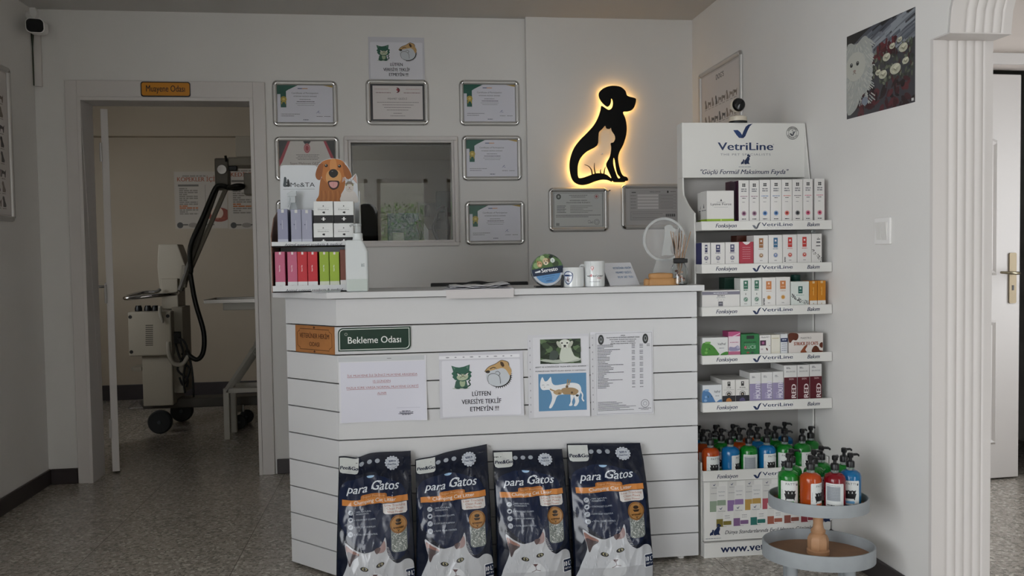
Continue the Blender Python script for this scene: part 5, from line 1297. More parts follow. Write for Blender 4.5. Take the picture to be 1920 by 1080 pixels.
# frosted acrylic award
ay = 3.17; ac = z5(1522, 368, ay); ar_ = ac.z - z5(1522, 588, ay).z
FR = mat('#d4d7d6', rough=.4, alpha=.22); FR2 = mat('#d6d9d8', rough=.5, alpha=.42)
aw = thing('acrylic_award', 'clear round acrylic award with frosted dog figure behind the reed jar', 'award', (ac.x, ay, TOPZ))
zc = ac.z - TOPZ
circ = lambda r, n=48: [(r * math.cos(2 * math.pi * k / n), zc + r * math.sin(2 * math.pi * k / n)) for k in range(n)]
MB().prism(circ(ar_ * .86), lambda u, v, d: Vector((u, d, v)), .003).build('clear_disc', mat('#f2f4f4', rough=.03, alpha=.06), aw)
MB().prism([circ(ar_), circ(ar_ * .885)], lambda u, v, d: Vector((u, -.001 + d, v)), .005).build('frosted_ring', FR2, aw)
s_ = ar_ * 1.45 / 590
MB().prism([((x - 510) * s_, zc - ar_ * .78 + (724 - y) * s_) for x, y in DOG_OUT[:36] + DOG_OUT[48:49]], lambda u, v, d: Vector((u, -.0016, v)) if d == 0 else Vector((u, -.0002, v)), .001).build('frosted_dog', FR2, aw)
MB().prism([(-.05, 0), (.06, 0), (.05, .05), (.03, zc - ar_ * .9), (-.03, zc - ar_ * .9), (-.045, .05)], lambda u, v, d: Vector((u, -.001 + d, v)), .005).box((-.05, -.025, 0), (.05, .03, .008)).build('foot', FR, aw)
# ------------------------------------------------------------------ LITTER BAGS in front of the counter
BW, BH = .252, .50
SB = 1 / 2330.0
bu = lambda x: (x - 672) * SB
bv = lambda y: BH - .006 - (y - 62) * SB
def bag_art():
    a = Art((.003, .002, BW - .003, BH - .001)); P = lambda l: [(bu(x), bv(y)) for x, y in l]
    a.rect(.003, .002, BW - .003, BH - .001, '#0e1526')
    a.blob(P([(690, 330), (800, 250), (930, 235), (1060, 270), (1200, 360), (1230, 700), (1150, 900), (900, 840), (760, 720), (690, 600)]), '#101c38', 5)
    a.poly(P([(672, 62), (834, 62), (832, 185), (822, 200), (805, 205), (705, 208), (685, 198), (680, 180)]), '#c9ccc9')
    a.text('Pee&Go', bu(757), bv(172), .0195, '#16203a', bold=.04, shear=.1, wd=.062)
    for x in (857, 921, 985): a.ell(bu(x), bv(125), .0085, .0085, '#9aa0a8')
    for k in range(14):
        t = 2 * math.pi * k / 14; a.ell(bu(1105) + .0215 * math.cos(t), bv(145) + .0215 * math.sin(t), .0045, .0045, '#c3c8cf', n=8)
    a.ell(bu(1105), bv(145), .0225, .0225, '#c3c8cf', n=24); a.ring(bu(1105), bv(145), .0195, .0203, '#3a4a6a'); a.text('%99.9', bu(1105), bv(140), .0105, '#2a3a60', bold=.03); a.text('Dust Free', bu(1105), bv(163), .0075, '#2a3a60', bold=.03)
    a.poly([(bu(930) + .013 * math.cos(math.radians(t)), bv(241) + .009 * math.sin(math.radians(t))) for t in range(180, 361, 15)], '#9fc0de')
    W_ = '#d8dde4'
    a.text('para', bu(822), bv(368), .042, W_, bold=.014, shear=.28, wd=.070); a.text('Gatos', bu(1050), bv(360), .046, W_, bold=.014, shear=.28, wd=.092)
    a.line(P([(940, 352), (948, 318), (985, 288), (1016, 292), (1006, 312)]), .0035, W_, True)
    a.poly(P([(853, 424), (856, 394), (868, 387), (1045, 385), (1058, 394), (1060, 422)]), '#b26f35'); a.text('Super Premium', bu(957), bv(413), .0115, '#d9a878', wd=.075)
    a.poly(P([(706, 424), (1224, 412), (1226, 460), (707, 472)]), '#c98140'); a.text('Clumping Cat Litter', bu(966), bv(452), .0165, '#ece4da', wd=.142, bold=.006, rot=.02)
    a.poly(P([(1026, 470), (1215, 464), (1217, 535), (1205, 550), (1045, 553), (1030, 542)]), '#d2cecb')
    for t, y, q in (('Low Tracking', 492, .070), ('Clean Paws', 517, .056), ('White Flower', 543, .054)): a.text(t, bu(1122), bv(y), .0105, '#a86a50', wd=q)
    for k, (y, t) in enumerate(((528, '100% NATURAL'), (585, 'STRONGEST CLUMPS'), (643, 'LOW DUST FORMULA'), (700, 'TOTAL ODOR CONTROL'))):
        a.ell(bu(777), bv(y), .0088, .0088, '#c6ccd4'); a.ring(bu(777), bv(y), .0068, .0074, '#3a486a')
        if k == 1: a.ell(bu(777), bv(y), .005, .0035, '#1a2440', .5)
        elif k == 3:
            for d in (-.003, 0, .003): a.line([(bu(777) + d, bv(y) - .004), (bu(777) + d + .001, bv(y)), (bu(777) + d, bv(y) + .004)], .0012, '#1a2440')
        else: a.line([(bu(777) - .005, bv(y) - .003), (bu(777) + .004, bv(y) + .004)], .0013, '#1a2440'); a.ring(bu(777), bv(y), .003, .0038, '#1a2440')
        a.ell(bu(808), bv(y), .0011, .0011, '#aab4c2', n=8)
        a.text(t, bu(818), bv(y + (-2 if k == 0 else 5)), .0074, '#b4bdc9', al='l', wd=.0034 * len(t) + .010)
        if k == 0: a.text('INGREDIENTS', bu(818), bv(y + 16), .0074, '#b4bdc9', al='l', wd=.042)
    rnd = random.Random(8)
    a.rect(bu(1086), bv(848), bu(1208), bv(640), '#848a86', .012)
    for k in range(150): a.ell(rnd.uniform(bu(1092), bu(1202)), rnd.uniform(bv(842), bv(700)), rnd.uniform(.0012, .003), .0014, rnd.choice(['#c9cdc8', '#a5aaa6', '#5f6664', '#dfe1dc']), rnd.uniform(0, 3), n=6)
    a.ell(bu(1145), bv(635), .0285, .0310, '#8a5e30', n=30); a.ring(bu(1145), bv(635), .0215, .0225, '#caa56c', n=30, ry=1.08); a.ell(bu(1145), bv(635), .021, .0225, '#a8773f', n=30)
    a.poly(P([(1118, 622), (1172, 622), (1160, 640), (1130, 640)]), '#2a1c10'); a.ell(bu(1145), bv(605), .009, .006, '#2a1c10'); a.text('VETERINARY', bu(1145), bv(668), .0078, '#2a1c10', bold=.03, wd=.036); a.text('V', bu(1145), bv(692), .011, '#2a1c10', bold=.03)
    # the white cat
    C0 = '#b9bbbf'
    a.blob(P([(690, 1300), (700, 1090), (745, 960), (760, 900), (745, 830), (736, 762), (790, 800), (850, 832), (910, 836), (985, 808), (1020, 770), (1040, 728), (1050, 770), (1052, 830), (1075, 890), (1130, 930), (1185, 908), (1230, 920), (1250, 960), (1254, 1080), (1250, 1300)]), C0, 4)
    a.blob(P([(742, 785), (790, 815), (845, 850), (800, 880), (770, 905), (752, 850)]), '#8a6258'); a.blob(P([(755, 830), (800, 845), (840, 860), (800, 890), (775, 940), (762, 900)]), '#473a3c')
    a.blob(P([(1032, 752), (1044, 800), (1030, 835), (990, 845), (968, 830), (1000, 800)]), '#9e8583'); a.blob(P([(960, 815), (1000, 800), (1000, 825), (975, 850)]), '#5c4a4a')
    rn = random.Random(12)
    for k in range(46):
        x, y = rn.uniform(740, 1080), rn.uniform(870, 1120); a.line(P([(x, y), (x + rn.uniform(-6, 6), y + 22)]), .0011, rn.choice(['#cfd1d5', '#a3a6ac', '#d9dadd']))
    for k in range(9): a.line(P([(1050 + k * 2, 800 + 12 * k), (1064 + 5 * k, 806 + 12 * k)]), .0013, '#cfd1d5')
    a.blob(P([(940, 1000), (975, 992), (1010, 1010), (1040, 1060), (1020, 1140), (900, 1150), (870, 1090)]), '#cdcfd2')
    for ex, ey, r in ((882, 958, .25), (1000, 932, -.38)):
        a.ell(bu(ex), bv(ey), .0135, .0070, '#1d1a1a', -r); a.ell(bu(ex + 3), bv(ey - 2), .0082, .0050, '#a09a7a', -r); a.ell(bu(ex + 3), bv(ey - 2), .0036, .0046, '#0f0f10')
        a.ell(bu(ex + 6), bv(ey - 5), .001, .001, '#ffffff', n=6)
    a.poly(P([(940, 1000), (982, 1000), (966, 1020), (956, 1020)]), '#5c4646'); a.line(P([(961, 1020), (964, 1045), (930, 1062)]), .0018, '#6d5858', True); a.line(P([(964, 1045), (1000, 1052)]), .0018, '#6d5858', True)
    a.rect(bu(1183), bv(1092), bu(1276), bv(985), '#dfe2e6', .004); a.rect(bu(1189), bv(1086), bu(1270), bv(991), '#18243f', .003); a.text('10 LT', bu(1229), bv(1040), .021, '#e6e9ee', bold=.03, wd=.030); a.text('NET 6 kg', bu(1229), bv(1066), .0085, '#e6e9ee', wd=.028)
    return a
BAG_ART = bag_art()
FILM = mat('#0b111f', rough=.13, spec=.5)
def litter_bag(label, pxL, pxR, yL, yR, seed, lift=0.0, dent=0.0):
    Y = 2.925; x0, x1 = at(pxL, 960, 2.87).x, at(pxR, 960, 2.87).x; xm = (x0 + x1) / 2
    zL, zR = at(pxL, yL, 2.99).z, at(pxR, yR, 2.99).z
    root = thing('litter_bag', label, 'cat litter bag', (xm, Y, 0), 0, 'navy cat litter bags before the counter'); W_ = (x1 - x0)
    rnd = random.Random(seed); off = Vector((seed * 7.3, seed * 3.1, 0))
    def S(u, v, h, side=1):
        un = u / BW * 2 - 1; vn = min(max(v / BH, 0), 1); e = max(0.0, 1 - abs(un) ** 3.2)
        th = (.062 * (1 - vn ** 3.2) * (.45 + .55 * e) + .003) * min(1, .55 + vn * 3.5) * (1 if vn < .86 else max(.12, 1 - (vn - .86) / .14))
        p = Vector((un * 1.6, vn * 3.0, 0)) + off
        k = (.35 + .65 * vn)
        ridge = abs(noise.noise(Vector((un * 2.3 + vn * 2.2, vn * 2.4 - un * .5, seed * 5.0))))
        ridge2 = abs(noise.noise(Vector((un * 4.2 - vn * 4.5, vn * 4.6, seed * 9.0))))
        nz = .010 * noise.noise(p * 1.3) * k - .020 * ridge * k * e - .008 * ridge2 * k * e + .004 * noise.noise(p * 4.1) * vn
        wtaper = 1 - .045 * vn + .012 * math.sin(vn * 5 + seed)
        y = -side * (th + max(-th * .5, nz * (1 - .5 * (vn > .95)))) - h * side
        lean = .115 * vn ** 1.35
        top = zL + (zR - zL) * (u / BW) + lift * math.sin(math.pi * min(1, u / BW * 1.15)) + dent * math.exp(-((u / BW - .25) / .13) ** 2)
        f = .65 + .35 * vn
        z = v / BH * (BH * (1 - vn ** 2) + top * vn ** 2)
        yy = y + lean
        lim = CY - .003 - Y
        if side < 0: yy = min(yy, lim - (.0 if h == 0 else 0))
        return Vector(((u - BW / 2) / BW * W_ * wtaper / .98, min(yy, lim - (.004 if side > 0 else 0)), max(z, .002)))
    NU, NV = 56, 110; vs = []; fs = []
    for sd in (1, -1):
        for j in range(NV + 1):
            for i in range(NU + 1): vs.append(S(BW * i / NU, BH * j / NV, 0, sd))
    m = (NU + 1) * (NV + 1)
    for j in range(NV):
        for i in range(NU):
            p = j * (NU + 1) + i; fs += [(p, p + 1, p + NU + 2, p + NU + 1), (m + p, m + p + NU + 1, m + p + NU + 2, m + p + 1)]
    for j in range(NV):
        a, b = j * (NU + 1), (j + 1) * (NU + 1); fs.append((a, b, m + b, m + a)); a += NU; b += NU; fs.append((a, m + a, m + b, b))
    for i in range(NU): fs.append((i, m + i, m + i + 1, i + 1)); t = NV * (NU + 1) + i; fs.append((t, t + 1, m + t + 1, m + t))
    MB().add(vs, fs).build('bag', FILM, root, smooth=True, angle=70)
    BAG_ART.build('print', root, S, maxedge=.0055, dz=.0004, lift=.001, rough=.14, spec=.5)
    return root
litter_bag('navy cat litter bag with raised left corner, first from the angled side of the counter', 628, 775, 862, 851, 1, .004, -.012)
litter_bag('navy cat litter bag, highest at one corner, second from the angled counter side', 780, 925, 868, 838, 2, .003, -.004)
litter_bag('navy cat litter bag with level crumpled top, third from the angled side of the counter', 934, 1073, 851, 847, 3)
litter_bag('navy cat litter bag standing nearest to the product stand, showing the full ten litre mark', 1080, 1228, 837, 835, 4)

# ------------------------------------------------------------------ PRODUCT STAND
SY = 3.07; SD = .27; SX0, SX1 = 1.109, at(1559.8, 505, SY).x
STW = mat('#dddcd8', rough=.42, vary=.01); STB = mat('#a9a6a3', rough=.5)  # back panel grey is darkened to carry the shade between trays
st = thing('product_stand', 'tall white shop display stand with printed header and stepped product trays', 'display stand', ((SX0 + SX1) / 2, SY + .15, 0))
T = lambda x, y, z: Vector((x - st.location.x, y - st.location.y, z))
SYH = 3.277; hx0, hx1 = SX0 - .0045, at(1508, 290, SYH).x
hz0, hz1 = at(1390, 333, SYH).z, at(1390, 230.5, SYH).z
MB().box(T(SX0, SY + SD - .006, 0), T(SX1, SY + SD, hz1 - .01)).build('back_panel', STB, st)
sp_ = [(SY + .02, 0), (SY + SD, 0), (SY + SD, hz1 - .002), (SYH, hz1 - .002), (SYH, at(1280, 345, SYH).z)]
zf = at(1291, 400, 3.14).z
for k in range(9): t = k / 8; sp_.append((SYH - .055 * (1 - math.cos(t * math.pi / 2)) if t < .5 else SYH - .135 * t ** 2.2, at(1280, 345, SYH).z + (zf - at(1280, 345, SYH).z) * t))
sp_ += [(3.142, zf - .02), (3.142, .36), (SY + .02, .36)]
MB().prism(sp_, lambda u, v, d: T(SX0 - .003 + d, u, v), .006).build('side_panel', STW, st, bevel=.001)
MB().prism([(SY + .02, 0), (SY + SD, 0), (SY + SD, hz1 - .002), (SYH, hz1 - .002), (3.205, zf - .02), (3.205, .36), (SY + .02, .36)], lambda u, v, d: T(SX1 - .006 + d - .004, u, v), .006).build('side_panel', STW, st, bevel=.001)
hd = MB().box(T(hx0, SYH - .004, hz0), T(hx1, SYH + .05, hz1)).build('header', STW, st, bevel=.0015)
a = Art(); hw_, hh_ = hx1 - hx0, hz1 - hz0; a.rect(.002, .002, hw_ - .002, hh_ - .002, '#dddcd8')
H_ = lambda u, v: ((u - 103) / 749 * hw_, (808 - v) / 325 * hh_)
x, y = H_(466, 575); vetri_check(a, x, y, .058, '#1d3a6c', '#132a55')
x, y = H_(487, 645); a.text('VetriLine', x, y, .044, '#1b2f58', bold=.03, wd=hw_ * .448); a.ring(*H_(658, 612), .0016, .0022, '#1b2f58', n=10)
x, y = H_(487, 677); a.text('THE PET SPECIALISTS', x, y, .0115, '#7d8088', wd=hw_ * .41, space=1.2)
lg = dog_cat_logo('#16264a'); x, y = H_(478, 730); a.sub(lg, x, y, .027)
a.greek(*[H_(445, 745)[0], H_(520, 745)[0], H_(445, 747)[1]], .0028, '#9a9da4', 3)
x, y = H_(482, 787); a.text('"Güçlü Formül Maksimum Fayda"', x, y, .026, '#16264a', bold=.014, shear=.32, wd=hw_ * .72)
x, y = H_(776, 543); a.ring(x, y, .0245, .026, '#2c2e34', n=32); a.ring(x, y, .0165, .0175, '#2c2e34', n=32)
a.arc_text('VETERINARY', x, y, .0178, .0085, '#2c2e34', math.radians(160), math.radians(20), bold=.02)
a.arc_text('EXCLUSIVE', x, y, .0235, .0085, '#2c2e34', math.radians(200), math.radians(340), bold=.02, flip=True)
vetri_check(a, x - .001, y - .012, .019, '#4a4c54'); a.line([(x + .004, y + .013), (x - .003, y + .010), (x + .004, y + .005), (x - .002, y)], .0014, '#2c2e34', True)
a.build('print', hd, lambda u, v, h: T(hx0 + u, SYH - .004 - h, hz0 + v), rough=.4)
# trays
tz = {}
def lip_art(greyed=False):
    a = Art(); wd_ = SX1 - SX0; N_ = '#15294f'; a.rect(.001, .001, wd_ - .001, .0335, '#dddcd8')
    a.text('Fonksiyon', wd_ * .185, .0105, .0215, '#16264a', bold=.022, shear=.32, wd=.082)
    vetri_check(a, wd_ * .415, .0035, .026, '#6a6d76' if greyed else N_, '#55585f' if greyed else N_)
    a.text('VetriLine', wd_ * .575, .0135, .0195, '#3b4660' if greyed else N_, bold=.028, wd=.122); a.ring(wd_ * .697, .0285, .0008, .0012, N_, n=8)
    a.text('THE PET SPECIALISTS', wd_ * .575, .0055, .0052, '#a7a9ae', wd=.108, space=1.2)
    a.text('Bakım', wd_ * .855, .0115, .021, '#16264a', bold=.022, shear=.32, wd=.050)
    return a
LIPS = [(1318, 415.4, 432.4), (1318, 495.9, 513.3), (1318, 576.5, 593.8), (1318, 667.8, 684.2), (1318, 755.8, 774.2), (1326, 884, 903.5)]
for k, (px, yt, yb) in enumerate(LIPS):
    zt, zb_ = at(px, yt, SY).z, at(px, yb, SY).z; tz[k] = zb_ + .004
    mb = MB(); mb.box(T(SX0, SY, zb_), T(SX1, SY + SD - .006, zb_ + .004)).box(T(SX0, SY, zb_), T(SX1, SY + .004, zt))
    for xx in (SX0, SX1 - .003): mb.prism([(SY + .004, zb_ + .004), (SY + .075, zb_ + .004), (SY + .075, zt), (SY + .004, zt)], lambda u, v, d: T(xx + d, u, v), .003)
    tr_ = mb.build('tray', STW, st, bevel=.0008, seg=1)
    lip_art(k == 0).build('print', tr_, lambda u, v, h: T(SX0 + u, SY - h, zb_ + v), rough=.42)
# printed lower cabinet
cz0, cz1 = at(1322, 1016, SY).z, at(1322, 905, SY).z
cab = MB().box(T(SX0 + .004, SY + .004, cz0), T(SX1 - .004, SY + .25, tz[5] - .005)).build('lower_cabinet', STW, st)
a = Art(); cw_, chh = SX1 - SX0, cz1 - cz0; a.rect(.006, .001, cw_ - .006, chh - .001, '#dddcd8')
C_ = lambda u, v: ((u - 105) / 768 * cw_, (875 - v) / 355 * chh)
PC = ['#8a9a86', '#8a6f9c', '#b08d4a', '#a8505c', '#6d8a9a', '#a0728a', '#7a8a5a']
for k in range(7):
    x, y = C_(150 + 104 * k, 700); bw_, bh_ = .052, .115
    a.rect(x - .004, y, x + bw_ * .62, y + bh_, '#cbcac6'); a.rect(x - .004, y, x + bw_ * .62, y + bh_ * .36, PC[k]); vetri_check(a, x + .014, y + bh_ * .86, .008); a.greek(x, x + .024, y + bh_ * .60, .002, '#8d8d92', k); a.text('VetriLine', x + .014, y + bh_ * .78, .0055, '#33415c', wd=.022)
    a.rect(x + bw_ * .46, y + bh_ * .02, x + bw_ * 1.16, y + bh_ * .84, '#d6d5d2', .004); a.rect(x + bw_ * .48, y + bh_ * .04, x + bw_ * 1.14, y + bh_ * .38, PC[k], .003); a.text('VetriLine', x + bw_ * .81, y + bh_ * .64, .006, '#33415c', wd=.026); a.greek(x + bw_ * .6, x + bw_ * 1.02, y + bh_ * .52, .002, '#8d8d92', k + 9)
    x, y = C_(182 + 101 * k, 792); q_ = ['#7a6f34', '#7d5f86', '#2f6f66', '#9a5a48', '#8a5248', '#8a3a44', '#6a5a8a'][k]
    a.rect(x, y, x + .040, y + .082, '#d6d5d0'); a.rect(x, y, x + .040, y + .030, q_); vetri_check(a, x + .018, y + .066, .009); a.text('VetriLine', x + .020, y + .058, .006, '#33415c', wd=.030)
    a.rect(x + .026, y + .001, x + .060, y + .056, '#dddcd8', .004); a.rect(x + .027, y + .006, x + .059, y + .021, q_, .002); a.greek(x + .033, x + .053, y + .040, .002, '#77777c', k); a.greek(x + .033, x + .053, y + .032, .002, '#9a9a9e', k + 5)
x, y = C_(165, 842); a.sub(lg, x, y, .030); a.greek(*[C_(118, 860)[0], C_(208, 860)[0], C_(118, 862)[1]], .0028, '#8d8f96', 3)
x, y = C_(232, 838); a.text('Dünya Standartlarında Evcil Hayvan Çözümleri', x, y, .020, '#1c2030', al='l', bold=.012, shear=.34, wd=.365)
x, y = C_(826, 800); a.sub(lg, x, y, .032)
a.build('print', cab, lambda u, v, h: T(SX0 + u, SY + .004 - h, cz0 + v), rough=.45)
bz1 = at(1327, 1018, SY).z
pl = MB().box(T(SX0 - .0, SY - .006, 0), T(SX1, SY + SD, bz1)).build('plinth', STW, st, bevel=.002)
a = Art(); a.rect(.003, .003, SX1 - SX0 - .003, bz1 - .003, '#dddcd8'); a.text('www.vetriline.com.tr', .065, bz1 * .34, .042, '#0f2047', al='l', bold=.03, wd=.41)
a.build('print', pl, lambda u, v, h: T(SX0 + u, SY - .006 - h, v), rough=.4)

# --- cartons on the trays: u, v are pixel coordinates in the enlarged crops
Z5 = lambda u, v, Y: at(1260 + u / 5.4, 320 + v / 5.4, Y)
Z6 = lambda u, v, Y: at(1280 + u / 5.4, 420 + v / 5.4, Y)
Z7 = lambda u, v, Y: at(1290 + u / 5.4, 590 + v / 5.4, Y)
CYF = SY + .012
def shelf(Z, k, u0, u1, vt, body, label, art=None, group=None, dep=.06, yo=0.0, side=None, top=None, zadd=0.0, name='carton', cat='carton'):
    Y = CYF + yo; vm = vt; x0, x1 = Z(u0, vt, Y).x, Z(u1, vt, Y).x; zt = Z((u0 + u1) / 2, vt, Y).z
    x0 = max(x0, SX0 + .0045); x1 = min(x1, SX1 - .0045)
    z0 = tz[k] + .0005 + zadd; a = Art()
    if art:
        hid = .029; b_ = Art(); art(b_, x1 - x0 - .0008, zt - z0 - hid); a.sub(b_, 0, hid, 1.0)
    return carton(name, label, cat, x0, x1 - .0008, z0, zt, Y, dep, body, a if art else None, group, side, top)
GRY = '#77777c'
def petals(a, x, y, r, c):
    for k in range(4):
        t = math.pi / 4 + k * math.pi / 2; a.ell(x + r * .62 * math.cos(t), y + r * .62 * math.sin(t), r * .42, r * .42, c, n=10)
def tall(c, dk='#2a2a2e'):
    def f(a, w_, h_):
        petals(a, w_ * .5, h_ * .88, .0075, dk)
        for k in range(2): a.greek(w_ * .24, w_ * .76, h_ * (.77 - .05 * k), .004, GRY, k)
        a.greek(w_ * .16, w_ * .84, h_ * .60, .0022, c, 4); a.greek(w_ * .34, w_ * .66, h_ * .555, .0022, dk, 5); a.greek(w_ * .34, w_ * .6, h_ * .46, .0018, GRY, 6)
        a.ring(w_ * .5, h_ * .19, .0078, .0092, c, n=20); a.ell(w_ * .5, h_ * .19, .0068, .0068, c, n=18); a.ell(w_ * .5, h_ * .195, .0028, .0030, dk, n=10)
        a.greek(w_ * .3, w_ * .7, h_ * .045, .0028, dk, 8)
    return f
g1 = 'tall slim white cartons on the top tray'; WB = '#d8d6d3'
row1 = [(674, 781, 97, '#7a3a62', 'purple dot', 'beside the dark carton'), (783, 884, 97, '#7d4a6a', 'purple dot', 'touching the blue dotted pair'), (887, 996, 92, '#2f6ba8', 'blue dot', 'touching the purple dotted pair'), (999, 1109, 90, '#2a68a2', 'blue dot', 'beside the orange dotted'),
        (1111, 1217, 88, '#c8483c', 'orange dot', 'touching the black dotted'), (1220, 1324, 86, '#22262c', 'black dot', 'touching the orange dotted'), (1328, 1428, 83, '#bf4268', 'pink dot', 'beside the black dotted carton'), (1446, 1547, 80, '#c04468', 'pink dot', 'nearest to the right wall')]
for k, (u0, u1, v, c, nm, wh) in enumerate(row1):
    shelf(Z5, 0, u0, u1, v, WB, 'tall slim white carton with %s on the top tray, %s' % (nm, wh), tall(c), g1, side='#3a1d30' if k == 0 else None)
shelf(Z5, 0, 632, 672, 108, '#2b1526', 'dark purple carton edge on the top tray left of the purple dotted cartons', None, None, .05, .02)
shelf(Z5, 0, 588, 630, 108, '#3a1524', 'dark maroon carton standing behind the white cube cartons on the top tray', None, None, .05, .15)
shelf(Z5, 0, 1552, 1608, 140, '#c9808f', 'pink carton at the right end of the top tray, set back beside the wall', None, None, .05, .05)
def lysine(a, w_, h_):
    a.rect(0, -.02, w_, h_ * .085, '#8fb02c'); a.ell(w_ * .52, h_ * .05, .003, .004, '#b9cf6a'); a.text('Lysine Force', w_ * .52, h_ * .53, .0125, '#2e3036', bold=.01, wd=w_ * .76); a.greek(w_ * .36, w_ * .68, h_ * .62, .0016, '#8d8d90', 2); a.greek(w_ * .26, w_ * .78, h_ * .46, .0014, '#a7a7aa', 3)
    a.poly([(w_ * .49, h_ * .66), (w_ * .56, h_ * .66), (w_ * .525, h_ * .74)], '#2e3036')
def lys_side(o, dep, h_):
    a = Art(); a.rect(0, 0, dep, .029 + (h_ - .029) * .085, '#8fb02c'); a.poly([(dep * .44, h_ * .56), (dep * .6, h_ * .56), (dep * .52, h_ * .68)], '#2e3036'); a.greek(dep * .2, dep * .85, h_ * .49, .003, '#55585e', 3)
    w2 = o.data.vertices[0].co.x
    a.build('print', o, lambda u, v, h: Vector((w2 - h, dep - u, v)))
o = shelf(Z5, 0, 352, 629, 203, WB, 'white cube carton with lime green foot, front one of two on the top tray', lysine, 'white cube cartons on the top tray', .068); hgt = o.data.vertices[4].co.z; lys_side(o, .068, hgt)
o = shelf(Z5, 0, 352 - 32, 629 - 40, 216, WB, 'white cube carton with lime green foot, rear one of two on the top tray', lysine, 'white cube cartons on the top tray', .068, .0705); lys_side(o, .068, o.data.vertices[4].co.z)
def dotbox(c, blk=None):
    def f(a, w_, h_):
        b = blk or c
        a.rect(w_ * .36, h_ * .56, w_ * .66, h_ * .90, b); petals(a, w_ * .51, h_ * .80, .0042, '#e2e0e0'); a.greek(w_ * .40, w_ * .62, h_ * .66, .002, '#c9c6c6', 1)
        a.greek(w_ * .32, w_ * .70, h_ * .505, .002, b, 2); a.ring(w_ * .51, h_ * .29, .0074, .0086, b, n=20); a.ell(w_ * .51, h_ * .29, .0064, .0064, c, n=18); a.ell(w_ * .51, h_ * .30, .0026, .0028, '#e8dcc8', n=10); a.greek(w_ * .42, w_ * .6, h_ * .10, .0022, GRY, 5)
    return f
g2b = 'white dotted cartons on the second tray'
shelf(Z5, 1, 246, 390, 729, WB, 'white carton with dark blue block on the second tray, nearest to the reed jar', dotbox('#55567a', '#2a2c55'), g2b, .07, side='#23265c')
shelf(Z5, 1, 393, 537, 727, WB, 'white carton with dark blue block on the second tray, middle of its three', dotbox('#6a6a86', '#33345c'), g2b, .07)
shelf(Z5, 1, 540, 680, 724, WB, 'white carton with faded blue block on the second tray beside the crimson carton', dotbox('#74748c', '#4a4a6a'), g2b, .07)
def crimson(a, w_, h_):
    a.poly([(w_ * .22, h_), (w_ * .80, h_), (w_ * .66, h_ * .90), (w_ * .50, h_ * .86), (w_ * .36, h_ * .90)], '#d9d3d2')
    for k in range(6): a.greek(w_ * .22, w_ * .78, h_ * (.74 - .1 * k), .0016, '#c98a93', k)
shelf(Z5, 1, 682, 826, 720, '#a52f40', 'crimson carton with white notch in the middle of the second tray', crimson, None, .07)
shelf(Z5, 1, 655, 830, 655, '#4a2418', 'dark brown carton standing behind the crimson one on the second tray', None, None, .06, .09)
shelf(Z5, 1, 829, 974, 655, WB, 'white carton with brown block on the second tray', dotbox('#8f6a3c', '#94643c'), g2b, .07)
shelf(Z5, 1, 977, 1119, 650, WB, 'white carton with steel blue block on the second tray', dotbox('#5a74a8', '#3a6486'), g2b, .07)
def dotmark(c):
    g = dotbox(c)
    def f(a, w_, h_): g(a, w_, h_); [a.greek(w_ * .1, w_ * .2, h_ * (.05 + .035 * k), .0025, '#1d1d20', k) for k in range(5)]
    return f
shelf(Z5, 1, 1122, 1266, 646, WB, 'white carton with red block on the second tray beside the blue block one', dotmark('#b83a34'), g2b, .07)
shelf(Z5, 1, 1269, 1412, 641, WB, 'white carton with red block on the second tray beside the spotted carton', dotbox('#b83a34'), g2b, .07)
def spotted(a, w_, h_):
    rn = random.Random(5); a.greek(w_ * .5, w_ * .85, h_ * .80, .003, '#2a2a2e', 1); a.greek(w_ * .45, w_ * .85, h_ * .68, .006, '#5a5a60', 2); a.rect(w_ * .42, h_ * .57, w_ * .85, h_ * .60, '#18181a'); a.text('v', w_ * .64, h_ * .84, .008, '#18181a', bold=.04)
    for k in range(46):
        t = rn.random(); a.ell(w_ * (.04 + .9 * t), h_ * (.45 - .36 * t + rn.uniform(-.09, .09)), rn.uniform(.0008, .0022), rn.uniform(.0008, .0018), '#17171a', rn.uniform(0, 3), n=7)
sp2 = shelf(Z5, 1, 1415, 1519, 638, WB, 'slim white carton with black splatter spots at the right end of the second tray', spotted, None, .07)
o = sp2.location; zz = o.z + sp2.data.vertices[4].co.z
cl = MB().sphere((0, 0, .008), .009, 12, 0, (1.2, .8, .9)).sphere((.006, .004, .013), .006, 10).lathe([(.012, 0), (.012, .002)], n=14).build('clear_ornament', mat('#d9dddd', rough=.1, trans=.8, ior=1.3), None, smooth='full', loc=(o.x, o.y + .03, zz + .0006)); tag(cl, 'small crumpled clear plastic topper sitting on the splatter-spotted carton', 'plastic topper')
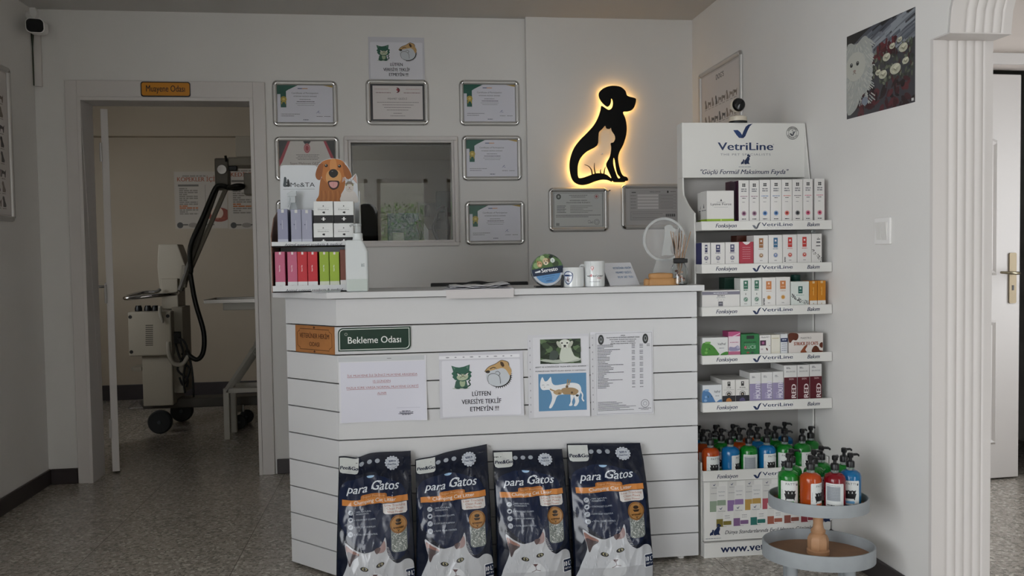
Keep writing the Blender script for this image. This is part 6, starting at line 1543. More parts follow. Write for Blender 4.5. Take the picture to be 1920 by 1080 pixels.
# third tray
def longbox(a, w_, h_):
    a.rect(0, h_ * .74, w_, h_ * .93, '#7c7a88'); a.greek(w_ * .3, w_ * .68, h_ * .81, .003, '#c9c8d0', 1); a.greek(w_ * .40, w_ * .60, h_ * .65, .003, '#55555c', 2); a.greek(w_ * .38, w_ * .61, h_ * .55, .002, '#8d8d92', 3)
    for k in range(3): a.ring(w_ * (.43 + .07 * k), h_ * .42, .0022, .003, '#9a9aa0', n=10)
    a.rect(w_ * .43, h_ * .06, w_ * .55, h_ * .33, '#5a5a62'); a.greek(w_ * .45, w_ * .53, h_ * .2, .002, '#b5b5bb', 6)
shelf(Z6, 2, 162, 580, 672, WB, 'long low white carton with grey band on the third tray', longbox, None, .09)
shelf(Z6, 2, 425, 580, 542, '#1d3a30', 'dark green carton standing behind the long low white one on the third tray', None, None, .06, .10)
def leaf(c):
    def f(a, w_, h_):
        a.rect(w_ * .30, h_ * .62, w_ * .72, h_ * .92, c); petals(a, w_ * .5, h_ * .84, .0042, '#dfe4e0'); a.greek(w_ * .36, w_ * .64, h_ * .70, .002, '#b9c9bf', 1); a.greek(w_ * .30, w_ * .70, h_ * .565, .003, c, 2)
        a.ell(w_ * .5, h_ * .44, .002, .004, '#8a8f8a'); a.ring(w_ * .5, h_ * .25, .0072, .0088, c, n=20); a.ell(w_ * .5, h_ * .25, .0062, .0062, '#4d7d66', n=18); a.line([(w_ * .42, h_ * .22), (w_ * .5, h_ * .26), (w_ * .58, h_ * .28)], .0018, '#dfe6df'); a.greek(w_ * .36, w_ * .62, h_ * .09, .002, GRY, 5)
    return f
g3 = 'white block-topped cartons on the third tray'
shelf(Z6, 2, 583, 694, 550, '#d6d8d4', 'white carton with green block on the third tray touching the long low white carton', leaf('#2c6650'), g3)
shelf(Z6, 2, 696, 803, 547, '#d6d8d4', 'white carton with green block on the third tray touching the orange ones', leaf('#2c6650'), g3)
def orb(mark):
    def f(a, w_, h_):
        a.rect(w_ * .28, h_ * .58, w_ * .68, h_ * .87, '#c07a48'); petals(a, w_ * .48, h_ * .79, .0042, '#ecd9c8'); a.greek(w_ * .34, w_ * .62, h_ * .66, .002, '#e2c2a8', 1); a.greek(w_ * .3, w_ * .68, h_ * .51, .002, '#c0906a', 2)
        a.ring(w_ * .49, h_ * .30, .0074, .0086, '#d9b070', n=20); a.ell(w_ * .49, h_ * .30, .0066, .0066, '#c08a3c', n=18); a.greek(w_ * .4, w_ * .58, h_ * .1, .002, GRY, 5)
        if mark: [a.greek(w_ * .06, w_ * .18, h_ * (.04 + .04 * k), .003, '#1d1d20', k) for k in range(6)]
    return f
shelf(Z6, 2, 806, 944, 541, WB, 'white carton with orange block and black side mark on the third tray', orb(True), g3)
shelf(Z6, 2, 946, 1090, 536, WB, 'white carton with orange block on the third tray beside the spotted wide carton', orb(False), g3)
def wides(a, w_, h_):
    rn = random.Random(7); a.rect(w_ * .40, h_ * .50, w_ * .64, h_ * .80, '#1f5750'); petals(a, w_ * .52, h_ * .71, .004, '#cfe0da'); a.greek(w_ * .44, w_ * .6, h_ * .57, .002, '#9fbdb5', 1); a.greek(w_ * .28, w_ * .72, h_ * .42, .0016, '#4d8a84', 2)
    for k in range(80):
        t = rn.random(); a.ell(w_ * (.02 + .94 * t), h_ * (.44 - .32 * min(1, t * 1.5) + rn.uniform(-.08, .08)), rn.uniform(.0008, .0026), rn.uniform(.0008, .002), '#17171a', rn.uniform(0, 3), n=7)
shelf(Z6, 2, 1097, 1281, 582, '#d3d9d4', 'wide white carton with green block and black spots on the third tray', wides, None, .06)
j = at(1280 + 1143 / 5.4, 420 + 575 / 5.4, CYF + .11); jz = tz[2] + .0005
jt = at(1280 + 1143 / 5.4, 420 + 514 / 5.4, CYF + .11).z - jz
gj = MB().lathe([(.0165, 0), (.0175, .003), (.0175, jt * .72), (.0185, jt * .73), (.0185, jt - .002), (.017, jt)], n=20).build('green_jar', mat('#23564c', rough=.35), None, smooth=True, loc=(j.x, CYF + .11, jz)); tag(gj, 'dark green lidded jar standing behind the wide spotted carton on the third tray', 'jar')
def amber(a, w_, h_): a.rect(0, 0, w_, h_ * .18, '#dcdad4'); a.greek(w_ * .46, w_ * .54, h_ * .4, h_ * .34, '#e0b060', 2); a.poly([(w_ * .35, h_ * .62), (w_ * .45, h_ * .62), (w_ * .4, h_ * .57)], '#6a4010'); a.text('+', w_ * .5, h_ * .02, .010, '#b0863a', bold=.05); a.rect(w_ * .36, h_ * .9, w_ * .66, h_ * .99, '#cdb28a')
shelf(Z6, 2, 1286, 1364, 577, '#bf7a1e', 'slim amber carton on the third tray touching the wide spotted carton', amber, 'slim amber cartons on the third tray')
shelf(Z6, 2, 1367, 1450, 573, '#c27d20', 'slim amber carton at the wall end of the third tray', amber, 'slim amber cartons on the third tray')
# fourth tray
def vetpref(c, c2):
    def f(a, w_, h_):
        a.blob([(0, 0), (0, h_ * .66), (w_ * .22, h_ * .68), (w_ * .42, h_ * .52), (w_ * .60, h_ * .18), (w_ * .62, 0)], c, 4); a.ell(w_ * .16, h_ * .34, .004, .005, c2); a.ell(w_ * .14, h_ * .15, .006, .005, c2); a.line([(w_ * .26, h_ * .42), (w_ * .30, h_ * .30)], .002, '#24401a', False); a.line([(w_ * .44, h_ * .4), (w_ * .47, h_ * .34)], .002, '#24401a')
        a.rect(w_ * .10, h_ * .66, w_ * .32, h_ * .77, c2, .002); a.text('VetPref', w_ * .75, h_ * .56, .013, '#44484e', wd=w_ * .32, bold=.01); a.greek(w_ * .65, w_ * .85, h_ * .37, .0028, '#8d9298', 1)
        a.blob([(w_ * .70, 0), (w_ * .82, h_ * .14), (w_ * .98, h_ * .18), (w_ * .98, 0)], c, 4)
    return f
shelf(Z7, 3, 106, 407, 232, '#d4d5d3', 'white carton with big green leaf circle at the counter end of the fourth tray', vetpref('#3f7f2a', '#69a34c'), None, .07)
def pinkbox(a, w_, h_):
    a.rect(0, h_ * .80, w_, h_, '#b04a78'); a.line([(0, h_ * .74), (w_ * .4, h_ * .80), (w_, h_ * .92)], .003, '#dcbccb', True); a.rect(0, 0, w_, h_ * .14, '#b0607e'); a.greek(w_ * .12, w_ * .85, h_ * .52, .0024, '#b0607e', 1)
    a.blob([(w_ * .05, h_ * .18), (w_ * .1, h_ * .34), (w_ * .5, h_ * .32), (w_ * .8, h_ * .40), (w_ * .95, h_ * .2), (w_ * .5, h_ * .15)], '#8a86a4'); a.ell(w_ * .8, h_ * .32, .006, .006, '#a8a4bc')
shelf(Z7, 3, 409, 531, 172, '#d8cdd2', 'white and pink carton with side in magenta on the fourth tray', pinkbox, None, .06, side='#8f3560', top='#a04470')
def lucii(a, w_, h_):
    a.rect(w_ * .30, h_ * .76, w_ * .72, h_ * .93, '#0d1a12'); a.text('parazitex plus', w_ * .5, h_ * .57, .0088, '#14281a', bold=.03, wd=w_ * .66); a.greek(w_ * .2, w_ * .78, h_ * .49, .0016, '#6aa880', 2)
    a.text('LUCII', w_ * .52, h_ * .27, .019, '#a9c9b4', wd=w_ * .54); a.ell(w_ * .24, h_ * .34, .005, .006, '#a85a68'); a.ell(w_ * .38, h_ * .08, .006, .004, '#8a4a38'); a.ell(w_ * .62, h_ * .08, .006, .004, '#2a4a3a'); a.greek(w_ * .2, w_ * .76, h_ * .19, .002, '#14381f', 4)
shelf(Z7, 3, 536, 723, 197, '#22703c', 'bright green carton with black block on the fourth tray', lucii, None, .06)
def moth(a, w_, h_): a.text('MedoVET', w_ * .5, h_ * .85, .0075, '#4a4246', wd=w_ * .74, bold=.02); a.rect(w_ * .03, h_ * .44, w_ * .56, h_ * .72, '#44203a'); a.ell(w_ * .30, h_ * .58, .005, .005, '#a05a84'); a.ell(w_ * .64, h_ * .24, .003, .006, '#5a2a2a', .5); a.ell(w_ * .88, h_ * .42, .0015, .0015, '#7a3a3a'); a.greek(w_ * .1, w_ * .3, h_ * .2, .006, '#b9a8b0', 1)
shelf(Z7, 3, 726, 841, 207, WB, 'white carton with dark purple photo block on the fourth tray', moth, None, .06)
def cream(a, w_, h_): a.greek(w_ * .1, w_ * .85, h_ * .80, .002, '#a89a5a', 1); a.rect(0, h_ * .06, w_, h_ * .07, '#b9ac78'); a.rect(w_ * .06, h_ * .1, w_ * .07, h_ * .9, '#cfc8b0')
shelf(Z7, 3, 843, 935, 203, '#d5d2c6', 'plain cream carton on the fourth tray', cream, None, .06)
def navyband(a, w_, h_): a.rect(0, h_ * .58, w_, h_ * .78, '#16244e'); a.greek(w_ * .2, w_ * .8, h_ * .67, .003, '#d8dbe4', 1); [a.greek(w_ * .15, w_ * .85, h_ * (.46 - .11 * k), .002, '#5d6a8a', k) for k in range(4)]
shelf(Z7, 3, 938, 1011, 195, '#d0d2d4', 'slim white carton with navy band on the fourth tray', navyband, None, .06)
def maestro(a, w_, h_):
    B_ = '#5a2a18'
    a.blob([(0, h_ * .6), (0, h_), (w_ * .24, h_), (w_ * .28, h_ * .80), (w_ * .22, h_ * .64), (w_ * .12, h_ * .66), (w_ * .05, h_ * .52)], B_, 4); a.blob([(w_ * .98, h_ * .5), (w_ * .90, h_ * .44), (w_ * .90, h_ * .28), (w_ * .98, h_ * .22)], B_, 4); a.blob([(w_ * .68, 0), (w_ * .70, h_ * .24), (w_ * .78, h_ * .34), (w_ * .86, h_ * .24), (w_ * .90, h_ * .1), (w_ * .98, h_ * .06), (w_ * .98, 0)], B_, 4)
    a.text('MAESTRO', w_ * .50, h_ * .70, .0105, '#4a4644', wd=w_ * .31); a.text('STRUCK D3 CATS', w_ * .50, h_ * .38, .018, '#8e3c20', bold=.04, wd=w_ * .70)
    a.blob([(w_ * .34, 0), (w_ * .40, h_ * .2), (w_ * .48, h_ * .36), (w_ * .54, h_ * .34), (w_ * .48, h_ * .14), (w_ * .52, 0)], '#8a4a2c'); a.line([(w_ * .44, h_ * .2), (w_ * .50, h_ * .34), (w_ * .53, h_ * .40)], .003, '#7a3c22', True)
shelf(Z7, 3, 1020, 1370, 187, '#d6d0cb', 'white carton with brown blotches and running dog on the fourth tray', maestro, None, .07)
# fifth tray
shelf(Z7, 4, 108, 345, 712, '#cfd2d4', 'white carton with big blue circle at the counter end of the fifth tray', vetpref('#4a76a4', '#7fa3c8'), None, .10, top='#bfc0bf')
def ring5(c, c2, t):
    def f(a, w_, h_):
        a.rect(0, 0, w_, h_ * .30, c2); a.rect(w_ * .40, h_ * .72, w_ * .62, h_ * .92, '#33312f'); petals(a, w_ * .51, h_ * .86, .003, '#cfcdc9'); a.text(t, w_ * .5, h_ * .62, .0085, '#2d2b2b', bold=.02); a.rect(w_ * .1, h_ * .555, w_ * .9, h_ * .563, '#4a4848')
        a.ring(w_ * .5, h_ * .36, .0105, .0122, '#26262a', n=24); a.ell(w_ * .5, h_ * .36, .0075, .0075, '#2b2725', n=20); a.ell(w_ * .5, h_ * .355, .003, .003, '#b9a894', n=10)
        a.blob([(w_ * .3, 0), (w_ * .32, h_ * .14), (w_ * .5, h_ * .2), (w_ * .66, h_ * .14), (w_ * .7, 0)], c)
    return f
shelf(Z7, 4, 347, 481, 660, '#d2d0cc', 'white carton with black ring and amber foot on the fifth tray', ring5('#a86a30', '#1d1b20', '1718'), 'ring marked cartons on the fifth tray', .13, top='#b9b7b3')
shelf(Z7, 4, 483, 620, 656, '#d2d0cc', 'white carton with black ring and violet foot on the fifth tray', ring5('#4a4468', '#1a1824', 'Aronia'), 'ring marked cartons on the fifth tray', .13, top='#b9b7b3')
def mouth(a, w_, h_): a.rect(0, 0, w_, h_ * .62, '#8d84a4'); a.greek(w_ * .2, w_ * .45, h_ * .86, .0022, '#6a6a70', 1); a.greek(w_ * .2, w_ * .5, h_ * .82, .0022, '#6a6a70', 2); a.text('MOUTH', w_ * .93, h_ * .10, .026, '#cfcbd8', al='l', rot=math.pi / 2, bold=.03, wd=.064); a.text('BIO', w_ * .60, h_ * .10, .018, '#b5afc6', al='l', rot=math.pi / 2, wd=.022)
gm = 'white and lilac mouth care cartons on the fifth tray'
for u0, u1, v, t in ((624, 740, 588, 'beside the ring marked cartons'), (742, 856, 582, 'middle of its three'), (858, 968, 576, 'touching the dark red ones')): shelf(Z7, 4, u0, u1, v, '#d0cfcd', 'white and lilac carton on the fifth tray, ' + t, mouth, gm, .10, top='#bdbcba')
def redc(a, w_, h_): a.rect(0, 0, w_, h_ * .655, '#541420'); a.greek(w_ * .18, w_ * .42, h_ * .93, .0022, '#5a5a60', 1); a.greek(w_ * .18, w_ * .5, h_ * .90, .0022, '#5a5a60', 2); a.text('BALANCED', w_ * .52, h_ * .80, .0075, '#5d6068', wd=w_ * .7); a.text('SKIN', w_ * .56, h_ * .58, .009, '#c9a8a8', bold=.02); a.text('RED', w_ * .92, h_ * .06, .026, '#dccfcf', al='l', rot=math.pi / 2, bold=.04, wd=.052)
gr = 'white and dark red cartons on the fifth tray'
for u0, u1, v, t in ((972, 1105, 513, 'touching the lilac ones'), (1108, 1230, 508, 'middle of its three'), (1233, 1356, 500, 'nearest to the right wall')): shelf(Z7, 4, u0, u1, v, '#d2d1cf', 'white and dark red carton on the fifth tray, ' + t, redc, gr, .12, top='#c3c2c0')

# ------------------------------------------------------------------ SHAMPOO BOTTLES
def copy_tree(o, parent=None):
    c = o.copy(); COL.objects.link(c)
    if parent: c.parent = parent
    for ch in o.children: copy_tree(ch, c)
    return c
BR, BTH = .0335, .172
LIQ = {'orange': '#dc5f22', 'blue': '#1c88cc', 'green': '#1f9a34', 'red': '#a01428'}
def tub_art(c, back=False):
    a = Art(); w2 = .030; x0 = -w2; h0, h1 = .010, .088
    a.rect(x0, h0, w2, h1, '#d3d6d4', .004)
    if back:
        a.rect(x0 + .005, h0 + .022, w2 - .012, h1 - .010, '#9a9fa4'); [a.greek(x0 + .007, w2 - .014, h0 + .026 + .005 * k, .0016, '#7b8086', k) for k in range(10)]; a.greek(x0 + .006, x0 + .03, h0 + .006, .003, '#4a4e52', 20); return a
    a.text('PATTI', .002, h1 - .013, .0105, '#4a4e52', wd=.030)
    a.poly([(-.018, .047), (.020, .047), (.015, .030), (-.013, .030)], '#131315'); a.rect(-.014, .026, -.011, .031, '#131315'); a.rect(.012, .026, .015, .031, '#131315')
    for x in (-.010, .001, .012): a.ell(x, .051, .0048, .0055, '#131315', n=10); a.ell(x - .004, .055, .002, .003, '#131315', .5, n=6); a.ell(x + .004, .055, .002, .003, '#131315', -.5, n=6)
    a.rect(-.013, .014, .014, .0225, c, .003); a.ell(.024, h1 - .012, .003, .004, '#55595c', n=10); a.text('Pet Shampoo', -.024, .030, .005, '#7a7e82', al='l', rot=math.pi / 2, wd=.03); a.greek(.008, .024, .0115, .0016, '#55595c', 3)
    return a
protos = {}
def make_bottle(c, back=False):
    root = thing('shampoo_bottle', 'x', 'shampoo bottle', (0, 0, 0), 0)
    body = mat(LIQ[c], rough=.08, trans=.55, ior=1.33, coat=.3)
    MB().lathe([(.026, 0), (BR - .001, .002), (BR, .006), (BR, .098), (BR - .003, .107), (BR - .012, .114), (.0125, .117)], n=28).build('liquid_body', body, root, smooth=True, angle=50)
    MB().lathe([(.0125, .117), (.012, .126), (.0125, .128)], n=18).build('clear_neck', mat('#c9d2d0', rough=.08, trans=.8, ior=1.3), root, smooth=True)
    mb = MB().lathe([(.0135, .126), (.0135, .142), (.0115, .146), (.0055, .147), (.0055, .158)], n=18)
    mb.lathe([(.0085, .157), (.0095, .160), (.0095, .169), (.007, .172)], n=16)
    mb.tube([(0, 0, .166), (.022, 0, .1665), (.027, 0, .164), (.028, 0, .160)], [.0048, .0040, .0034, .0028], 8); mb.build('pump', mat('#101012', rough=.35), root, smooth=True)
    tub_art({'orange': '#d0683c', 'blue': '#6a9fc8', 'green': '#5aa85a', 'red': '#b0485a'}[c], back).build('label', root, lambda u, v, h: Vector(((BR + .0004 + h) * math.sin(u / BR), -(BR + .0004 + h) * math.cos(u / BR), v)), maxedge=.006, rough=.35)
    return root
def bottle(c, x, y, z, rot, label, group, back=False):
    k = (c, back)
    if k not in protos: protos[k] = o = make_bottle(c, back)
    else: o = copy_tree(protos[k])
    o.location = (x, y, z); o.rotation_euler = (0, 0, math.radians(rot)); o['label'] = label; o['group'] = group
    pump = [ch for ch in o.children if ch.name.startswith('pump')][0]; pump.rotation_euler = (0, 0, math.radians(rnd_b.uniform(-50, 50) - rot))
    return o
rnd_b = random.Random(21)
gsb = 'pump shampoo bottles on the lowest tray'
Z8 = lambda u, v, Y: at(1290 + u / 3.178, 740 + v / 3.178, Y)
z6 = tz[5] + .0005; yb0 = SY + .006 + BR + .003
ord_ = ['front', 'second', 'third']
row6 = [('orange', 135, 5, 0, 'nearest to the counter'), ('blue', 253, 38, 0, 'beside the orange one'), ('green', 363, -8, 1, 'with grey back label'), ('blue', 470, 8, 0, 'beside the green ones'), ('green', 577, -20, 0, 'touching the blue one'), ('green', 681, 22, 0, 'second from the wall')]
for c, u, rot, bk, t in row6:
    bottle(c, Z8(u, 440, yb0).x, yb0, z6, rot, '%s shampoo bottle, front row of the lowest tray, %s' % (c, t), gsb, bool(bk))
bottle('green', min(Z8(783, 400, yb0 + .03).x, SX1 - BR - .012), yb0 + .04, z6, 35, 'green shampoo bottle on the lowest tray next to the right wall', gsb)
second = [('orange', 88), ('green', 196), ('orange', 306), ('blue', 412), ('green', 540), ('green', 636)]
for r in range(1, 3):
    for k, (c, u) in enumerate(second):
        Y = yb0 + .069 * r + (.0 if r == 1 else .002); x = max(Z8(u - (0 if r == 1 else 36), 300, Y).x, SX0 + .006 + BR); 
        if r == 2: x = SX0 + .045 + .0725 * k
        else: x = SX0 + .041 + .0735 * k
        if x > SX1 - (.11 if r == 1 else .06): continue
        c2_ = c if r == 1 else ['blue', 'green', 'green', 'orange', 'green', 'blue'][k]
        bottle(c2_, x, Y, z6, rnd_b.uniform(-40, 40), '%s shampoo bottle in the %s row of the lowest tray, %s from the counter side' % (c2_, ('second', 'rearmost')[r - 1], ('first', 'second', 'third', 'fourth', 'fifth', 'sixth')[k]), gsb)

# ------------------------------------------------------------------ TWO-TIER TRAY STAND
ZLO, ZUP = .158, .326
tcx, tcy = atz(1534, 1037, ZLO).x, atz(1534, 1037, ZLO).y
ts = thing('tray_stand', 'two-tier oval tray stand in grey with turned wooden post beside the product stand', 'tray stand', (tcx, tcy, 0), math.radians(-21))
GT = mat('#959a9d', rough=.55, vary=.05, scale=25); WD = mat('#b58a66', rough=.55, vary=.12, scale=18); WDF = mat('#8f6a4c', rough=.55, vary=.12, scale=12)
def oval_tray(a_, b_, z, hgt, m2):
    n_ = 64; mb = MB(); prof = [(1.0, -.012), (1.0, hgt), (.99, hgt + .003), (.97, hgt + .003), (.965, hgt), (.965, 0.0)]
    vs = []; t_ = .012
    for s, zz in prof:
        for k in range(n_):
            q = 2 * math.pi * k / n_; vs.append(Vector(((a_ - (1 - s) * a_ * 1.0) * math.cos(q), (b_ - (1 - s) * a_) * math.sin(q), z + zz)))
    fs = [(i * n_ + k, i * n_ + (k + 1) % n_, (i + 1) * n_ + (k + 1) % n_, (i + 1) * n_ + k) for i in range(len(prof) - 1) for k in range(n_)]
    fs.append(tuple(range(n_ - 1, -1, -1)))
    o = mb.add(vs, fs).build('oval_tray', GT, ts, smooth=True, angle=40)
    MB().add([Vector((.966 * a_ * math.cos(2 * math.pi * k / n_), (b_ - .034 * a_) * math.sin(2 * math.pi * k / n_), z)) for k in range(n_)], [tuple(range(n_))]).build('tray_floor', m2, o)
    return o
oval_tray(.178, .142, ZLO, .034, WDF); oval_tray(.158, .130, ZUP, .024, WDF)
MB().lathe([(.036, 0), (.036, .012), (.031, .016)], (0, 0, ZLO), 24).lathe([(.031, .014), (.0335, .020), (.0335, .050), (.028, .062), (.020, .068)], (0, 0, ZLO), 8).lathe([(.020, .066), (.0235, .072), (.0235, .078), (.018, .084), (.0155, .10), (.0175, .135), (.0205, .145), (.0205, .1555)], (0, 0, ZLO), 24).build('turned_post', WD, ts, smooth=True, angle=35)
for k in range(4):
    q = math.radians(45 + 90 * k); MB().lathe([(.017, 0), (.020, ZLO - .0125)], (.125 * math.cos(q), .09 * math.sin(q), 0), 14).build('leg', GT, ts, smooth=True)
gts = 'pump shampoo bottles on the two-tier tray'
U8 = lambda u, v: (1420 + u / 3.375, 760 + v / 3.375)
zt_ = ZUP + .0008
tl = [('green', 145, 283, .168, -18, 0, 'with green label at the left rim'), ('orange', 254, 318, .168, 26, 0, ', the only orange one'), ('red', 394, 300, .170, -30, 1, ', the only red one'), ('blue', 505, 290, .168, -30, 0, ', the only blue one'), ('green', 596, 255, .170, -45, 0, 'at the right rim'),
      ('green', 195, 215, .170, 20, 0, 'in the rear row behind the orange one'), ('green', 300, 252, .170, -10, 0, 'in the rear row behind the red one'), ('green', 500, 218, .170, 15, 0, 'in the rear row behind the blue one')]
SPOT = [(-.052, -.052), (.022, -.069), (.088, -.045), (.104, .0245), (-.07, .046), (-.005, .018), (.045, .066)]
SPOT = [(-.108, -.012)] + SPOT
for (c, u, v, h, rot, bk, t), (sx, sy) in zip(tl, SPOT):
    bottle(c, tcx + sx, tcy + sy, zt_, rot, '%s shampoo bottle on the upper oval tray %s' % (c, t), gts, bool(bk))

# pet camera on top of the product stand
pcy = SYH + .022; pb = at(1383.5, 227, pcy)
pc = thing('pet_camera', 'small white round camera with black face on top of the product stand', 'camera', (pb.x, pcy, hz1))
k_ = lambda v: at(1383.5, v, pcy).z - hz1
MB().lathe([(.036, 0), (.037, .004), (.036, .009)], n=28).build('rubber_foot', mat('#0d0d0e', rough=.5), pc, smooth=True)
MB().lathe([(.035, .009), (.036, .012), (.034, .027), (.020, .031)], n=28).build('base', mat('#c9bfae', rough=.35), pc, smooth=True)
hc = k_(197)
Mh = Matrix.Rotation(math.radians(-12), 3, 'Z')
MB().sphere((0, .006, hc), .029, 24, 0, (1, .85, 1)).build('head', mat('#cdc4b4', rough=.35), pc, smooth='full')
MB().lathe([(.0265, 0), (.0265, .004), (.022, .012), (.001, .016)], (0, -.008, hc), 28, M=Matrix.Translation((0, -.008, hc)) @ Matrix.Rotation(math.radians(90), 4, 'X') @ Matrix.Translation((0, .008, -hc))).build('black_face', mat('#060607', rough=.12), pc, smooth=True)
# ------------------------------------------------------------------ EXAMINATION ROOM, seen through the doorway
EY = 5.95
E1 = lambda u, v, Y: at(170 + u / 2.7, 500 + v / 2.7, Y)      # lower crop
E2 = lambda u, v, Y: at(170 + u / 2.842, 180 + v / 2.842, Y)  # upper crop
MET = mat('#a59d8e', rough=.45, spec=.4); MET2 = mat('#8f887a', rough=.45); STEEL = mat('#9a9690', rough=.22, metal=.9)
xr = thing('x_ray_unit', 'beige mobile medical unit on wheels with jointed arm and black hose in the exam room', 'medical machine', (E1(335, 700, EY).x, EY + .05, 0))
XL_ = lambda p: Vector((p.x - xr.location.x, p.y - xr.location.y, p.z))
def pbox(mb, u0, u1, v0, v1, Y, dep, E=E1):
    a, b = E(u0, (v0 + v1) / 2, Y), E(u1, (v0 + v1) / 2, Y); zt, zb_ = E((u0 + u1) / 2, v0, Y).z, E((u0 + u1) / 2, v1, Y).z
    return mb.box(XL_(Vector((a.x, Y, max(zb_, 0.0)))), XL_(Vector((b.x, Y + dep, zt))))
pbox(MB(), 262, 415, 440, 705, EY, .30).build('column', MET, xr, bevel=.006)
cb2 = pbox(MB(), 190, 408, 228, 452, EY - .04, .34).build('control_box', MET, xr, bevel=.008)
a0 = E1(190, 452, EY - .04); 
a = Art(); 
P2 = lambda u, v: (E1(u, v, EY - .04).x - a0.x, E1(u, v, EY - .04).z - a0.z)
for k in range(11): x0_, y0_ = P2(278, 300 + 10 * k); x1_, _ = P2(316, 300 + 10 * k); a.rect(x0_, y0_, x1_, y0_ + .006, '#4a463e')
for u, v in ((200, 255), (206, 432), (390, 250)): x0_, y0_ = P2(u, v); a.ell(x0_, y0_, .012, .012, '#2a2826')
a.build('vent_slots', cb2, lambda u, v, h: XL_(Vector((a0.x + u, EY - .04 - h, a0.z + v))))
for u in (243, 290, 328):
    p = XL_(E1(u, 225, EY + .06)); MB().lathe([(.024, 0), (.024, .02), (.017, .038)], p, 14).build('knob', BLACK, cb2, smooth=True)
pbox(MB(), 358, 442, 60, 215, EY + .10, .2).build('neck', MET, xr, bevel=.006)
# tall hood with chamfered corner
hp_ = [(360, 790), (462, 790), (505, 905), (478, 1010), (465, 1075), (372, 1075), (354, 905)]
MB().prism([(XL_(E2(u, v, EY + .14)).x, XL_(E2(u, v, EY + .14)).z) for u, v in hp_], lambda u, v, d: Vector((u, EY + .14 - xr.location.y + d, v)), .16).build('hood', MET, xr, bevel=.006)
# chrome handle
hl = [E1(352, 115, EY + .06), E1(330, 128, EY + .04), E1(262, 132, EY + .0), E1(190, 150, EY - .12), E1(178, 156, EY - .16), E1(190, 160, EY - .2), E1(330, 146, EY - .16), E1(420, 138, EY - .02), E1(440, 132, EY + .06)]
MB().tube([XL_(p) for p in smooth_loop(hl, 4, False)], .013, 8).build('chrome_handle', CHROME, xr, smooth='full')
# side connector plate with leads
pbox(MB(), 415, 470, 205, 640, EY + .04, .22).build('rear_case', MET2, xr, bevel=.004)
pbox(MB(), 412, 455, 330, 390, EY + .02, .03).build('connector', BLACK, xr, bevel=.004)
for k, l in enumerate(([(440, 360), (475, 380), (490, 440), (470, 560), (478, 640)], [(430, 390), (455, 470), (500, 520), (470, 600), (450, 560)], [(450, 370), (470, 450), (440, 520), (490, 570), (485, 610)], [(460, 440), (500, 470), (515, 540), (522, 660)])):
    MB().tube([XL_(E1(u, v, EY + .0)) for u, v in [(p[0], p[1]) for p in l]] if False else [XL_(p) for p in smooth_loop([E1(u, v, EY + .005 * k) for u, v in l], 5, False)], .007, 6).build('black_lead', BLACK, xr, smooth='full')
MB().tube([XL_(p) for p in smooth_loop([E1(392, 380, EY - .05), E1(396, 440, EY - .06), E1(420, 490, EY - .04), E1(465, 492, EY - .02), E1(495, 450, EY)], 5, False)], .014, 8).build('white_lead', mat('#b5afa2', rough=.5), xr, smooth='full')
MB().tube([XL_(p) for p in smooth_loop([E1(350, 200, EY - .05), E1(352, 240, EY - .06), E1(366, 285, EY - .06)], 4, False)], [.012] * 7 + [.008, .004], 8).build('hand_switch', mat('#bdb7aa', rough=.5), xr, smooth='full')
# jointed arm
def bar(u0, v0, u1, v1, Y, r, name, m, E=E2): return MB().tube([XL_(E(u0, v0, Y)), XL_(E(u1, v1, Y))], r, 8).build(name, m, xr, smooth=True)
bar(478, 1035, 668, 495, EY + .05, .020, 'arm', mat('#5d5850', rough=.4)); bar(500, 1000, 722, 492, EY + .07, .016, 'arm', MET2)
bar(492, 1018, 508, 905, EY + .06, .026, 'arm', MET2)
pbox(MB(), 660, 735, 330, 500, EY + .05, .08, E2).build('arm_head', mat('#6d675c', rough=.45), xr, bevel=.01)
pp = XL_(E2(702, 393, EY + .04)); MB().lathe([(.03, -.02), (.03, .02)], pp, 20, M=Matrix.Translation(pp) @ Matrix.Rotation(math.radians(90), 4, 'X') @ Matrix.Translation(-pp)).build('dial', STEEL, xr, smooth=True)
pbox(MB(), 728, 860, 325, 372, EY + .06, .2, E2).build('tube_housing', MET, xr, bevel=.01)
pbox(MB(), 815, 870, 410, 525, EY + .04, .14, E2).build('collimator', MET2, xr, bevel=.006)
pbox(MB(), 735, 778, 372, 398, EY + .05, .05, E2).build('latch', BLACK, xr, bevel=.004)
MB().tube([XL_(p) for p in smooth_loop([E2(718, 318, EY + .05), E2(724, 350, EY + .05)], 2, False)], .009, 6).build('lever', BLACK, xr)
MB().tube([XL_(p) for p in smooth_loop([E2(735, 490, EY), E2(775, 478, EY - .05), E2(812, 480, EY - .02), E2(790, 492, EY), E2(740, 490, EY), E2(690, 478, EY + .02), E2(660, 500, EY + .02), E2(600, 640, EY + .02), E2(532, 800, EY + .02), E2(534, 930, EY + .0), E1(505, 40, EY), E1(530, 180, EY), E1(572, 330, EY), E1(570, 430, EY), E1(540, 470, EY), E1(500, 450, EY), E1(488, 425, EY + .02)], 5, False)], .016, 8).build('black_hose', mat('#15140f', rough=.45), xr, smooth='full')
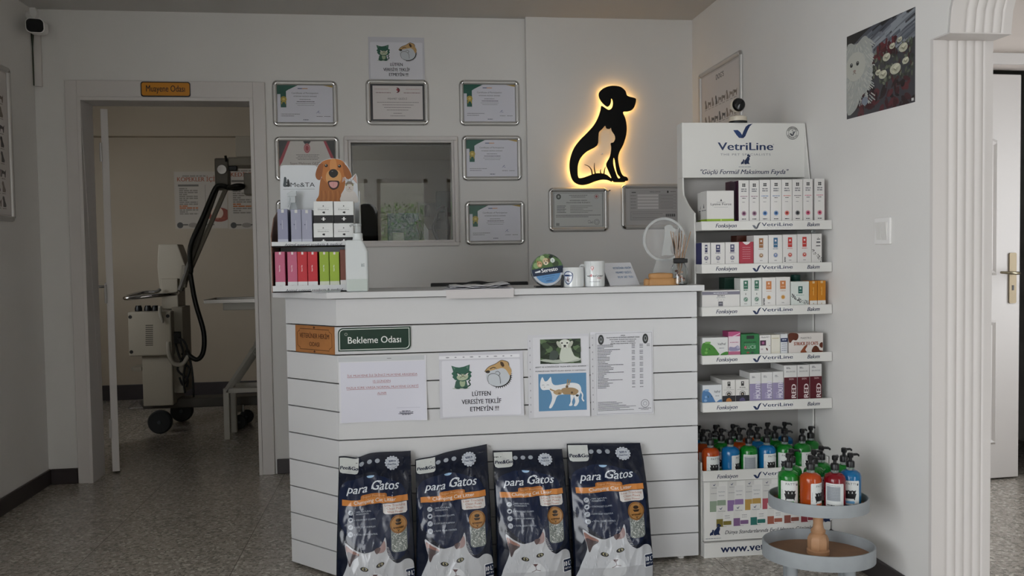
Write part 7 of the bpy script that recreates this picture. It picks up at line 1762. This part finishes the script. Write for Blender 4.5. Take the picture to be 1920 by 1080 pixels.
# undercarriage
pbox(MB(), 250, 850, 665, 712, EY + .10, .14).build('base_beam', mat('#4a463f', rough=.5), xr, bevel=.006)
def wheel(u, v, Y, r, w_, name='wheel'):
    c = E1(u, v, Y); c = XL_(Vector((c.x, Y, r)))
    M_ = Matrix.Translation(c) @ Matrix.Rotation(math.radians(90), 4, 'X')
    o = MB().lathe([(r * .55, -w_), (r * .9, -w_), (r, -w_ * .6), (r, w_ * .6), (r * .9, w_), (r * .55, w_)], n=28, M=M_).build(name, mat('#1d1f21', rough=.6), xr, smooth=True)
    MB().lathe([(r * .12, -w_ - .006), (r * .16, w_ + .006)], n=14, M=M_).lathe([(r * .56, -w_ * .6), (r * .56, w_ * .6)], n=24, M=M_).build('hub', mat('#4d5156', rough=.4, metal=.5), o, smooth=True)
rw = .078
wheel(352, 765, EY - .03, rw, .025); wheel(462, 720, EY + .38, rw, .025)
for u, yy in ((752, 0.02), (790, .22)): wheel(u, 745, EY + yy, .048, .014, 'caster')
pbox(MB(), 740, 775, 700, 735, EY + .02, .03).build('caster_fork', CHROME, xr)
MB().tube([XL_(E1(190, 720, EY - .05)), XL_(E1(235, 680, EY)), XL_(E1(262, 715, EY - .02)), XL_(E1(190, 722, EY - .05))], .009, 6).build('foot_pedal', CHROME, xr)
pbox(MB(), 205, 258, 510, 528, EY + .05, .16).build('side_ledge', MET2, xr)
# examination table on the right: steel tray on a folding white frame
TYE = 5.60
tbx = thing('exam_table', 'white framed folding table with steel tray at the right of the exam room doorway', 'table', (E1(760, 700, TYE).x, TYE + .2, 0))
TL = lambda p: Vector((p.x - tbx.location.x, p.y - tbx.location.y, p.z))
WF = mat('#b9b5ab', rough=.45)
p0, p1 = E1(572, 175, TYE), E1(1000, 175, TYE); zt = E1(700, 165, TYE).z; zb_ = E1(700, 184, TYE).z
mb = MB(); x0, x1, y0, y1 = p0.x, p0.x + .86, TYE, TYE + .30
for b in (((x0, y0, zb_), (x1, y0 + .02, zt)), ((x0, y1 - .02, zb_), (x1, y1, zt)), ((x0, y0, zb_), (x0 + .02, y1, zt)), ((x1 - .02, y0, zb_), (x1, y1, zt)), ((x0, y0, zb_), (x1, y1, zb_ + .006))): mb.box(TL(Vector(b[0])), TL(Vector(b[1])))
mb.build('steel_tray', mat('#8a8680', rough=.3, metal=.7), tbx, bevel=.002)
zz = E1(700, 222, TYE).z
MB().box(TL(Vector((E1(665, 200, TYE).x, y0 + .03, zz))), TL(Vector((x1 - .05, y1 - .03, zb_)))).build('under_frame', WF, tbx, bevel=.003)
xa = E1(683, 700, TYE).x; zk = E1(690, 620, TYE).z
for yy in (y0 + .02, y1 - .05):
    MB().box(TL(Vector((xa - .018, yy, 0))), TL(Vector((xa + .018, yy + .035, zk)))).build('leg', WF, tbx, bevel=.003)
    MB().tube([TL(Vector((xa, yy + .017, zk - .02))), TL(Vector((E1(835, 405, TYE).x, yy + .017, E1(835, 405, TYE).z))), TL(Vector((E1(835, 405, TYE).x + .08, yy + .017, zz)))], .02, 4).build('diagonal_strut', WF, tbx)
    MB().box(TL(Vector((x1 - .07, yy, 0))), TL(Vector((x1 - .035, yy + .035, zz)))).build('leg', WF, tbx, bevel=.003)
    MB().tube([TL(Vector((E1(800, 425, TYE).x, yy + .017, E1(800, 425, TYE).z))), TL(Vector((x1 - .06, yy + .017, .25)))], .016, 4).build('diagonal_strut', WF, tbx)
MB().box(TL(Vector((xa, y0 + .02, zk - .03))), TL(Vector((x1 - .04, y0 + .055, zk)))).box(TL(Vector((xa, y1 - .05, zk - .03))), TL(Vector((x1 - .04, y1 - .015, zk)))).build('rail', WF, tbx, bevel=.003)
# posters on the far wall
def exam_poster(label, u0, u1, v0, v1, head):
    a0, a1 = E2(u0, (v0 + v1) / 2, YX), E2(u1, (v0 + v1) / 2, YX); z1, z0 = E2((u0 + u1) / 2, v0, YX).z, E2((u0 + u1) / 2, v1, YX).z
    w_, h_ = a1.x - a0.x, z1 - z0; a = Art((0, 0, w_, h_)); a.rect(0, 0, w_, h_, '#bab1a5')
    a.text(head, w_ * .06, h_ * .83, .050, '#9c5c42', al='l', bold=.03, wd=w_ * 1.0)
    a.greek(w_ * .16, w_ * .6, h_ * .91, .012, '#8d857b', 2); a.rect(w_ * .07, h_ * .74, w_ * .46, h_ * .775, '#6a645b')
    for k in range(14): a.greek(w_ * .09, w_ * (.24 + .2 * (k % 3 > 0)), h_ * (.69 - .034 * k), .011, '#b0622c' if k in (9, 10) else '#857d73', k)
    a.rect(w_ * .58, h_ * .35, w_ * .59, h_ * .77, '#8d857b')
    a.ell(w_ * .84, h_ * .24, .09, .06, '#8a3a24'); a.ell(w_ * .80, h_ * .27, .05, .05, '#d2b8a4'); a.rect(w_ * .5, h_ * .17, w_ * .95, h_ * .185, '#a04a2a')
    a.ell(w_ * .09, h_ * .06, .025, .025, '#3a3834'); a.greek(w_ * .14, w_ * .24, h_ * .055, .012, '#5d564d', 5); a.ell(w_ * .34, h_ * .06, .04, .02, '#8d857b'); a.greek(w_ * .42, w_ * .74, h_ * .055, .012, '#6d665d', 6)
    F = fy(a0.x, YX, z0); base = F(w_ / 2, 0, 0)
    o = MB().prism([(0, 0), (w_, 0), (w_, h_), (0, h_)], lambda u, v, d: F(u, v, .001 + d) - base, .001).build('vaccine_poster', mat('#bab1a5', rough=.6), None, loc=base); tag(o, label, 'poster')
    a.build('print', o, lambda u, v, h: F(u, v, .002 + h) - base, rough=.5)
exam_poster('vaccine chart poster with orange heading on the exam room wall behind the jointed arm', 448, 728, 403, 706, 'KÖPEKLER İÇİN AŞI')
exam_poster('vaccine chart poster on the exam room wall half hidden by the doorway edge', 733, 1010, 372, 708, 'KEDİLER İÇİN AŞI')
b0 = E2(782, 270, YX); wb = MB().box((-.0, -.09, 0), (.34, 0, .22)).build('wall_unit', mat('#a39a8a', rough=.5), None, bevel=.008, loc=(b0.x, YX, E2(800, 330, YX).z)); tag(wb, 'beige wall unit mounted high on the exam room wall above the posters', 'wall unit')

# ------------------------------------------------------------------ seen through the inner window
V = lambda u, v, Y: at(640 + u / 4.5, 240 + v / 4.5, Y)
DYY = 5.35; dsk_z = .95
d0, d1_ = V(300, 970, DYY).x, V(960, 970, DYY).x
dk2 = thing('work_bench', 'white work bench just behind the inner window in the exam room', 'bench', ((d0 + d1_) / 2, DYY + .08, 0))
bw2 = (d1_ - d0) / 2
MB().box((-bw2, -.3, dsk_z - .03), (bw2, .3, dsk_z)).build('top', WHITE, dk2, bevel=.003)
for sx in (-1, 1):
    for sy in (-1, 1): MB().box((sx * (bw2 - .05) - .02, sy * .26 - .02, 0), (sx * (bw2 - .05) + .02, sy * .26 + .02, dsk_z - .03)).build('leg', WHITE, dk2)
def deskthing(name, label, cat, u0, u1, v0, Y):
    x0, x1 = V(u0, 900, Y).x, V(u1, 900, Y).x; zt = V((u0 + u1) / 2, v0, Y).z
    return thing(name, label, cat, ((x0 + x1) / 2, Y, dsk_z)), (x1 - x0) / 2, zt - dsk_z
m_, hw_, hh_ = deskthing('blue_cabinet', 'blue grey case with white lower front on the bench behind the inner window', 'cabinet', 392, 655, 722, 5.50)
MB().box((-hw_, -.06, hh_ * .48), (hw_, .12, hh_)).build('upper_case', mat('#7486ad', rough=.4), m_, bevel=.005); MB().box((-hw_ * .72, -.061, 0), (hw_, .12, hh_ * .48)).build('lower_front', mat('#e6e7ec', rough=.4), m_, bevel=.004)
m_, hw_, hh_ = deskthing('instrument_tray', 'small white tray rack on the bench behind the inner window', 'tray', 432, 528, 885, 5.2)
MB().box((-hw_, -.05, hh_ * .86), (hw_, .05, hh_)).build('rim', WHITE, m_, bevel=.002); MB().box((-hw_ * .9, -.045, .0), (hw_ * .9, .045, hh_ * .5)).build('drawer', WHITE, m_, bevel=.002); MB().box((-hw_ * .85, .03, hh_ * .4), (hw_ * .85, .04, hh_ * .9)).build('back', WHITE, m_)
m_, hw_, hh_ = deskthing('microscope', 'black and white microscope on the bench behind the inner window', 'microscope', 605, 760, 772, 5.25)
MB().box((-.3 * hw_, -.06, 0), (.8 * hw_, .07, .028)).build('foot', mat('#1a1a1c', rough=.4), m_, bevel=.004)
MB().prism([(.35 * hw_, .02), (.65 * hw_, .02), (.65 * hw_, hh_ * .85), (.2 * hw_, hh_ * .95), (.15 * hw_, hh_ * .75), (.4 * hw_, hh_ * .65)], lambda u, v, d: Vector((u, -.02 + d, v)), .045).build('arm', mat('#ececec', rough=.35), m_, bevel=.004)
MB().box((-.35 * hw_, -.05, hh_ * .36), (.9 * hw_, .05, hh_ * .50)).build('stage', mat('#18181a', rough=.4), m_, bevel=.003)
MB().tube([(-.1 * hw_, 0, hh_ * .55), (-.1 * hw_, 0, hh_ * .8), (-.45 * hw_, -.02, hh_ * .98)], .016, 10).build('eyepiece', mat('#1a1a1c', rough=.4), m_, smooth=True)
MB().tube([(-.1 * hw_, 0, hh_ * .5), (-.5 * hw_, -.01, hh_ * .42), (-.95 * hw_, -.02, hh_ * .2)], [.024, .024, .016], 10).build('lamp_head', mat('#141416', rough=.4), m_, smooth=True)
# wall sockets with hanging leads on the side wall of the exam room
so = V(900, 700, YX); sk = thing('socket_strip', 'white wall socket strip with black leads behind the inner window', 'socket', (so.x, YX, so.z))
MB().box((-.26, -.03, -.16), (.30, 0, .07)).build('plate', mat('#9a968c', rough=.5), sk, bevel=.004)
for x in (-.20, .02, .22): MB().box((x - .04, -.034, -.05), (x + .04, -.029, .05)).build('outlet', mat('#1d1c1a', rough=.5), sk)
for l in ([(870, 655), (820, 690), (800, 760), (775, 840), (790, 900), (815, 950)], [(840, 765), (800, 775), (795, 850), (812, 950)], [(885, 670), (890, 760), (905, 850), (902, 950)]):
    MB().tube([p - sk.location for p in smooth_loop([V(u, v, YX - .05) for u, v in l], 5, False)], .014, 6).build('lead', BLACK, sk, smooth='full')
gb = MB().box((-.11, -.05, -.09), (.11, 0, .09)).build('wall_box', mat('#2c4a48', rough=.5), None, bevel=.006, loc=V(905, 625, YX)); tag(gb, 'small dark green box on the wall above the sockets behind the inner window', 'wall box')
# high-backed chair
ch0 = V(215, 660, 6.1)
hc_ = thing('office_chair', 'dark office chair with rounded back seen through the left of the inner window', 'chair', (ch0.x, 6.2, 0))
ht = V(215, 635, 6.1).z; hw_ = (V(305, 800, 6.1).x - V(130, 800, 6.1).x) / 2; DKB = mat('#2b2724', rough=.6)
arcp = [(-hw_, .62), (hw_, .62)] + [(hw_ * math.cos(math.radians(t)), ht - hw_ * .8 + hw_ * .8 * math.sin(math.radians(t))) for t in range(0, 181, 12)]
MB().prism(arcp, lambda u, v, d: Vector((u, -.10 + d, v)), .07).build('backrest', DKB, hc_, bevel=.02, seg=3)
MB().box((-hw_, -.08, .44), (hw_, .36, .52)).build('seat', DKB, hc_, bevel=.02)
MB().lathe([(.025, .08), (.025, .45)], (0, .14, 0), 12).build('column', DARKG, hc_)
for k in range(5):
    q = 2 * math.pi * k / 5; MB().tube([(0, .14, .10), (.26 * math.cos(q), .14 + .26 * math.sin(q), .06)], .02, 6).build('foot', DARKG, hc_); MB().sphere((.26 * math.cos(q), .14 + .26 * math.sin(q), .028), .027, 10).build('caster', BLACK, hc_, smooth='full')
MB().box((-.02, -.05, .44), (.02, -.02, .7)).build('back_bar', DARKG, hc_)
